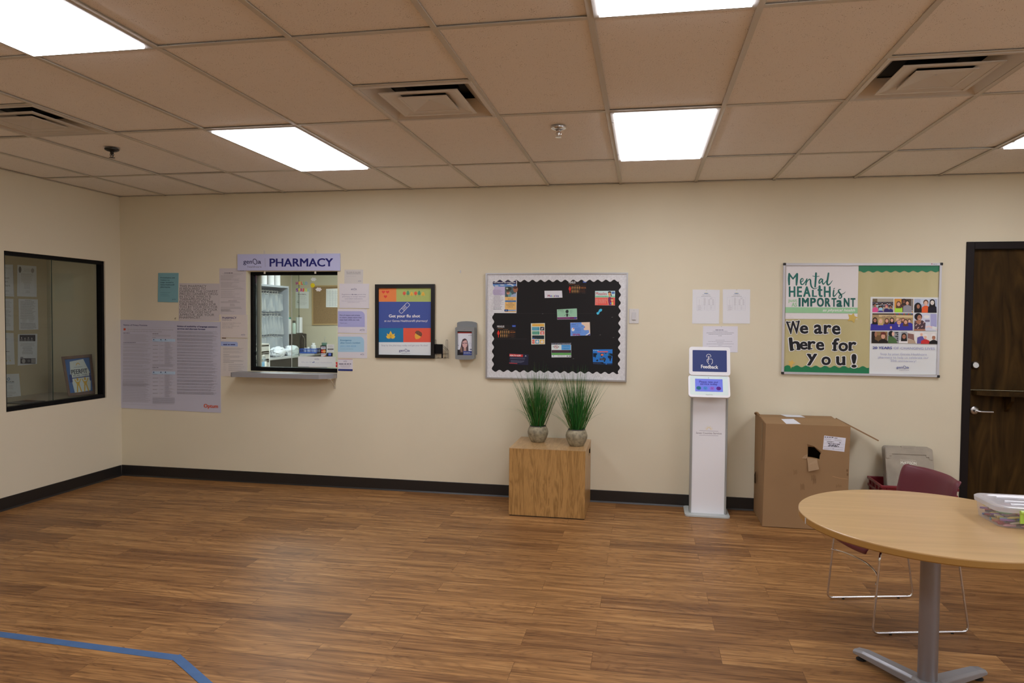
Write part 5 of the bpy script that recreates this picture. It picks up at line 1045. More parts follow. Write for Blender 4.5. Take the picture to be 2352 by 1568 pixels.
MB().box((x_ - .002, ys[1] - .004, zs[1] - .004), (CX1 + .0015, ys[1], zs[2] + .004)).build('hand_hole_edge', DES, cb); MB().box((x_ - .002, ys[2], zs[1] - .004), (CX1 + .0015, ys[2] + .004, zs[2] + .004)).build('hand_hole_edge', DES, cb)
MB().box((CX0 - .001, CY0 - .001, CZ - .003), (CX1 + .001, CY1, CZ)).build('top_panel', OAKT, cb)
MB().box((CX0 + .004, CY0 + .004, .001), (CX1 - .004, CY1 - .004, .008)).build('base_board', MATS['dark_edge_strip'], cb)
POT = mat('mottled_stone_pot', (.29, .255, .17), .6, var=(34, .42), bump=(60, .2))
def grass_plant(cx, cy, lab, seed, rp, hp):
    t = thing('potted_grass', lab, 'potted plant', (cx, cy, CZ), 'pots of ornamental grass on the cube'); R = random.Random(seed); z0 = CZ
    MB().lathe([(rp * .60, 0), (rp * .66, .004), (rp * .82, hp * .22), (rp * .97, hp * .48), (rp, hp * .62), (rp * .92, hp * .82), (rp * .80, hp * .95), (rp * .74, hp), (rp * .68, hp), (rp * .70, hp * .9), (0, hp * .88)], (cx, cy, z0), 36).build('pot', POT, t, smooth=True)
    MB().lathe([(rp * .77, hp * .955), (rp * .80, hp * .97), (rp * .78, hp), (rp * .70, hp + .002), (rp * .69, hp * .96)], (cx, cy, z0), 36, cap=False).build('pot_rim', mat('dark_pot_rim', (.05, .045, .04), .5), t, smooth=True)
    MB().lathe([(rp * .69, hp * .93), (0, hp * .95)], (cx, cy, z0), 20).build('moss', mat('dark_moss', (.012, .018, .006), .9), t)
    m = MB()
    def blade(az, lean, L, wd, droop, col):
        b0 = Vector((cx + math.cos(az) * rp * .45 * min(1, lean * 2.2) + R.gauss(0, rp * .14), cy + math.sin(az) * rp * .45 * min(1, lean * 2.2) + R.gauss(0, rp * .14), z0 + hp * .93))
        d = Vector((math.cos(az), math.sin(az), 0)); sd = Vector((-math.sin(az), math.cos(az), 0)); aw = R.uniform(0, math.pi); sd = (sd * math.cos(aw) + d * math.sin(aw)); n = 7; V = []; p = b0.copy(); an = lean
        for i in range(n + 1):
            f = i / n; ww = wd * (1 - f ** 1.6) * .5 + .0002; V += [p + sd * ww, p - sd * ww]
            p = p + (d * math.sin(an) + Vector((0, 0, math.cos(an)))) * (L / n); an += droop / n * (.4 + 1.2 * f)
            if p.y > -.012: p.y = -.012
            if p.z < z0 + .004: p.z = z0 + .004
        m.add(V, [(2 * i, 2 * i + 1, 2 * i + 3, 2 * i + 2) for i in range(n)], 0, col)
    for k in range(400):
        az = R.uniform(0, 2 * math.pi); r = R.random() ** .75; g_ = R.uniform(.55, 1.25)
        col = (.032 * g_ + (.07 if R.random() < .22 else 0), .175 * g_, .034 * g_)
        blade(az, r * .44, R.uniform(.30, .56) * (1 - .14 * r), R.uniform(.0022, .0052), R.uniform(-.05, .32) * (.3 + r), col)
    for k in range(16): blade(R.uniform(0, 6.28), R.uniform(.5, .8), R.uniform(.25, .42), .0025, R.uniform(.8, 1.9), (.09, .24, .06))
    m.build('grass', BLADE, t)
p1 = px(1233, 1003, 2, CZ); p2 = px(1323, 1012, 2, CZ)
grass_plant(-.645, -.235, 'tufted grass plant in a mottled pot, left of the two on the oak cube', 11, .087, .135)
grass_plant(-.313, -.345, 'tufted grass plant in a mottled pot, right of the two on the oak cube', 23, .088, .135)

# ================================================================== BIG CARTON
CARD = mat('brown_cardboard', (.33, .205, .105), .75, spec=.15, var=(3., .06), bump=(40, .05)); CARDI = mat('brown_cardboard_inside', (.36, .24, .14), .8, spec=.1)
bx = thing('cardboard_box', 'large battered cardboard box with a torn hole in front', 'box', (1.42, -.24, 0))
BX0, BX1, BY0, BY1, BZ = 1.113, 1.712, -.463, -.024, .785
xs1 = lambda x, y, d=0: px(1700 + x / 4.9, 920 + y / 4.9, 1, BY0 - d)
hole = [(763, 516), (800, 512), (835, 520), (876, 548), (914, 578), (897, 620), (893, 658), (845, 645), (800, 636), (760, 632)]
q = MB(); O = [Vector((BX0, BY0, .004)), Vector((BX1, BY0, .004)), Vector((BX1 + .008, BY0, BZ)), Vector((BX0 + .012, BY0, BZ))]; I = [xs1(*p) for p in hole]
q.add(O + I, tessellate_polygon([O, I])); Oi = [p + Vector((0, .006, 0)) for p in O]; q.add(O + Oi, [(k, (k + 1) % 4, 4 + (k + 1) % 4, 4 + k) for k in range(4)]); Ii = [p + Vector((0, .006, 0)) for p in I]; q.add(Oi + Ii, tessellate_polygon([Oi, Ii])); n = len(I); q.add(I + Ii, [(k, (k + 1) % n, n + (k + 1) % n, n + k) for k in range(n)])
q.box((BX0, BY1 - .006, .004), (BX1, BY1, BZ)); q.hexa([(BX0, BY0 + .0061, .004), (BX0 + .006, BY0 + .0061, .004), (BX0 + .006, BY1, .004), (BX0, BY1, .004)], [(BX0 + .012, BY0 + .0061, BZ), (BX0 + .018, BY0 + .0061, BZ), (BX0 + .004, BY1, BZ), (BX0 - .002, BY1, BZ)])
q.hexa([(BX1 - .006, BY0 + .0061, .004), (BX1, BY0 + .0061, .004), (BX1, BY1, .004), (BX1 - .006, BY1, .004)], [(BX1 + .002, BY0 + .0061, BZ), (BX1 + .008, BY0 + .0061, BZ), (BX1 + .004, BY1, BZ), (BX1 - .002, BY1, BZ)]); q.box((BX0 + .006, BY0 + .006, .004), (BX1 - .006, BY1 - .006, .01))
q.build('carton', CARD, bx)
MB().box((BX0 + .014, BY0 + .008, BZ - .010), (BX1 - .008, BY1 - .008, BZ - .005)).build('light_blocker', CARD, bx)  # unseen sheet added to keep light out, so the hole looks dark
def flap(P, th, name, m=CARD, lab=None):
    P = [Vector(p) for p in P]; nn = (P[1] - P[0]).cross(P[3] - P[0]).normalized(); q = MB(); q.prism(P, nn * -th); o = q.build(name, m, bx)
    if lab: o['label'] = lab
flap([(BX0 + .012, BY0, BZ), (BX1 + .008, BY0, BZ), (BX1 - .03, -.255, BZ + .024), (BX0 + .004, -.255, BZ + .024)], .005, 'top_flap')
flap([(BX0 - .002, BY1, BZ + .012), (BX0 + .0, -.245, BZ + .019), (BX1 - .04, -.245, BZ + .019), (BX1 - .02, BY1, BZ + .016)], .005, 'top_flap')
flap([(BX1 + .006, BY0 + .02, BZ - .002), (BX1 + .006, BY1 - .02, BZ - .002), (BX1 + .21, BY1 - .03, BZ - .108), (BX1 + .21, BY0 + .03, BZ - .108)], .010, 'side_flap', lab='side flap hanging open to the right')
flap([(BX0 + .012, BY0 + .01, BZ - .001), (BX0, BY1 - .02, BZ + .001), (BX0 - .002, BY1 - .04, BZ + .03), (BX0 + .006, BY0 + .2, BZ + .02)], .004, 'torn_flap')
MB().tube(smooth_path([(BX0 - .004, BY1 - .03, BZ + .018), (BX0 - .012, BY1 - .06, BZ + .03), (BX0 + .0, BY1 - .09, BZ + .036), (BX0 + .01, BY1 - .12, BZ + .024)], 5), .007, 6).build('curled_scrap', CARD, bx)
MB().prism([(BX0 - .004, -.12, .35), (BX0 - .02, -.16, .33), (BX0 - .018, -.17, .27), (BX0 - .004, -.13, .25)], (0, .006, 0)).build('torn_handle', mat('dark_torn_card', (.06, .04, .025), .8), bx)
# torn pieces round the hole
def scrap(pts, m, name, lab=None):
    P = [xs1(x, y, d) for x, y, d in pts]; q = MB(); q.add(P + [p + Vector((0, .003, 0)) for p in P], [tuple(range(len(P))), tuple(range(len(P), 2 * len(P)))[::-1]] + [(k, (k + 1) % len(P), len(P) + (k + 1) % len(P), len(P) + k) for k in range(len(P))]); o = q.build(name, m, bx)
    if lab: o['label'] = lab
LCARD = mat('pale_torn_cardboard', (.40, .275, .165), .85, spec=.1)
scrap([(755, 486, .022), (830, 512, .03), (862, 536, .028), (914, 574, .02), (906, 588, .008), (835, 522, .002), (763, 517, .002)], LCARD, 'torn_lip', 'pale torn cardboard lip above the hole')
scrap([(752, 640, .003), (866, 658, .003), (872, 700, .010), (890, 772, .016), (770, 796, .016), (764, 720, .010)], LCARD, 'torn_tongue', 'pale torn tongue folded down below the hole')
scrap([(758, 600, .001), (758, 636, .001), (742, 652, .004), (696, 648, .002), (716, 622, .002)], LCARD, 'torn_corner')
s = Sheet(X1, 1, BY0 - .0012); wl = pc(182, 180, 190); s.base([(946, 392), (1190, 420), (1172, 575), (930, 548)], wl, .001)
s.words(950, 404, 1050, 413, 1, 9, pc(60, 60, 70), 5, 0); s.words(1062, 416, 1098, 420, 1, 7, pc(90, 90, 100), 2); s.words(950, 422, 1040, 440, 3, 4, GREY, 6); s.words(1065, 432, 1150, 450, 4, 3, GREY, 6); s.text('25046871', 976, 1050, 468, 13, INK, .02, 3); s.text('24', 1114, 1134, 478, 15, INK, .03, 2)
s.stroke([(942, 475), (1185, 492)], 1.2, GREY, False); s.stroke([(1058, 412), (1056, 480)], 1.2, GREY, False); s.words(988, 478, 1125, 490, 1, 8, INK, 10, 0); s.words(1000, 494, 1100, 503, 1, 8, INK, 8, 0); s.words(988, 504, 1112, 514, 1, 8, INK, 8, 0); s.words(940, 514, 1160, 536, 2, 5, GREY, 14, .1); s.words(1040, 540, 1066, 542, 1, 6, INK)
o = s.done('shipping_label', 'white printed label on the front', None, parent=bx)
k = pc(96, 72, 46)
for x, y, hh, n in ((605, 775, 60, 5), (800, 830, 70, 7), (820, 880, 60, 5), (680, 930, 80, 6), (1080, 940, 40, 8)):
    s = Sheet(X1, 1, BY0 - .0008)
    for j in range(n): s.stroke([(x + j * 8, y + (j * 13) % 17), (x + j * 8 + 2, y + hh - (j * 7) % 15)], 2.5, k, False)
    s.done('scuff_mark', None, None, parent=bx)
for cx_, cy_ in ((1205, 785), (1208, 830)): s = Sheet(X1, 1, BY0 - .0008); s.ell(cx_, cy_, 9, 17, k, 10); s.done('scuff_mark', None, None, parent=bx)
s = Sheet(X1, 1, BY0 - .0008); s.stroke([(1040, 850), (1120, 870), (1210, 882)], 2.5, pc(180, 140, 100)); s.done('crease', None, None, parent=bx)
TAPE = clear('clear_packing_tape', (.9, .86, .76), .12, .25, (.6, .5, .36), .2)
MB().add([(BX0 + .0045, BY0 + .10, BZ - .012), (BX0 + .0035, BY0 + .14, BZ - .012), (BX0 + .002, BY0 + .14, BZ - .30), (BX0 + .003, BY0 + .10, BZ - .30)], [(0, 1, 2, 3)]).build('tape_strip', TAPE, bx)
for pts in ([(462, 207), (600, 206), (682, 262), (520, 261)],):
    P = []
    for x, y in pts:
        d = ray(1700 + x / 4.9, 920 + y / 4.9); A = Vector((BX0 + .012, BY0, BZ)); nn = Vector((0, -.024, .208)).normalized(); tt = (A - CAM).dot(nn) / d.dot(nn); P.append(CAM + d * tt + nn * .0012)
    q = MB(); q.prism(P, (0, 0, -.0008), 0, pc(182, 182, 190)); q.build('shipping_label', PRINT, bx)
P = []
for x, y in ((465, 163), (700, 168), (745, 193), (520, 188)): P.append(px(1700 + x / 4.9, 920 + y / 4.9, 2, BZ + .020))
xs_ = [p.x for p in P]; q = MB(); q.prism([(xs_[0], -.05, BZ + .0185), (xs_[0] + .15, -.05, BZ + .0185), (xs_[0] + .16, -.19, BZ + .0205), (xs_[0] + .02, -.19, BZ + .0205)], (0, 0, .001), 0, pc(182, 182, 190)); q.build('shipping_label', PRINT, bx)

# ================================================================== RED TOTES AND LIDS
RED = mat('red_tote_plastic', (.20, .012, .022), .38); DUST = mat('dusty_beige_lid', (.40, .355, .28), .6, var=(9, .14))
def tote(x0, x1, y0, y1, z0, h, lab):
    t = thing('storage_tote', lab, 'storage tote', ((x0 + x1) / 2, (y0 + y1) / 2, z0), 'red storage totes')
    i = .022; q = MB(); th = .004
    lo_ = [(x0 + i, y0 + i), (x1 - i, y0 + i), (x1 - i, y1 - i), (x0 + i, y1 - i)]; hi_ = [(x0 + .012, y0 + .012), (x1 - .012, y0 + .012), (x1 - .012, y1 - .012), (x0 + .012, y1 - .012)]
    V = [(x, y, z0 + .002) for x, y in lo_] + [(x, y, z0 + h - .002) for x, y in hi_]; q.add(V, [(3, 2, 1, 0)] + [(k, (k + 1) % 4, 4 + (k + 1) % 4, 4 + k) for k in range(4)]); q.build('bin', RED, t, solid=.004)
    q = MB()
    for (a0, b0, a1, b1) in ((x0, y0, x1, y0 + .016), (x0, y1 - .016, x1, y1), (x0, y0 + .016, x0 + .016, y1 - .016), (x1 - .016, y0 + .016, x1, y1 - .016)): q.box((a0, b0, z0 + h - .02), (a1, b1, z0 + h)); 
    for (a0, b0, a1, b1) in ((x0 + .006, y0 + .006, x1 - .006, y0 + .014), (x0 + .006, y0 + .014, x0 + .014, y1 - .006), (x1 - .014, y0 + .014, x1 - .006, y1 - .006)): q.box((a0, b0, z0 + h - .075), (a1, b1, z0 + h - .063))
    q.build('rim', RED, t, bevel=.005)
    for k in range(4): yy = y0 + .05 + k * (y1 - y0 - .1) / 3; MB().box((x0 + .003, yy - .004, z0 + h - .063), (x0 + .013, yy + .004, z0 + h - .02)).build('rib', RED, t)
    for k in range(6): xx = x0 + .05 + k * (x1 - x0 - .1) / 5; MB().box((xx - .004, y0 + .003, z0 + h - .063), (xx + .004, y0 + .013, z0 + h - .02)).build('rib', RED, t)
tote(1.972, 2.50, -.36, -.03, 0, .285, 'lower of two nested red plastic totes beside the carton')
tote(1.968, 2.504, -.364, -.026, .062, .275, 'upper of two nested red plastic totes beside the carton')
def lid(k, lab, front=False):
    t = thing('tote_lid', lab, 'tote lid', (2.24, -.14 - k * .018, .09), 'dusty tote lids leaning on the wall')
    ang = math.radians(15); cosA, sinA = math.cos(ang), math.sin(ang); L_ = .50; W0, W1 = 2.06, 2.40; yb = -.185 - k * .021
    def at(x, h, d): return Vector((x, yb + h * sinA - d * cosA, .105 + h * cosA + d * -sinA * 0))
    def pl(x0, h0, x1, h1, d0, d1, r=.0): 
        pts = rrect(x0, h0, x1, h1, max(r, .001), 4); return [at(x, h, d0) for x, h in pts], Vector((0, -(d1 - d0) * cosA, (d1 - d0) * sinA))
    q = MB(); P, v = pl(W0, 0, W1, L_, 0, .012, .022); q.prism(P, v); q.build('lid_plate', DUST, t, bevel=.003)
    if front:
        q = MB()
        for a in ((W0 + .004, L_ - .05, W1 - .004, L_ - .006), (W0 + .004, .10, W0 + .028, L_ - .18), (W1 - .028, .10, W1 - .004, L_ - .18), (W0 + .004, L_ - .085, W0 + .03, L_ - .05), (W1 - .03, L_ - .085, W1 - .004, L_ - .05), (W0 + .03, L_ - .066, W0 + .05, L_ - .05), (W1 - .05, L_ - .066, W1 - .03, L_ - .05), (W0 + .07, .12, W0 + .16, .28), (W0 + .19, .12, W0 + .28, .28)): P, v = pl(*a, .012, .018 if a[1] > .11 else .018, .004); q.prism(P, v * (1 if a[0] != W0 + .07 and a[0] != W0 + .19 else .35))
        P, v = pl(W0 + .12, L_ - .004, W1 - .12, L_ + .012, 0, .014, .004); q.prism(P, v); q.build('raised_rim', DUST, t, bevel=.002)
        o = at(W0, L_, .0165); s = Panel(o, (W1 - W0, 0, 0), (0, -L_ * sinA, -L_ * cosA), 355, 500); wp = pc(196, 190, 178)
        s.k = 3; s.text('McKESSON', 112, 228, 126, 22, wp, .03); s.text('Empowering Healthcare', 112, 226, 98, 10, pc(178, 170, 156)); s.done('printed_mark', None, None, parent=t); s = Panel(o, (W1 - W0, 0, 0), (0, -L_ * sinA, -L_ * cosA), 355, 500); s.k = 3; s.stroke([(170, 138), (186, 146), (206, 150), (208, 140)], 4, pc(120, 114, 104)); s.ell(176, 30, 5, 5, pc(24, 22, 20)); s.stroke([(192, 34), (192, 38)], 3, pc(60, 56, 50), False); s.done('scratch_mark', None, None, parent=t)
for k, nm in enumerate(('rearmost of four dusty beige tote lids leaning on the wall', 'second from the wall of four leaning beige tote lids', 'third from the wall of four leaning beige tote lids')): lid(k, nm)
lid(3, 'front beige tote lid with worn white lettering, leaning in the red tote', True)

# ================================================================== CHAIR
CHF = Vector((-.971, -.239, 0)).normalized(); CHS = Vector((.239, -.971, 0)).normalized(); CHC = Vector((1.545, -2.012, 0))
def ch(f, s_, z): return CHC + CHF * f + CHS * s_ + Vector((0, 0, z))
chair = thing('stacking_chair', 'burgundy plastic chair on a chrome sled frame behind the table', 'chair', CHC)
BUR = mat('burgundy_plastic', (.125, .022, .033), .42, spec=.4)
SP = smooth_path([(.290, 0, .388), (.294, 0, .410), (.265, 0, .436), (.13, 0, .437), (.02, 0, .426), (-.06, 0, .428), (-.115, 0, .445), (-.150, 0, .50), (-.166, 0, .58), (-.180, 0, .65), (-.196, 0, .722), (-.212, 0, .755), (-.230, 0, .765)], 4)
def shell(u, v):
    k = v * (len(SP) - 1); i = min(int(k), len(SP) - 2); p = SP[i].lerp(SP[i + 1], k - i); t = (SP[i + 1] - SP[i]).normalized(); nrm = Vector((t.z, 0, -t.x)); nrm = -nrm if (nrm.z < 0 and v < .5) or (nrm.x < 0 and v >= .5) else nrm
    hw = .222 if v < .45 else .222 + .012 * min(1, (v - .45) * 4)
    if v > .86: q = (v - .86) / .14; hw *= math.sqrt(max(0, 1 - (q * .62) ** 3.2))
    if v < .2: q = (.2 - v) / .2; hw *= 1.10 - .12 * q * q
    e = (u - .5) * 2; s_ = e * hw
    back = max(0, min(1, (v - .52) * 5)); wrap = back * .055 * abs(e) ** 2.4; lipb = back * (-.020) * max(0, (abs(e) - .9) / .1) ** 2
    dish = (1 - back) * (.016 * abs(e) ** 2.2)
    return ch(p.x + wrap + lipb, s_, p.z + dish)
q = MB(); q.grid(shell, 20, 48); q.build('seat_shell', BUR, chair, smooth=True, solid=.009, sub=1)
for sd in (-1, 1):
    q = MB(); s0 = .226 * sd; si = .19 * sd
    pts = fillet([ch(.12, si * .6, .412), ch(.19, si * .95, .408), ch(.222, s0 * .98, .395), ch(.252, s0, .010), ch(-.246, s0, .010), ch(-.182, s0 * .98, .40), ch(-.10, si * .8, .412), ch(.02, si * .6, .410)], .032, 6)
    q.tube(pts, .0058, 10); q.build('sled_frame', CHROME, chair, smooth=True)
    for f_ in (.16, -.16): MB().box(ch(f_, s0, .001) - Vector((.006, .006, 0)), ch(f_, s0, .001) + Vector((.006, .006, .003))).build('glide', mat('black_rubber', (.015, .015, .015), .7), chair)
MB().tube(smooth_path([ch(.236, -.222, .285), ch(.20, -.13, .292), ch(.165, 0, .285), ch(.18, .13, .27), ch(.238, .222, .255)], 6), .0045, 8).build('cross_bar', CHROME, chair, smooth=True)

# ================================================================== ROUND TABLE
TC = Vector((1.404, -2.848, 0)); TZ = .74; TR = .516
tb = thing('round_table', 'round light oak table on a grey pedestal with four feet', 'table', TC)
TOP = wood('light_oak_laminate', (.43, .27, .115), (.57, .375, .175), .34, 'x', .9, 1.0, 14, coat=.1, rings=False); EDGE = mat('ochre_table_edge', (.36, .19, .045), .45)
q = MB(); q.lathe([(0, TZ), (TR - .003, TZ), (TR, TZ - .002), (TR, TZ - .006)], TC, 96, cap=False); ot = q.build('tabletop', TOP, tb); 
q = MB(); q.lathe([(TR - .002, TZ - .0055), (TR, TZ - .006), (TR + .0005, TZ - .026), (TR - .002, TZ - .030), (0, TZ - .030)], TC, 96, cap=False); q.build('edge_band', EDGE, tb)
a_ = math.radians(188); q = MB()
for k in range(3): pass
q.add([TC + Vector((math.cos(a_ + d) * (TR + .0012), math.sin(a_ + d) * (TR + .0012), z)) for d in (-.012, .012) for z in (TZ - .004, TZ - .029)], [(0, 1, 3, 2)]); q.build('edge_tape', mat('white_edge_tape', (.6, .58, .55), .4), tb)
GM = mat('silver_grey_metal', (.30, .29, .31), .34, .55); GMB = mat('silver_grey_foot', (.36, .37, .40), .36, .35)
MB().lathe([(.0375, .045), (.0375, TZ - .034)], TC, 40).build('pedestal', GM, tb, smooth=True)
MB().lathe([(.058, .028), (.058, .056), (.045, .066), (.040, .068)], TC, 40).build('collar', GMB, tb, smooth=True)
MB().box(TC + Vector((-.16, -.16, TZ - .035)), TC + Vector((.16, .16, TZ - .030))).build('mounting_plate', BLACK, tb)
A0 = math.atan2(.292, -.197)
for k in range(4):
    a_ = A0 + k * math.pi / 2; d = Vector((math.cos(a_), math.sin(a_), 0)); sdv = Vector((-math.sin(a_), math.cos(a_), 0))
    def sec(r, w_, zt, zb): c_ = TC + d * r; return [c_ - sdv * w_ + Vector((0, 0, zb)), c_ + sdv * w_ + Vector((0, 0, zb)), c_ + sdv * w_ + Vector((0, 0, zt - .008)), c_ + sdv * (w_ * .62) + Vector((0, 0, zt)), c_ - sdv * (w_ * .62) + Vector((0, 0, zt)), c_ - sdv * w_ + Vector((0, 0, zt - .008))]
    S0, S1, S2 = sec(.03, .036, .060, .022), sec(.30, .030, .054, .024), sec(.352, .026, .044, .026); V = S0 + S1 + S2; q = MB()
    q.add(V, [(i + 6 * j, (i + 1) % 6 + 6 * j, (i + 1) % 6 + 6 * (j + 1), i + 6 * (j + 1)) for j in range(2) for i in range(6)] + [tuple(range(6))[::-1], tuple(range(12, 18))]); ft = q.build('foot', GMB, tb, bevel=.003)
    MB().lathe([(.022, .0005), (.022, .006), (.010, .012), (.006, .026)], TC + d * .325, 18).build('glide', MATS['black_rubber'], ft)

# ================================================================== BOX OF CRAYON STUBS
FROST = clear('frosted_plastic', (.95, .95, .96), .06, .20, (.82, .82, .86), .12); FROSTL = clear('milky_lid_plastic', (.93, .93, .95), .08, .62, (.84, .84, .88), .18)
tub = thing('storage_box', 'clear lidded plastic box of crayon stubs on the round table', 'storage box', (1.80, -2.80, TZ))
tx0, tx1, ty0, ty1 = 1.622, 1.90, -2.925, -2.70; tz = TZ + .0015
q = MB(); lo_ = rrect(tx0 + .006, ty0 + .006, tx1 - .006, ty1 - .006, .035, 6); hi_ = rrect(tx0 - .004, ty0 - .004, tx1 + .004, ty1 + .004, .042, 6); n = len(lo_)
q.add([(x, y, tz) for x, y in lo_] + [(x, y, tz + .068) for x, y in hi_], [tuple(range(n))[::-1]] + [(k, (k + 1) % n, n + (k + 1) % n, n + k) for k in range(n)]); q.build('tub', FROST, tub, smooth=True)
q = MB(); rings = [(.010, .064, .046), (.012, .082, .048), (.006, .086, .044), (-.012, .086, .036), (-.016, .080, .034)]; V = []
for e, z, r in rings: V += [(x, y, tz + z) for x, y in rrect(tx0 - e, ty0 - e, tx1 + e, ty1 + e, r, 6)]
q.add(V, [(k + n * j, (k + 1) % n + n * j, (k + 1) % n + n * (j + 1), k + n * (j + 1)) for j in range(4) for k in range(n)] + [tuple(range(n * 4, n * 5))]); ld = q.build('lid', FROSTL, tub, smooth=True)
for y in (-2.76, -2.83, -2.88): MB().tube([(tx0 + .06, y, tz + .0835), (tx0 + .17, y, tz + .0835)], .006, 8).build('lid_rib', FROSTL, ld, smooth=True)
LIME = mat('lime_latch', (.42, .62, .08), .35)
lx = tx0 + .066; q = MB(); q.tube([(lx, ty0 - .020, tz + .070), (lx + .09, ty0 - .020, tz + .070)], .008, 10); q.box((lx, ty0 - .022, tz + .026), (lx + .09, ty0 - .014, tz + .031)); q.box((lx, ty0 - .022, tz + .031), (lx + .007, ty0 - .014, tz + .066)); q.box((lx + .083, ty0 - .022, tz + .031), (lx + .09, ty0 - .014, tz + .066)); q.box((lx + .007, ty0 - .0165, tz + .031), (lx + .083, ty0 - .014, tz + .066)); q.build('latch', LIME, tub, bevel=.001)
CRC = {'red': (.42, .05, .05), 'orange': (.62, .22, .08), 'yellow': (.66, .52, .10), 'green': (.08, .26, .10), 'blue': (.08, .16, .42), 'purple': (.24, .09, .34), 'brown': (.16, .07, .04), 'pink': (.62, .28, .30), 'black': (.03, .03, .035), 'teal': (.16, .38, .42), 'cream': (.62, .52, .38)}
protos = {}; R = random.Random(9); names = list(CRC)
for layer in range(5):
    for iy in range(9):
        for ix in range(3 if layer else 3):
            nm = R.choice(names); L_ = .05; x = tx0 + .045 + ix * .062 + R.uniform(-.006, .006) + (.02 if layer % 2 else 0); y = ty0 + .022 + iy * .0225 + R.uniform(-.003, .003); z = tz + .0056 + layer * .0106
            if nm not in protos:
                q = MB(); q.tube([(-L_ / 2, 0, 0), (L_ / 2 - .012, 0, 0), (L_ / 2 - .010, 0, 0), (L_ / 2, 0, 0)], [.0045, .0045, .0038, .0018], 8)
                o = q.build('crayon', mat('wax_' + nm, CRC[nm], .5), org=(0, 0, 0)); protos[nm] = o; tag(o, f'{nm} crayon stub inside the clear box on the table', 'crayon', 'crayon stubs in the clear box')
            else: o = protos[nm].copy(); COL.objects.link(o)
            o.location = (x, y, z); o.rotation_euler = (0, R.uniform(-.06, .06), R.uniform(-.5, .5) + (math.pi if R.random() < .5 else 0))

# ================================================================== BLUE FLOOR TAPE
BT = mat('blue_floor_tape', (.055, .135, .30), .6, var=(14, .1))
def fpt(u, v): p = px(u, v, 2, 0); p.z = .0004; return p
def fl(u, v): return fpt(u, v)
A1, A2, A3, A4 = fl(0, 1450), fl(412, 1504), fl(397, 1516), fl(0, 1463)
dx = (A1 - A2).normalized()
q = MB(); q.prism([A1 + dx * .5, A2, A3, A4 + dx * .5], (0, 0, .0006)); tag(q.build('floor_tape', BT), 'long strip of blue tape running to the left edge of the floor', 'tape', 'blue tape on the floor')
B1_, B2_, B3_, B4_ = fl(415, 1504), fl(487, 1567), fl(456, 1567), fl(398, 1517); d2 = (B2_ - B1_).normalized(); up = Vector((0, 0, .0011))
q = MB(); q.prism([B1_ + up - d2 * .01, B2_ + up + d2 * .5, B3_ + up + d2 * .5, B4_ + up - d2 * .01], (0, 0, .0006)); tag(q.build('floor_tape', BT), 'short strip of blue tape angling to the bottom edge of the floor', 'tape', 'blue tape on the floor')

# ================================================================== BEHIND THE HATCH
# counter along the left wall of the pharmacy
CE = -5.46; CT = .91
ct = thing('pharmacy_counter', 'long grey counter seen through the pharmacy hatch', 'counter', (-5.85, 3.9, 0))
MB().box((PX0 + .002, 2.4, CT - .035), (CE, 6.195, CT)).build('worktop', mat('grey_worktop', (.40, .41, .42), .4), ct, bevel=.004)
MB().box((PX0 + .002, 2.45, 0), (CE - .30, 6.19, CT - .036)).build('base_cabinet', mat('dark_grey_carcass', (.06, .065, .075), .6), ct)
for y in (2.5, 6.1): MB().box((CE - .29, y, 0), (CE - .05, y + .03, CT - .036)).build('end_panel', mat('grey_panel', (.26, .27, .28), .5), ct)
# open shelf unit with hanging bags
UX = -5.62; uy0, uy1 = 3.1, 4.90; uz0, uz1 = CT + .001, 2.055
un = thing('shelf_unit', 'grey metal unit of hanging bags behind the hatch', 'shelf unit', (-5.9, 4.0, uz0)); UM = mat('grey_painted_steel', (.33, .36, .40), .45); UMD = mat('slate_steel_inside', (.20, .225, .26), .5)
MB().box((PX0 + .01, uy0, uz1 - .03), (UX, uy1, uz1)).build('top_panel', UM, un)
MB().box((PX0 + .01, uy1 - .025, uz0), (UX, uy1, uz1 - .031)).build('side_panel', UM, un); MB().box((PX0 + .01, uy0, uz0), (UX, uy0 + .025, uz1 - .031)).build('side_panel', UM, un)
MB().box((PX0 + .01, uy0 + .026, uz0), (PX0 + .03, uy1 - .026, uz1 - .031)).build('back_panel', UMD, un)
RODZ = (1.965, 1.60, 1.27)
for z in RODZ: MB().tube([(UX - .14, uy0 + .026, z), (UX - .14, uy1 - .026, z)], .008, 8).build('hanging_rod', STEEL, un)
BAGM = clear('clear_bag_film', (.95, .97, .98), .20, .42, (.82, .87, .92), .10, 22); HNG = mat('white_hanger_plastic', (.75, .75, .72), .35)
R = random.Random(4)
bag_row = ('top', 'middle', 'bottom')
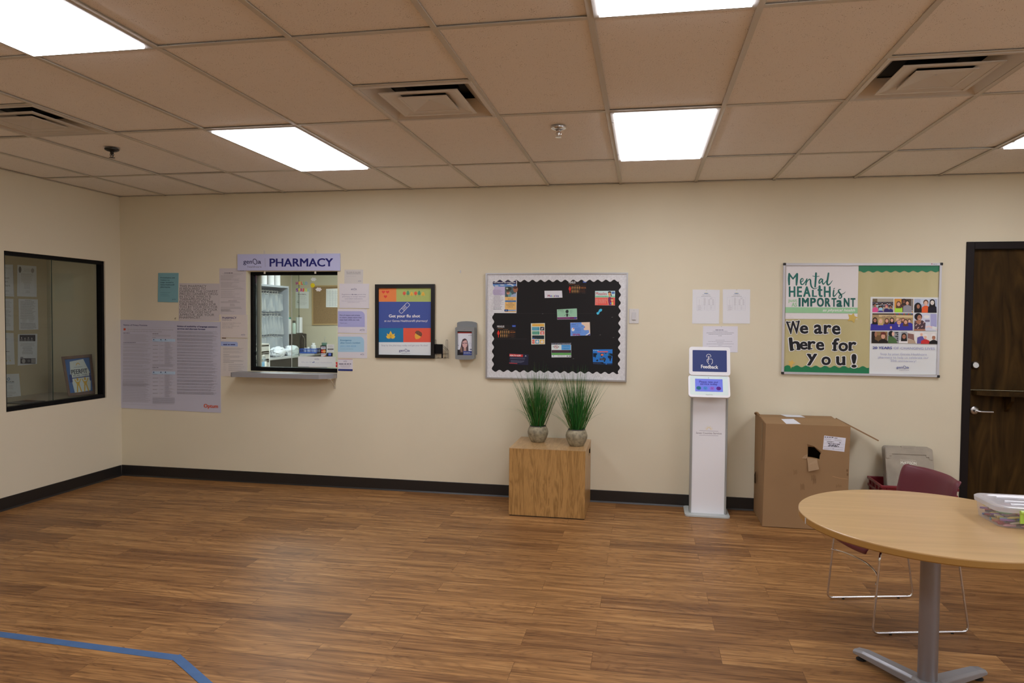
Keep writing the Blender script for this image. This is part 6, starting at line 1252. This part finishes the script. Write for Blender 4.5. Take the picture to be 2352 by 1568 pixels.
for r, z in enumerate(RODZ):
    nb = 11
    for k in range(nb):
        y = 3.84 + k * (.90 / (nb - 1)) + R.uniform(-.02, .02); x0 = UX - .14
        if r == 2 and k == 0: continue
        t = thing('hanging_bag', 'clear medicine bag on the ' + bag_row[r] + ' rod of the grey unit', 'bag', (x0, y, z - .34), 'clear bags on the ' + bag_row[r] + ' rod')
        dxx = .125; zt_ = z - .055; hb = R.uniform(.25, .29); ph = R.uniform(0, 6)
        def bagf(u, v, s_=1):
            sp_ = .010 + .022 * v ** .7 * (1 if u < 1 else 1); return Vector((x0 + (u - .5) * 2 * dxx * (.92 + .1 * v), y + s_ * sp_ * math.sin(math.pi * min(1, max(0, u))) + .008 * math.sin(9 * u + ph + v * 5) + .015 * v * math.sin(ph), zt_ - hb * v + .01 * math.sin(7 * u + ph) * (1 - v)))
        q = MB(); q.grid(lambda u, v: bagf(u, v, 1), 9, 6); q.grid(lambda u, v: bagf(u, v, -1), 9, 6); q.build('bag_film', BAGM, t, smooth=True)
        q = MB(); q.tube(smooth_path([(x0, y, z + .004), (x0 + .016, y, z + .012), (x0 + .03, y, z - .004), (x0 + .02, y, z - .03), (x0 + .05, y, z - .045), (x0 + dxx * .9, y, z - .06)], 5), .0028, 6); q.tube([(x0 + .02, y, z - .032), (x0 - dxx * .9, y, z - .06)], .0028, 6); q.build('hanger', HNG, t, smooth=True)
# on top of the unit
for k in range(3):
    u0 = (596, 613, 627)[k]; p = px(u0 + 8, 640, 0, UX - .11); m_ = MB(); m_.lathe([(.06, 0), (.06, .278), (.02, .278), (.02, .27)], (p.x, p.y, uz1 + .001), 24)
    tag(m_.build('paper_roll', mat('white_paper_roll', (.78, .79, .80), .7), smooth=True), ('leftmost', 'middle', 'rightmost')[k] + ' of the white rolls standing on the grey unit', 'paper roll', 'white rolls on the grey unit')
p = px(593, 640, 0, UX - .05); tag(MB().box((p.x - .02, p.y - .05, uz1 + .001), (p.x + .02, p.y + .035, uz1 + .25)).build('pink_folder', mat('pink_card', (.72, .22, .45), .5)), 'pink folder beside the white rolls on the grey unit', 'folder')
# white sacks on the counter
from mathutils import noise as mnoise
SACK = mat('white_plastic_sack', (.66, .70, .76), .25, spec=.5)
def sack(cx, cy, rx, ry, rz, sd, lab):
    R2 = random.Random(sd); ph = [R2.uniform(0, 6) for _ in range(6)]; q = MB()
    def f(u, v):
        a = 2 * math.pi * u; b_ = math.pi * (v - .5); pv = Vector((math.cos(b_) * math.cos(a), math.cos(b_) * math.sin(a), math.sin(b_))); w_ = 1 + .22 * mnoise.noise(pv * 1.6 + Vector((sd * 7, 0, 0))) + .13 * mnoise.noise(pv * 4 + Vector((0, sd * 5, 0))) + .05 * mnoise.noise(pv * 11)
        z = math.sin(b_) * rz * w_; return (cx + rx * math.cos(b_) ** .7 * math.cos(a) * w_, cy + ry * math.cos(b_) ** .7 * math.sin(a) * w_, max(CT + .0015, CT + rz * .82 + z))
    q.grid(f, 48, 24); return tag(q.build('plastic_sack', SACK, smooth=True), lab, 'sack', 'white sacks on the grey counter')
sack(-5.555, 4.42, .085, .20, .085, 1, 'nearer of two stuffed white sacks on the grey counter'); sack(-5.555, 4.86, .075, .22, .092, 2, 'farther of two stuffed white sacks, beside the microwave')
# microwave turned to the room
mw = thing('microwave', 'black microwave oven on the grey counter behind the hatch', 'microwave', (-5.98, 5.24, CT)); MX = -5.80; my0, my1, mz0, mz1 = 5.10, 5.86, CT + .012, 1.25
MB().box((-6.2, my0, mz0), (MX, my1, mz1)).build('body', mat('black_enamel', (.008, .008, .009), .4, spec=.2), mw, bevel=.006)
MB().box((MX, my0 + .005, mz0 + .005), (MX + .018, my1 - .15, mz1 - .005)).build('door', mat('black_glass', (.005, .005, .006), .2, spec=.15), mw, bevel=.004)
MB().box((MX, my1 - .148, mz0 + .005), (MX + .016, my1 - .004, mz1 - .005)).build('control_panel', mat('black_panel', (.008, .008, .009), .35, spec=.2), mw, bevel=.003)
MB().tube(smooth_path([(MX + .018, my1 - .17, mz1 - .03), (MX + .05, my1 - .165, mz1 - .08), (MX + .055, my1 - .165, (mz0 + mz1) / 2), (MX + .05, my1 - .165, mz0 + .07), (MX + .018, my1 - .17, mz0 + .03)], 5), .008, 8).build('handle', mat('dark_chrome', (.25, .25, .26), .15, 1.), mw, smooth=True)
m_ = MB(); m_.tube([(MX + .018 + .0, my1 - .075 + .035 * math.cos(a), mz1 - .07 + .035 * math.sin(a)) for a in [k * math.pi / 12 for k in range(24)]], .003, 6, closed=True); m_.build('dial', MATS['dark_chrome'], mw)
for dz in (.15, .18, .21, .24): MB().box((MX + .016, my1 - .12, mz1 - dz - .008), (MX + .0175, my1 - .04, mz1 - dz)).build('button', mat('grey_button', (.07, .07, .075), .4), mw)
for y in (my0 + .05, my1 - .05): MB().box((MX - .10, y - .02, CT + .001), (MX - .05, y + .02, mz0)).build('foot', MATS['black_rubber'], mw)
# things on the microwave
def bottle(px_, z0, r, h, capm, bodym, lab, capr=.6, caph=.22, group=None, name='bottle'):
    t = thing(name, lab, 'bottle', (px_[0], px_[1], z0), group); c = (px_[0], px_[1], z0)
    MB().lathe([(r * .95, 0.001), (r, .006), (r, h * (1 - caph) * .88), (r * capr * .9, h * (1 - caph)), (0, h * (1 - caph))], c, 20).build('body', bodym, t, smooth=True)
    MB().lathe([(r * capr, h * (1 - caph)), (r * capr, h * .985), (r * capr * .9, h), (0, h)], c, 20).build('cap', capm, t, smooth=True); return t
WB = mat('white_bottle_plastic', (.74, .76, .75), .35); PALE = mat('pale_green_bottle', (.62, .72, .66), .35); TEALC = mat('green_cap', (.01, .22, .14), .4); BLKC = mat('black_cap', (.012, .012, .014), .4)
p = px(664, 768, 0, -5.9); bottle((-5.90, 5.44), mz1, .03, .29, TEALC, WB, 'white bottle with a green cap on the microwave', .95, .1)
t = bottle((-5.87, 5.55), mz1, .034, .235, BLKC, PALE, 'pale green spray bottle with a black cap on the microwave', .72, .18)
pt = thing('paper_towel_holder', 'paper towel roll on its stand on the microwave', 'paper towel', (-5.885, 5.765, mz1)); c = (-5.885, 5.765, mz1)
MB().lathe([(.075, .001), (.075, .012), (0, .013)], c, 24).build('stand_base', mat('black_metal', (.012, .012, .012), .4), pt)
MB().lathe([(.06, .014), (.06, .292), (.02, .292), (.02, .285)], c, 28).build('roll', MATS['white_paper_roll'], pt, smooth=True)
q = MB(); q.tube([Vector(c) + Vector((0, 0, .012)), Vector(c) + Vector((0, 0, .30))], .006, 8); q.tube([Vector(c) + Vector((.0, .014 * math.cos(a), .313 + .014 * math.sin(a))) for a in [k * math.pi / 8 for k in range(16)]], .003, 6, closed=True); q.build('stand_rod', MATS['black_metal'], pt)
# blue basket of pill bottles
BLU = mat('blue_basket_plastic', (.015, .10, .50), .35); bk0 = px(683, 812, 2, CT); bt = thing('blue_basket', 'low blue slotted basket on the grey counter', 'basket', (-5.60, 5.66, CT))
bxa, bxb, bya, byb = -5.735, -5.415, 5.50, 5.70; q = MB()
def slot_wall(a, b_, z0, z1, nsl):
    a = Vector(a); b_ = Vector(b_); d = b_ - a; q.hexa([a + Vector((0, 0, z0)), a + d + Vector((0, 0, z0)), a + d + Vector((0, .004, z0)), a + Vector((0, .004, z0))], [a + Vector((0, 0, z0 + .022)), a + d + Vector((0, 0, z0 + .022)), a + d + Vector((0, .004, z0 + .022)), a + Vector((0, .004, z0 + .022))])
    q.hexa([a + Vector((0, 0, z1 - .014)), a + d + Vector((0, 0, z1 - .014)), a + d + Vector((0, .006, z1 - .014)), a + Vector((0, .006, z1 - .014))], [a + Vector((0, 0, z1)), a + d + Vector((0, 0, z1)), a + d + Vector((0, .006, z1)), a + Vector((0, .006, z1))])
    for k in range(nsl + 1): p = a + d * (k / nsl); e = d.normalized() * .006; q.hexa([p - e + Vector((0, 0, z0 + .02)), p + e + Vector((0, 0, z0 + .02)), p + e + Vector((0, .004, z0 + .02)), p - e + Vector((0, .004, z0 + .02))], [p - e + Vector((0, 0, z1 - .012)), p + e + Vector((0, 0, z1 - .012)), p + e + Vector((0, .004, z1 - .012)), p - e + Vector((0, .004, z1 - .012))])
zb0 = CT + .001; slot_wall((bxa, bya, 0), (bxb, bya, 0), zb0, zb0 + .085, 11); slot_wall((bxa, byb, 0), (bxb, byb, 0), zb0, zb0 + .085, 11); slot_wall((bxa, byb, 0), (bxa, bya, 0), zb0, zb0 + .085, 7); slot_wall((bxb, byb, 0), (bxb, bya, 0), zb0, zb0 + .085, 7); q.box((bxa, bya, zb0), (bxb, byb, zb0 + .004)); q.build('basket', BLU, bt)
bottle((-5.525, 5.60), zb0 + .005, .048, .175, WB, WB, 'large white pill bottle standing in the blue basket', .62, .18, 'pill bottles in the blue basket', 'pill_bottle'); bottle((-5.615, 5.58), zb0 + .005, .032, .105, WB, WB, 'middle sized white pill bottle in the blue basket', .7, .2, 'pill bottles in the blue basket', 'pill_bottle'); bottle((-5.68, 5.60), zb0 + .005, .03, .088, WB, WB, 'smallest white pill bottle at the left of the blue basket', .7, .2, 'pill bottles in the blue basket', 'pill_bottle')
tu = thing('tumbler', 'clear patterned tumbler with a straw behind the blue basket', 'tumbler', (-5.475, 5.98, CT)); c = (-5.50, 5.98, CT + .001)
MB().lathe([(.036, .0), (.048, .165), (.05, .17), (.044, .166), (.034, .006)], c, 24).build('cup', clear('teal_tumbler', (.55, .78, .74), .1, .35, (.25, .50, .46)), tu, smooth=True); MB().lathe([(.05, .17), (.05, .18), (.02, .186), (0, .187)], c, 24).build('lid', clear('clear_lid', (.9, .95, .95), .1, .3), tu, smooth=True); MB().tube(smooth_path([Vector(c) + Vector((0, 0, .19)), Vector(c) + Vector((.004, 0, .25)), Vector(c) + Vector((.012, 0, .285)), Vector(c) + Vector((.025, 0, .26))], 5), .004, 6).build('straw', clear('clear_straw', (.95, .97, .97), .1, .4), tu)
# back wall of the pharmacy: cork board, notice
ck = thing('cork_board', 'cork board with a light wood frame on the pharmacy wall', 'cork board', px(745, 746, 1, PYB - .01)); CKM = mat('cork', (.30, .185, .085), .85, var=(60, .2)); 
frame_ring(R3, [(815, 290), (1330, 282), (1330, 758), (818, 766)], [(828, 305), (1316, 298), (1316, 742), (832, 750)], PYB - .022, PYB, mat('light_wood_frame', (.52, .36, .17), .5), 'frame', ck)
a = Sheet(R3, 1, PYB - .012); q = MB(); q.prism([a.at(*p, 0) for p in ((820, 296), (1325, 288), (1325, 750), (824, 760))], (0, .010, 0)); q.build('cork_panel', CKM, ck)
s = Sheet(R3, 1, PYB - .0145); s.base([(988, 330), (1160, 324), (1158, 552), (986, 550)], pc(196, 206, 214), .002)
for k in range(5): s.stroke([(1000 + k * 34, 345), (1000 + k * 34, 540)], 2, pc(140, 150, 160), False)
for k in range(14): s.words(1004, 362 + k * 13, 1140, 362 + k * 13, 1, 4, pc(140, 150, 160), 0, .2)
s.done('paper_sheet', 'printed table pinned to the cork board', 'paper')
s = Sheet(R3, 1, PYB - .003); s.base([(622, 362), (780, 360), (779, 566), (620, 562)], pc(186, 186, 184), .002); s.words(635, 385, 760, 430, 5, 4, pc(130, 130, 130)); s.words(635, 440, 765, 520, 8, 4, pc(140, 140, 140)); s.stroke([(650 + 10 * math.cos(a), 485 + 11 * math.sin(a)) for a in [k * .55 + .5 for k in range(10)]], 4, pc(70, 70, 74)); s.words(650, 392, 760, 392, 1, 8, pc(110, 110, 112)); s.done('paper_sheet', 'printed notice on the pharmacy wall behind the glass lettering', 'paper')
# nearer desk with white baskets, bottle, pens
dk = thing('pharmacy_desk', 'dark desk just inside the hatch', 'desk', (-4.75, 2.2, 0)); DKW = mat('dark_desk_laminate', (.05, .05, .055), .45)
MB().box((-5.05, 1.75, .84), (-4.33, 2.62, .87)).build('desktop', DKW, dk, bevel=.003)
for x in (-5.0, -4.38):
    for y in (1.8, 2.57): MB().box((x - .02, y - .02, 0), (x + .02, y + .02, .84)).build('leg', DKW, dk)
WBK = mat('white_basket_plastic', (.74, .74, .71), .4); zz = .871
for k in range(3):
    t = thing('white_basket', ('lowest', 'middle', 'topmost')[k] + ' of three stacked white slotted baskets behind the hatch', 'basket', (-4.72, 2.43, zz + k * .105), 'stacked white baskets'); q = MB(); x0, x1, y0, y1 = -4.98, -4.655, 2.32, 2.56
    def sw_(xa, ya, xb, yb_, n_):
        a = Vector((xa, ya, zz + k * .105 + .001)); d = Vector((xb - xa, yb_ - ya, 0)); nn = Vector((-d.y, d.x, 0)).normalized() * .004
        for h0, h1 in ((0, .02), (.082, .118)): q.hexa([a + Vector((0, 0, h0)), a + d + Vector((0, 0, h0)), a + d + nn + Vector((0, 0, h0)), a + nn + Vector((0, 0, h0))], [a + Vector((0, 0, h1)), a + d + Vector((0, 0, h1)), a + d + nn + Vector((0, 0, h1)), a + nn + Vector((0, 0, h1))])
        for i in range(n_ + 1): p = a + d * (i / n_); e = d.normalized() * .0113; q.hexa([p - e, p + e, p + e + nn, p - e + nn], [p - e + Vector((0, 0, .1)), p + e + Vector((0, 0, .1)), p + e + nn + Vector((0, 0, .1)), p - e + nn + Vector((0, 0, .1))])
    i_ = .004 * (k == 9); sw_(x0, y0, x1, y0, 14); sw_(x1, y0, x1, y1, 10); sw_(x1, y1, x0, y1, 14); sw_(x0, y1, x0, y0, 10); q.box((x0, y0, zz + k * .105 + .001), (x1, y1, zz + k * .105 + .005)); q.build('basket', WBK, t)
p = px(609, 830, 2, .871); wbt = thing('water_bottle', 'small clear water bottle with a blue label on the desk behind the hatch', 'water bottle', (-4.42, 2.02, .871)); c = (-4.42, 2.02, .871)
q = MB(); q.lathe([(.028, .001), (.032, .008), (.031, .03), (.032, .13), (.028, .155), (.014, .185), (.013, .195)], c, 24); q.build('bottle_body', clear('bottle_pet', (.9, .95, .98), .14, .12, (.7, .8, .86)), wbt, smooth=True); MB().lathe([(.0325, .045), (.0325, .115)], c, 24).build('label', mat('sky_blue_label', (.22, .50, .78), .4), wbt, smooth=True); MB().lathe([(.0145, .193), (.0145, .212), (0, .213)], c, 16).build('cap', WB, wbt)
m_ = MB(); m_.box((-4.60, 1.86, .871), (-4.47, 1.98, .955)); tag(m_.build('desk_organiser', mat('black_organiser', (.02, .022, .03), .4), bevel=.02), 'black organiser on the desk at the lower left of the hatch', 'organiser')
m_ = MB(); m_.hexa([(-4.36, 1.93, .871), (-4.335, 1.93, .871), (-4.335, 1.99, .871), (-4.36, 1.99, .871)], [(-4.37, 1.95, 1.0), (-4.345, 1.95, 1.0), (-4.345, 1.965, 1.0), (-4.37, 1.965, 1.0)]); tag(m_.build('card_stand', WB), 'small white card stand beside the water bottle', 'card stand')

# ---- lettering and cards on the hatch glass
GY = .0855
def gl(zoom, q, c, name, lab, cat, grp=None, fn=None, val=GY - .0005):
    s = Sheet(zoom, 1, val); s.base(q, c, .0005)
    if fn: fn(s)
    return s.done(name, lab, cat, grp)
HC = [pc(150, 40, 110), pc(206, 180, 60), pc(200, 84, 50), pc(90, 180, 130), pc(100, 150, 190)]
SC_ = [pc(110, 50, 150), pc(206, 196, 70), pc(170, 50, 120), pc(206, 70, 60), pc(190, 200, 90), pc(130, 170, 170)]
for wd, xs_, yy, cs, nm in (('HELLO', (625, 658, 688, 714, 734), (244, 281), HC, 'HELLO'), ('SPRING', (626, 656, 680, 710, 732, 758), (324, 364), SC_, 'SPRING')):
    for k, chh in enumerate(wd):
        s = Sheet(R3, 1, GY - .0012); wv = {'I': 12, 'L': 22, 'G': 32, 'O': 28, 'P': 22}.get(chh, 28); V, Fs = glyphs(chh, .03); x0 = xs_[k]
        bx0, bx1 = min(v[0] for v in V), max(v[0] for v in V); by0, by1 = min(v[1] for v in V), max(v[1] for v in V); ro = (-6, 4, -4, 3, 5, -8)[k]
        f_ = lambda v: rot(x0 + wv / 2, sum(yy) / 2, [((v[0] - bx0) / (bx1 - bx0) * wv - wv / 2, (yy[1] - yy[0]) / 2 - (v[1] - by0) / (by1 - by0) * (yy[1] - yy[0]))], math.radians(ro))[0]
        P = [s.at(*f_(v), 0) for v in V]; s.mb.add(P, Fs, 0, cs[k]); s.mb.add([p + Vector((0, .001, 0)) for p in P], Fs, 0, cs[k])
        place = {0: 'starting', len(wd) - 1: 'ending'}.get(k, ('', 'second', 'third', 'fourth', 'fifth', '')[k] + ' in'); s.done('window_letter', f'foam letter {chh} {place} the word {nm} on the hatch glass', 'letter', 'coloured letters on the hatch glass')
def cloud(cx, cy, w_, h_): 
    return [(cx + w_ * .5 * (1 + .13 * math.sin(6 * a + 1)) * math.cos(a), cy + h_ * .5 * (1 + .13 * math.sin(6 * a + 1)) * math.sin(a)) for a in [2 * math.pi * k / 40 for k in range(40)]]
gl(R3, cloud(837, 215, 62, 42), pc(186, 190, 190), 'window_cloud', 'white foam cloud above the sun on the hatch glass', 'cloud', 'foam clouds on the hatch glass'); gl(R3, cloud(898, 337, 70, 46), pc(206, 208, 208), 'window_cloud', 'white foam cloud below the sun on the hatch glass', 'cloud', 'foam clouds on the hatch glass')
def f_sun(s): s.ell(826, 288, 20, 21, pc(222, 196, 40)); s.ell(819, 284, 2.5, 3, pc(120, 90, 20), 8); s.ell(833, 284, 2.5, 3, pc(120, 90, 20), 8); s.stroke([(815, 294), (826, 300), (837, 294)], 2.5, pc(120, 90, 20))
gl(R3, [(826 + (31 if k % 2 else 23) * math.cos(math.pi * k / 9), 288 + (32 if k % 2 else 24) * math.sin(math.pi * k / 9)) for k in range(18)], pc(204, 170, 30), 'window_sun', 'yellow foam sun on the hatch glass', 'sun', None, f_sun)
def f_cards(s):
    s.rect(1822, 440, 1958, 516, pc(176, 176, 182)); s.text('VISA', 1842, 1938, 490, 32, pc(40, 44, 110), .02, 0, .2); s.rect(1822, 524, 1960, 628, pc(100, 26, 30)); s.ell(1872, 576, 46, 44, pc(186, 50, 40)); s.ell(1915, 576, 42, 42, pc(216, 140, 60)); s.text('MasterCard', 1834, 1950, 588, 20, pc(214, 190, 180), .015); s.rect(1822, 634, 1960, 722, pc(186, 184, 186)); s.text('DISCOVER', 1830, 1945, 682, 24, pc(70, 68, 76), .01); s.poly([(1880, 722), (1958, 690), (1960, 722)], pc(206, 110, 60))
gl(B6, [(1806, 410), (1974, 412), (1970, 724), (1810, 722)], pc(22, 20, 22), 'card_decal', 'black strip of payment card logos on the hatch glass', 'decal', 'decals on the hatch glass', f_cards)
def f_poison(s): s.text('Poison', 2026, 2140, 432, 26, pc(140, 140, 146)); s.text('Control', 2022, 2168, 466, 28, pc(140, 140, 146)); s.rr(2010, 500, 2176, 532, 4, pc(40, 38, 42)); s.text('1-800-222-1222', 2024, 2164, 523, 15, pc(150, 150, 150), .01); s.words(2040, 556, 2146, 568, 2, 5, pc(150, 150, 150))
gl(B6, [(1982, 374), (2200, 378), (2196, 606), (1980, 604)], pc(188, 190, 192), 'window_card', 'white poison control card on the hatch glass', 'card', 'decals on the hatch glass', f_poison)
def f_amex(s): s.rect(2030, 626, 2112, 704, pc(60, 90, 190)); s.text('AMERICAN', 2036, 2108, 655, 15, pc(150, 170, 220), .01); s.text('EXPRESS', 2036, 2106, 683, 16, pc(150, 170, 220), .015)
gl(B6, [(1995, 620), (2155, 622), (2152, 722), (1993, 720)], pc(16, 18, 34), 'card_decal', 'dark blue payment decal under the poison control card', 'decal', 'decals on the hatch glass', f_amex)
def f_fill(s):
    c = pc(150, 152, 166); s.genoa(1640, 1770, 805, 26, pc(90, 94, 130)); s.text('We can fill', 1262, 1552, 902, 36, c, -.004); s.text('all', 1574, 1638, 903, 36, pc(60, 80, 140), .03); s.text('your medications.', 1660, 2145, 912, 36, c, -.004); s.text('(Yes, really!)', 1385, 1580, 948, 18, pc(176, 178, 186)); s.text('so ask us about any.', 1710, 2005, 956, 18, pc(176, 178, 186)); s.rect(1480, 1018, 1870, 1026, pc(190, 170, 160))
gl(B6, [(1172, 718), (2240, 732), (2240, 1028), (1172, 1012)], pc(190, 190, 192), 'window_card', 'long white card at the foot of the hatch glass about medications', 'card', None, f_fill, GY - .002)
gl(B6, [(2246, 880), (2300, 882), (2300, 1030), (2244, 1028)], pc(196, 44, 48), 'window_card', 'red card edge at the lower right of the hatch glass', 'card', None, lambda s: s.poly([(2250, 925), (2270, 950), (2250, 975)], pc(206, 190, 190)), GY - .001)

# ================================================================== BEHIND THE LEFT WINDOW
class LSheet(Sheet):
    """on planes facing the room from the left (x = const)"""
    def __init__(s, zoom, val): super().__init__(zoom, 0, val, 1)
GL_ = 'papers on the office wall behind the left window'
def lp(q, lab, fn):
    s = LSheet(C3, OFX + .002); s.base(q, pc(182, 182, 186), .0015); fn(s); return s.done('paper_sheet', lab, 'paper', GL_)
k_ = pc(100, 98, 104); g_ = pc(140, 138, 142)
def f1(s): s.text('for', 10, 58, 214, 20, k_); s.text('information', -30, 92, 262, 20, k_); s.text('are', 50, 80, 297, 18, k_); s.text('here.', 54, 106, 338, 20, k_); s.words(0, 380, 92, 386, 1, 6, k_, 2); s.words(0, 150, 110, 154, 2, 3, g_); s.stroke([(130, 130), (136, 424), (0, 416)], 2, k_, False)
lp([(-52, 118), (130, 120), (142, 440), (-52, 430)], 'paper with large print cut off by the left edge, topmost on the office wall', f1)
def f2(s): s.ell(200, 170, 14, 32, pc(90, 88, 94)); s.ell(326, 180, 16, 24, g_); s.words(232, 160, 312, 190, 5, 3, g_, center=True); s.words(210, 208, 336, 230, 4, 4, g_, 2); s.words(210, 240, 336, 286, 6, 4, g_, 2); s.words(230, 300, 312, 358, 5, 4, k_, 2, .3, True); s.words(255, 380, 302, 398, 3, 4, g_, center=True); s.stroke([(190, 140), (192, 402), (352, 408), (352, 150)], 1.5, g_, False)
lp([(176, 122), (364, 136), (368, 443), (172, 436)], 'paper with decorated corners at the top of the right column on the office wall', f2)
lp([(-48, 458), (134, 462), (136, 780), (-48, 770)], 'text paper cut off by the left edge, second from the top on the office wall', lambda s: (s.words(-40, 485, 122, 545, 6, 5, g_, 2), s.words(-40, 572, 118, 630, 6, 4, k_, 2), s.words(-40, 650, 118, 730, 9, 4, g_, 2)))
lp([(186, 462), (378, 467), (384, 768), (192, 774)], 'densely printed paper, middle of the right column on the office wall', lambda s: (s.words(250, 474, 320, 474, 1, 5, k_), s.words(204, 486, 360, 660, 20, 4, k_, 2, .3), s.words(220, 668, 270, 695, 5, 3, g_), s.words(290, 668, 345, 690, 4, 3, g_), s.words(206, 702, 366, 758, 8, 4, k_, 2, .2)))
lp([(-48, 800), (136, 804), (148, 1118), (-48, 1124)], 'mostly blank paper cut off by the left edge, third from the top', lambda s: (s.words(50, 862, 82, 862, 1, 6, k_), s.words(60, 985, 105, 988, 2, 5, k_), s.words(70, 1030, 110, 1070, 5, 4, g_), s.ell(66, 1082, 6, 6, pc(180, 160, 90)), s.ell(102, 1080, 6, 6, pc(180, 160, 90))))
def f6(s): s.rect(196, 822, 354, 886, pc(60, 58, 62)); [s.person(216 + j * 34, 850 + (j % 2) * 6, 9, pc(150, 148, 150), pc(30, 30, 32), pc(110, 108, 112), w=1.6, bot=886) for j in range(4)]; s.words(196, 905, 354, 930, 4, 4, g_, center=True); s.words(220, 940, 330, 1010, 8, 5, pc(110, 108, 114), center=True); s.words(204, 1045, 240, 1048, 1, 7, pc(50, 50, 54)); s.rect(204, 1056, 356, 1110, pc(70, 68, 72)); s.ell(236, 1084, 18, 22, pc(150, 148, 150)); s.rect(312, 1060, 354, 1104, pc(140, 138, 140)); s.ell(288, 1082, 14, 14, pc(110, 108, 112))
lp([(180, 815), (374, 811), (370, 1112), (178, 1130)], 'paper with grey photo strips, lowest of the right column on the office wall', f6)
lp([(-46, 1218), (190, 1210), (216, 1502), (-40, 1520)], 'slanting certificate with a round blue seal, lowest on the office wall', lambda s: (s.ell(86, 1264, 14, 15, pc(70, 90, 130)), s.ell(86, 1264, 9, 10, pc(170, 174, 184)), s.words(40, 1286, 145, 1284, 1, 7, k_), s.words(40, 1300, 148, 1300, 1, 6, pc(60, 90, 130)), s.words(86, 1326, 135, 1360, 4, 4, g_), s.words(60, 1392, 168, 1410, 3, 4, g_), s.words(60, 1425, 140, 1425, 1, 5, k_), s.words(75, 1442, 118, 1446, 1, 4, pc(90, 110, 140)), s.words(84, 1488, 130, 1492, 2, 5, pc(70, 100, 140))))
# framed logo leaning on the counter's end wall
fx = LZ0 + .0125
pf = thing('framed_logo', 'wood framed fitness logo leaning in the corner behind the left window', 'picture', (-5.05, -.2, fx))
WOODF = wood('walnut_frame', (.10, .045, .018), (.20, .095, .04), .4, 'z', 4, 1., 6, rings=False)
# its face: corners measured in the photo, set on a leaning plane
def on_plane(x, y, A, nn):
    d = ray(x / 3.564, 540 + y / 3.564); return CAM + d * ((A - CAM).dot(nn) / d.dot(nn))
nn = Vector((.72, -.66, .20)).normalized(); A = Vector((-5.02, -.215, fx + .002))
FR = [on_plane(*p, A, nn) for p in ((503, 1012), (752, 990), (782, 1312), (560, 1336))]
mz = min(p.z for p in FR); FR = [p + Vector((0, 0, fx + .002 - mz)) for p in FR]
def fl_(u, v, d=0): return (FR[0].lerp(FR[1], u)).lerp(FR[3].lerp(FR[2], u), v) + nn * d
q = MB(); b_ = .075
for a0, b0, a1, b1 in ((0, 0, 1, b_), (0, 1 - b_, 1, 1), (0, b_, b_ * 1.2, 1 - b_), (1 - b_ * 1.2, b_, 1, 1 - b_)): q.prism([fl_(a0, b0), fl_(a1, b0), fl_(a1, b1), fl_(a0, b1)], nn * -.022)
q.build('frame', WOODF, pf)
class FP(Sheet):
    def __init__(s): s.k = 0; s.mb = MB()
    def at(s, x, y, lift=None): return fl_(x, y, -.012 + (s.k * s.STEP if lift is None else lift))
s = FP(); s.poly([(.03, .03), (.97, .03), (.97, .97), (.03, .97)], pc(70, 104, 160)); s.poly([(.24, .14), (.70, .10), (.90, .50), (.84, .90), (.26, .93), (.20, .50)], pc(186, 190, 196)); gd_ = pc(196, 160, 70)
s.text('PEERFIT', .24, .80, .46, .11, pc(44, 48, 58), .03); s.text('WELLNESS + FITNESS', .28, .78, .525, .045, pc(60, 66, 90), .01); s.stroke([(.44, .24), (.47, .20), (.52, .195), (.56, .23)], .02, gd_); s.words(.36, .285, .64, .285, 1, .02, pc(120, 130, 150), 0, 0)
nv = pc(44, 62, 120); s.stroke([(.20, .56), (.90, .545)], .022, nv, False)
for x in (.17, .22, .87, .92): s.stroke([(x, .48), (x, .64)], .045, nv, False)
for x in (.42, .68): s.ell(x, .60, .035, .04, gd_); s.poly([(x - .06, .66), (x + .06, .66), (x + .045, .76), (x - .045, .76)], gd_); s.stroke([(x - .05, .68), (x - .10, .60)], .03, gd_, False); s.stroke([(x + .05, .68), (x + .10, .60)], .03, gd_, False); s.stroke([(x - .03, .75), (x - .06, .90)], .045, gd_, False); s.stroke([(x + .03, .75), (x + .08, .90)], .045, gd_, False)
s.done('print', None, None, parent=pf)
q = MB(); q.prism([fl_(.46, .55, -.022), fl_(.54, .55, -.022), Vector((fl_(.54, 1, -.15).x, fl_(.54, 1, -.15).y, fx + .002)), Vector((fl_(.46, 1, -.15).x, fl_(.46, 1, -.15).y, fx + .002))], nn * -.003); q.build('easel_back', WOODF, pf)
m_ = MB(); m_.box((XL - .42, -.90, fx), (XL - .22, -.66, fx + .006)); tag(m_.build('clipboard', mat('dark_clipboard', (.03, .03, .03), .4), bevel=.002), 'dark clipboard lying on the office counter behind the glass', 'clipboard')
# small nail heads and marks on the wall
for x, y, lab in ((1666, 133, 'clear hook stuck on the wall above the grey comment box'),):
    p = px(760 + x / 5.6, 600 + y / 5.6, 1, -.001); q = MB(); q.box((p.x - .006, -.004, p.z - .012), (p.x + .006, 0, p.z + .012)); tag(q.build('wall_hook', PIN, bevel=.001), lab, 'hook')
p = px(404, 730, 1, -.001); q = MB(); q.tube([(p.x, 0, p.z), (p.x, -.014, p.z), (p.x, -.016, p.z - .01), (p.x + .006, -.016, p.z - .012)], .002, 6); tag(q.build('wall_hook', mat('brass_hook', (.2, .15, .07), .4, .8)), 'tiny brass hook left of the crowded capitals notice', 'hook')
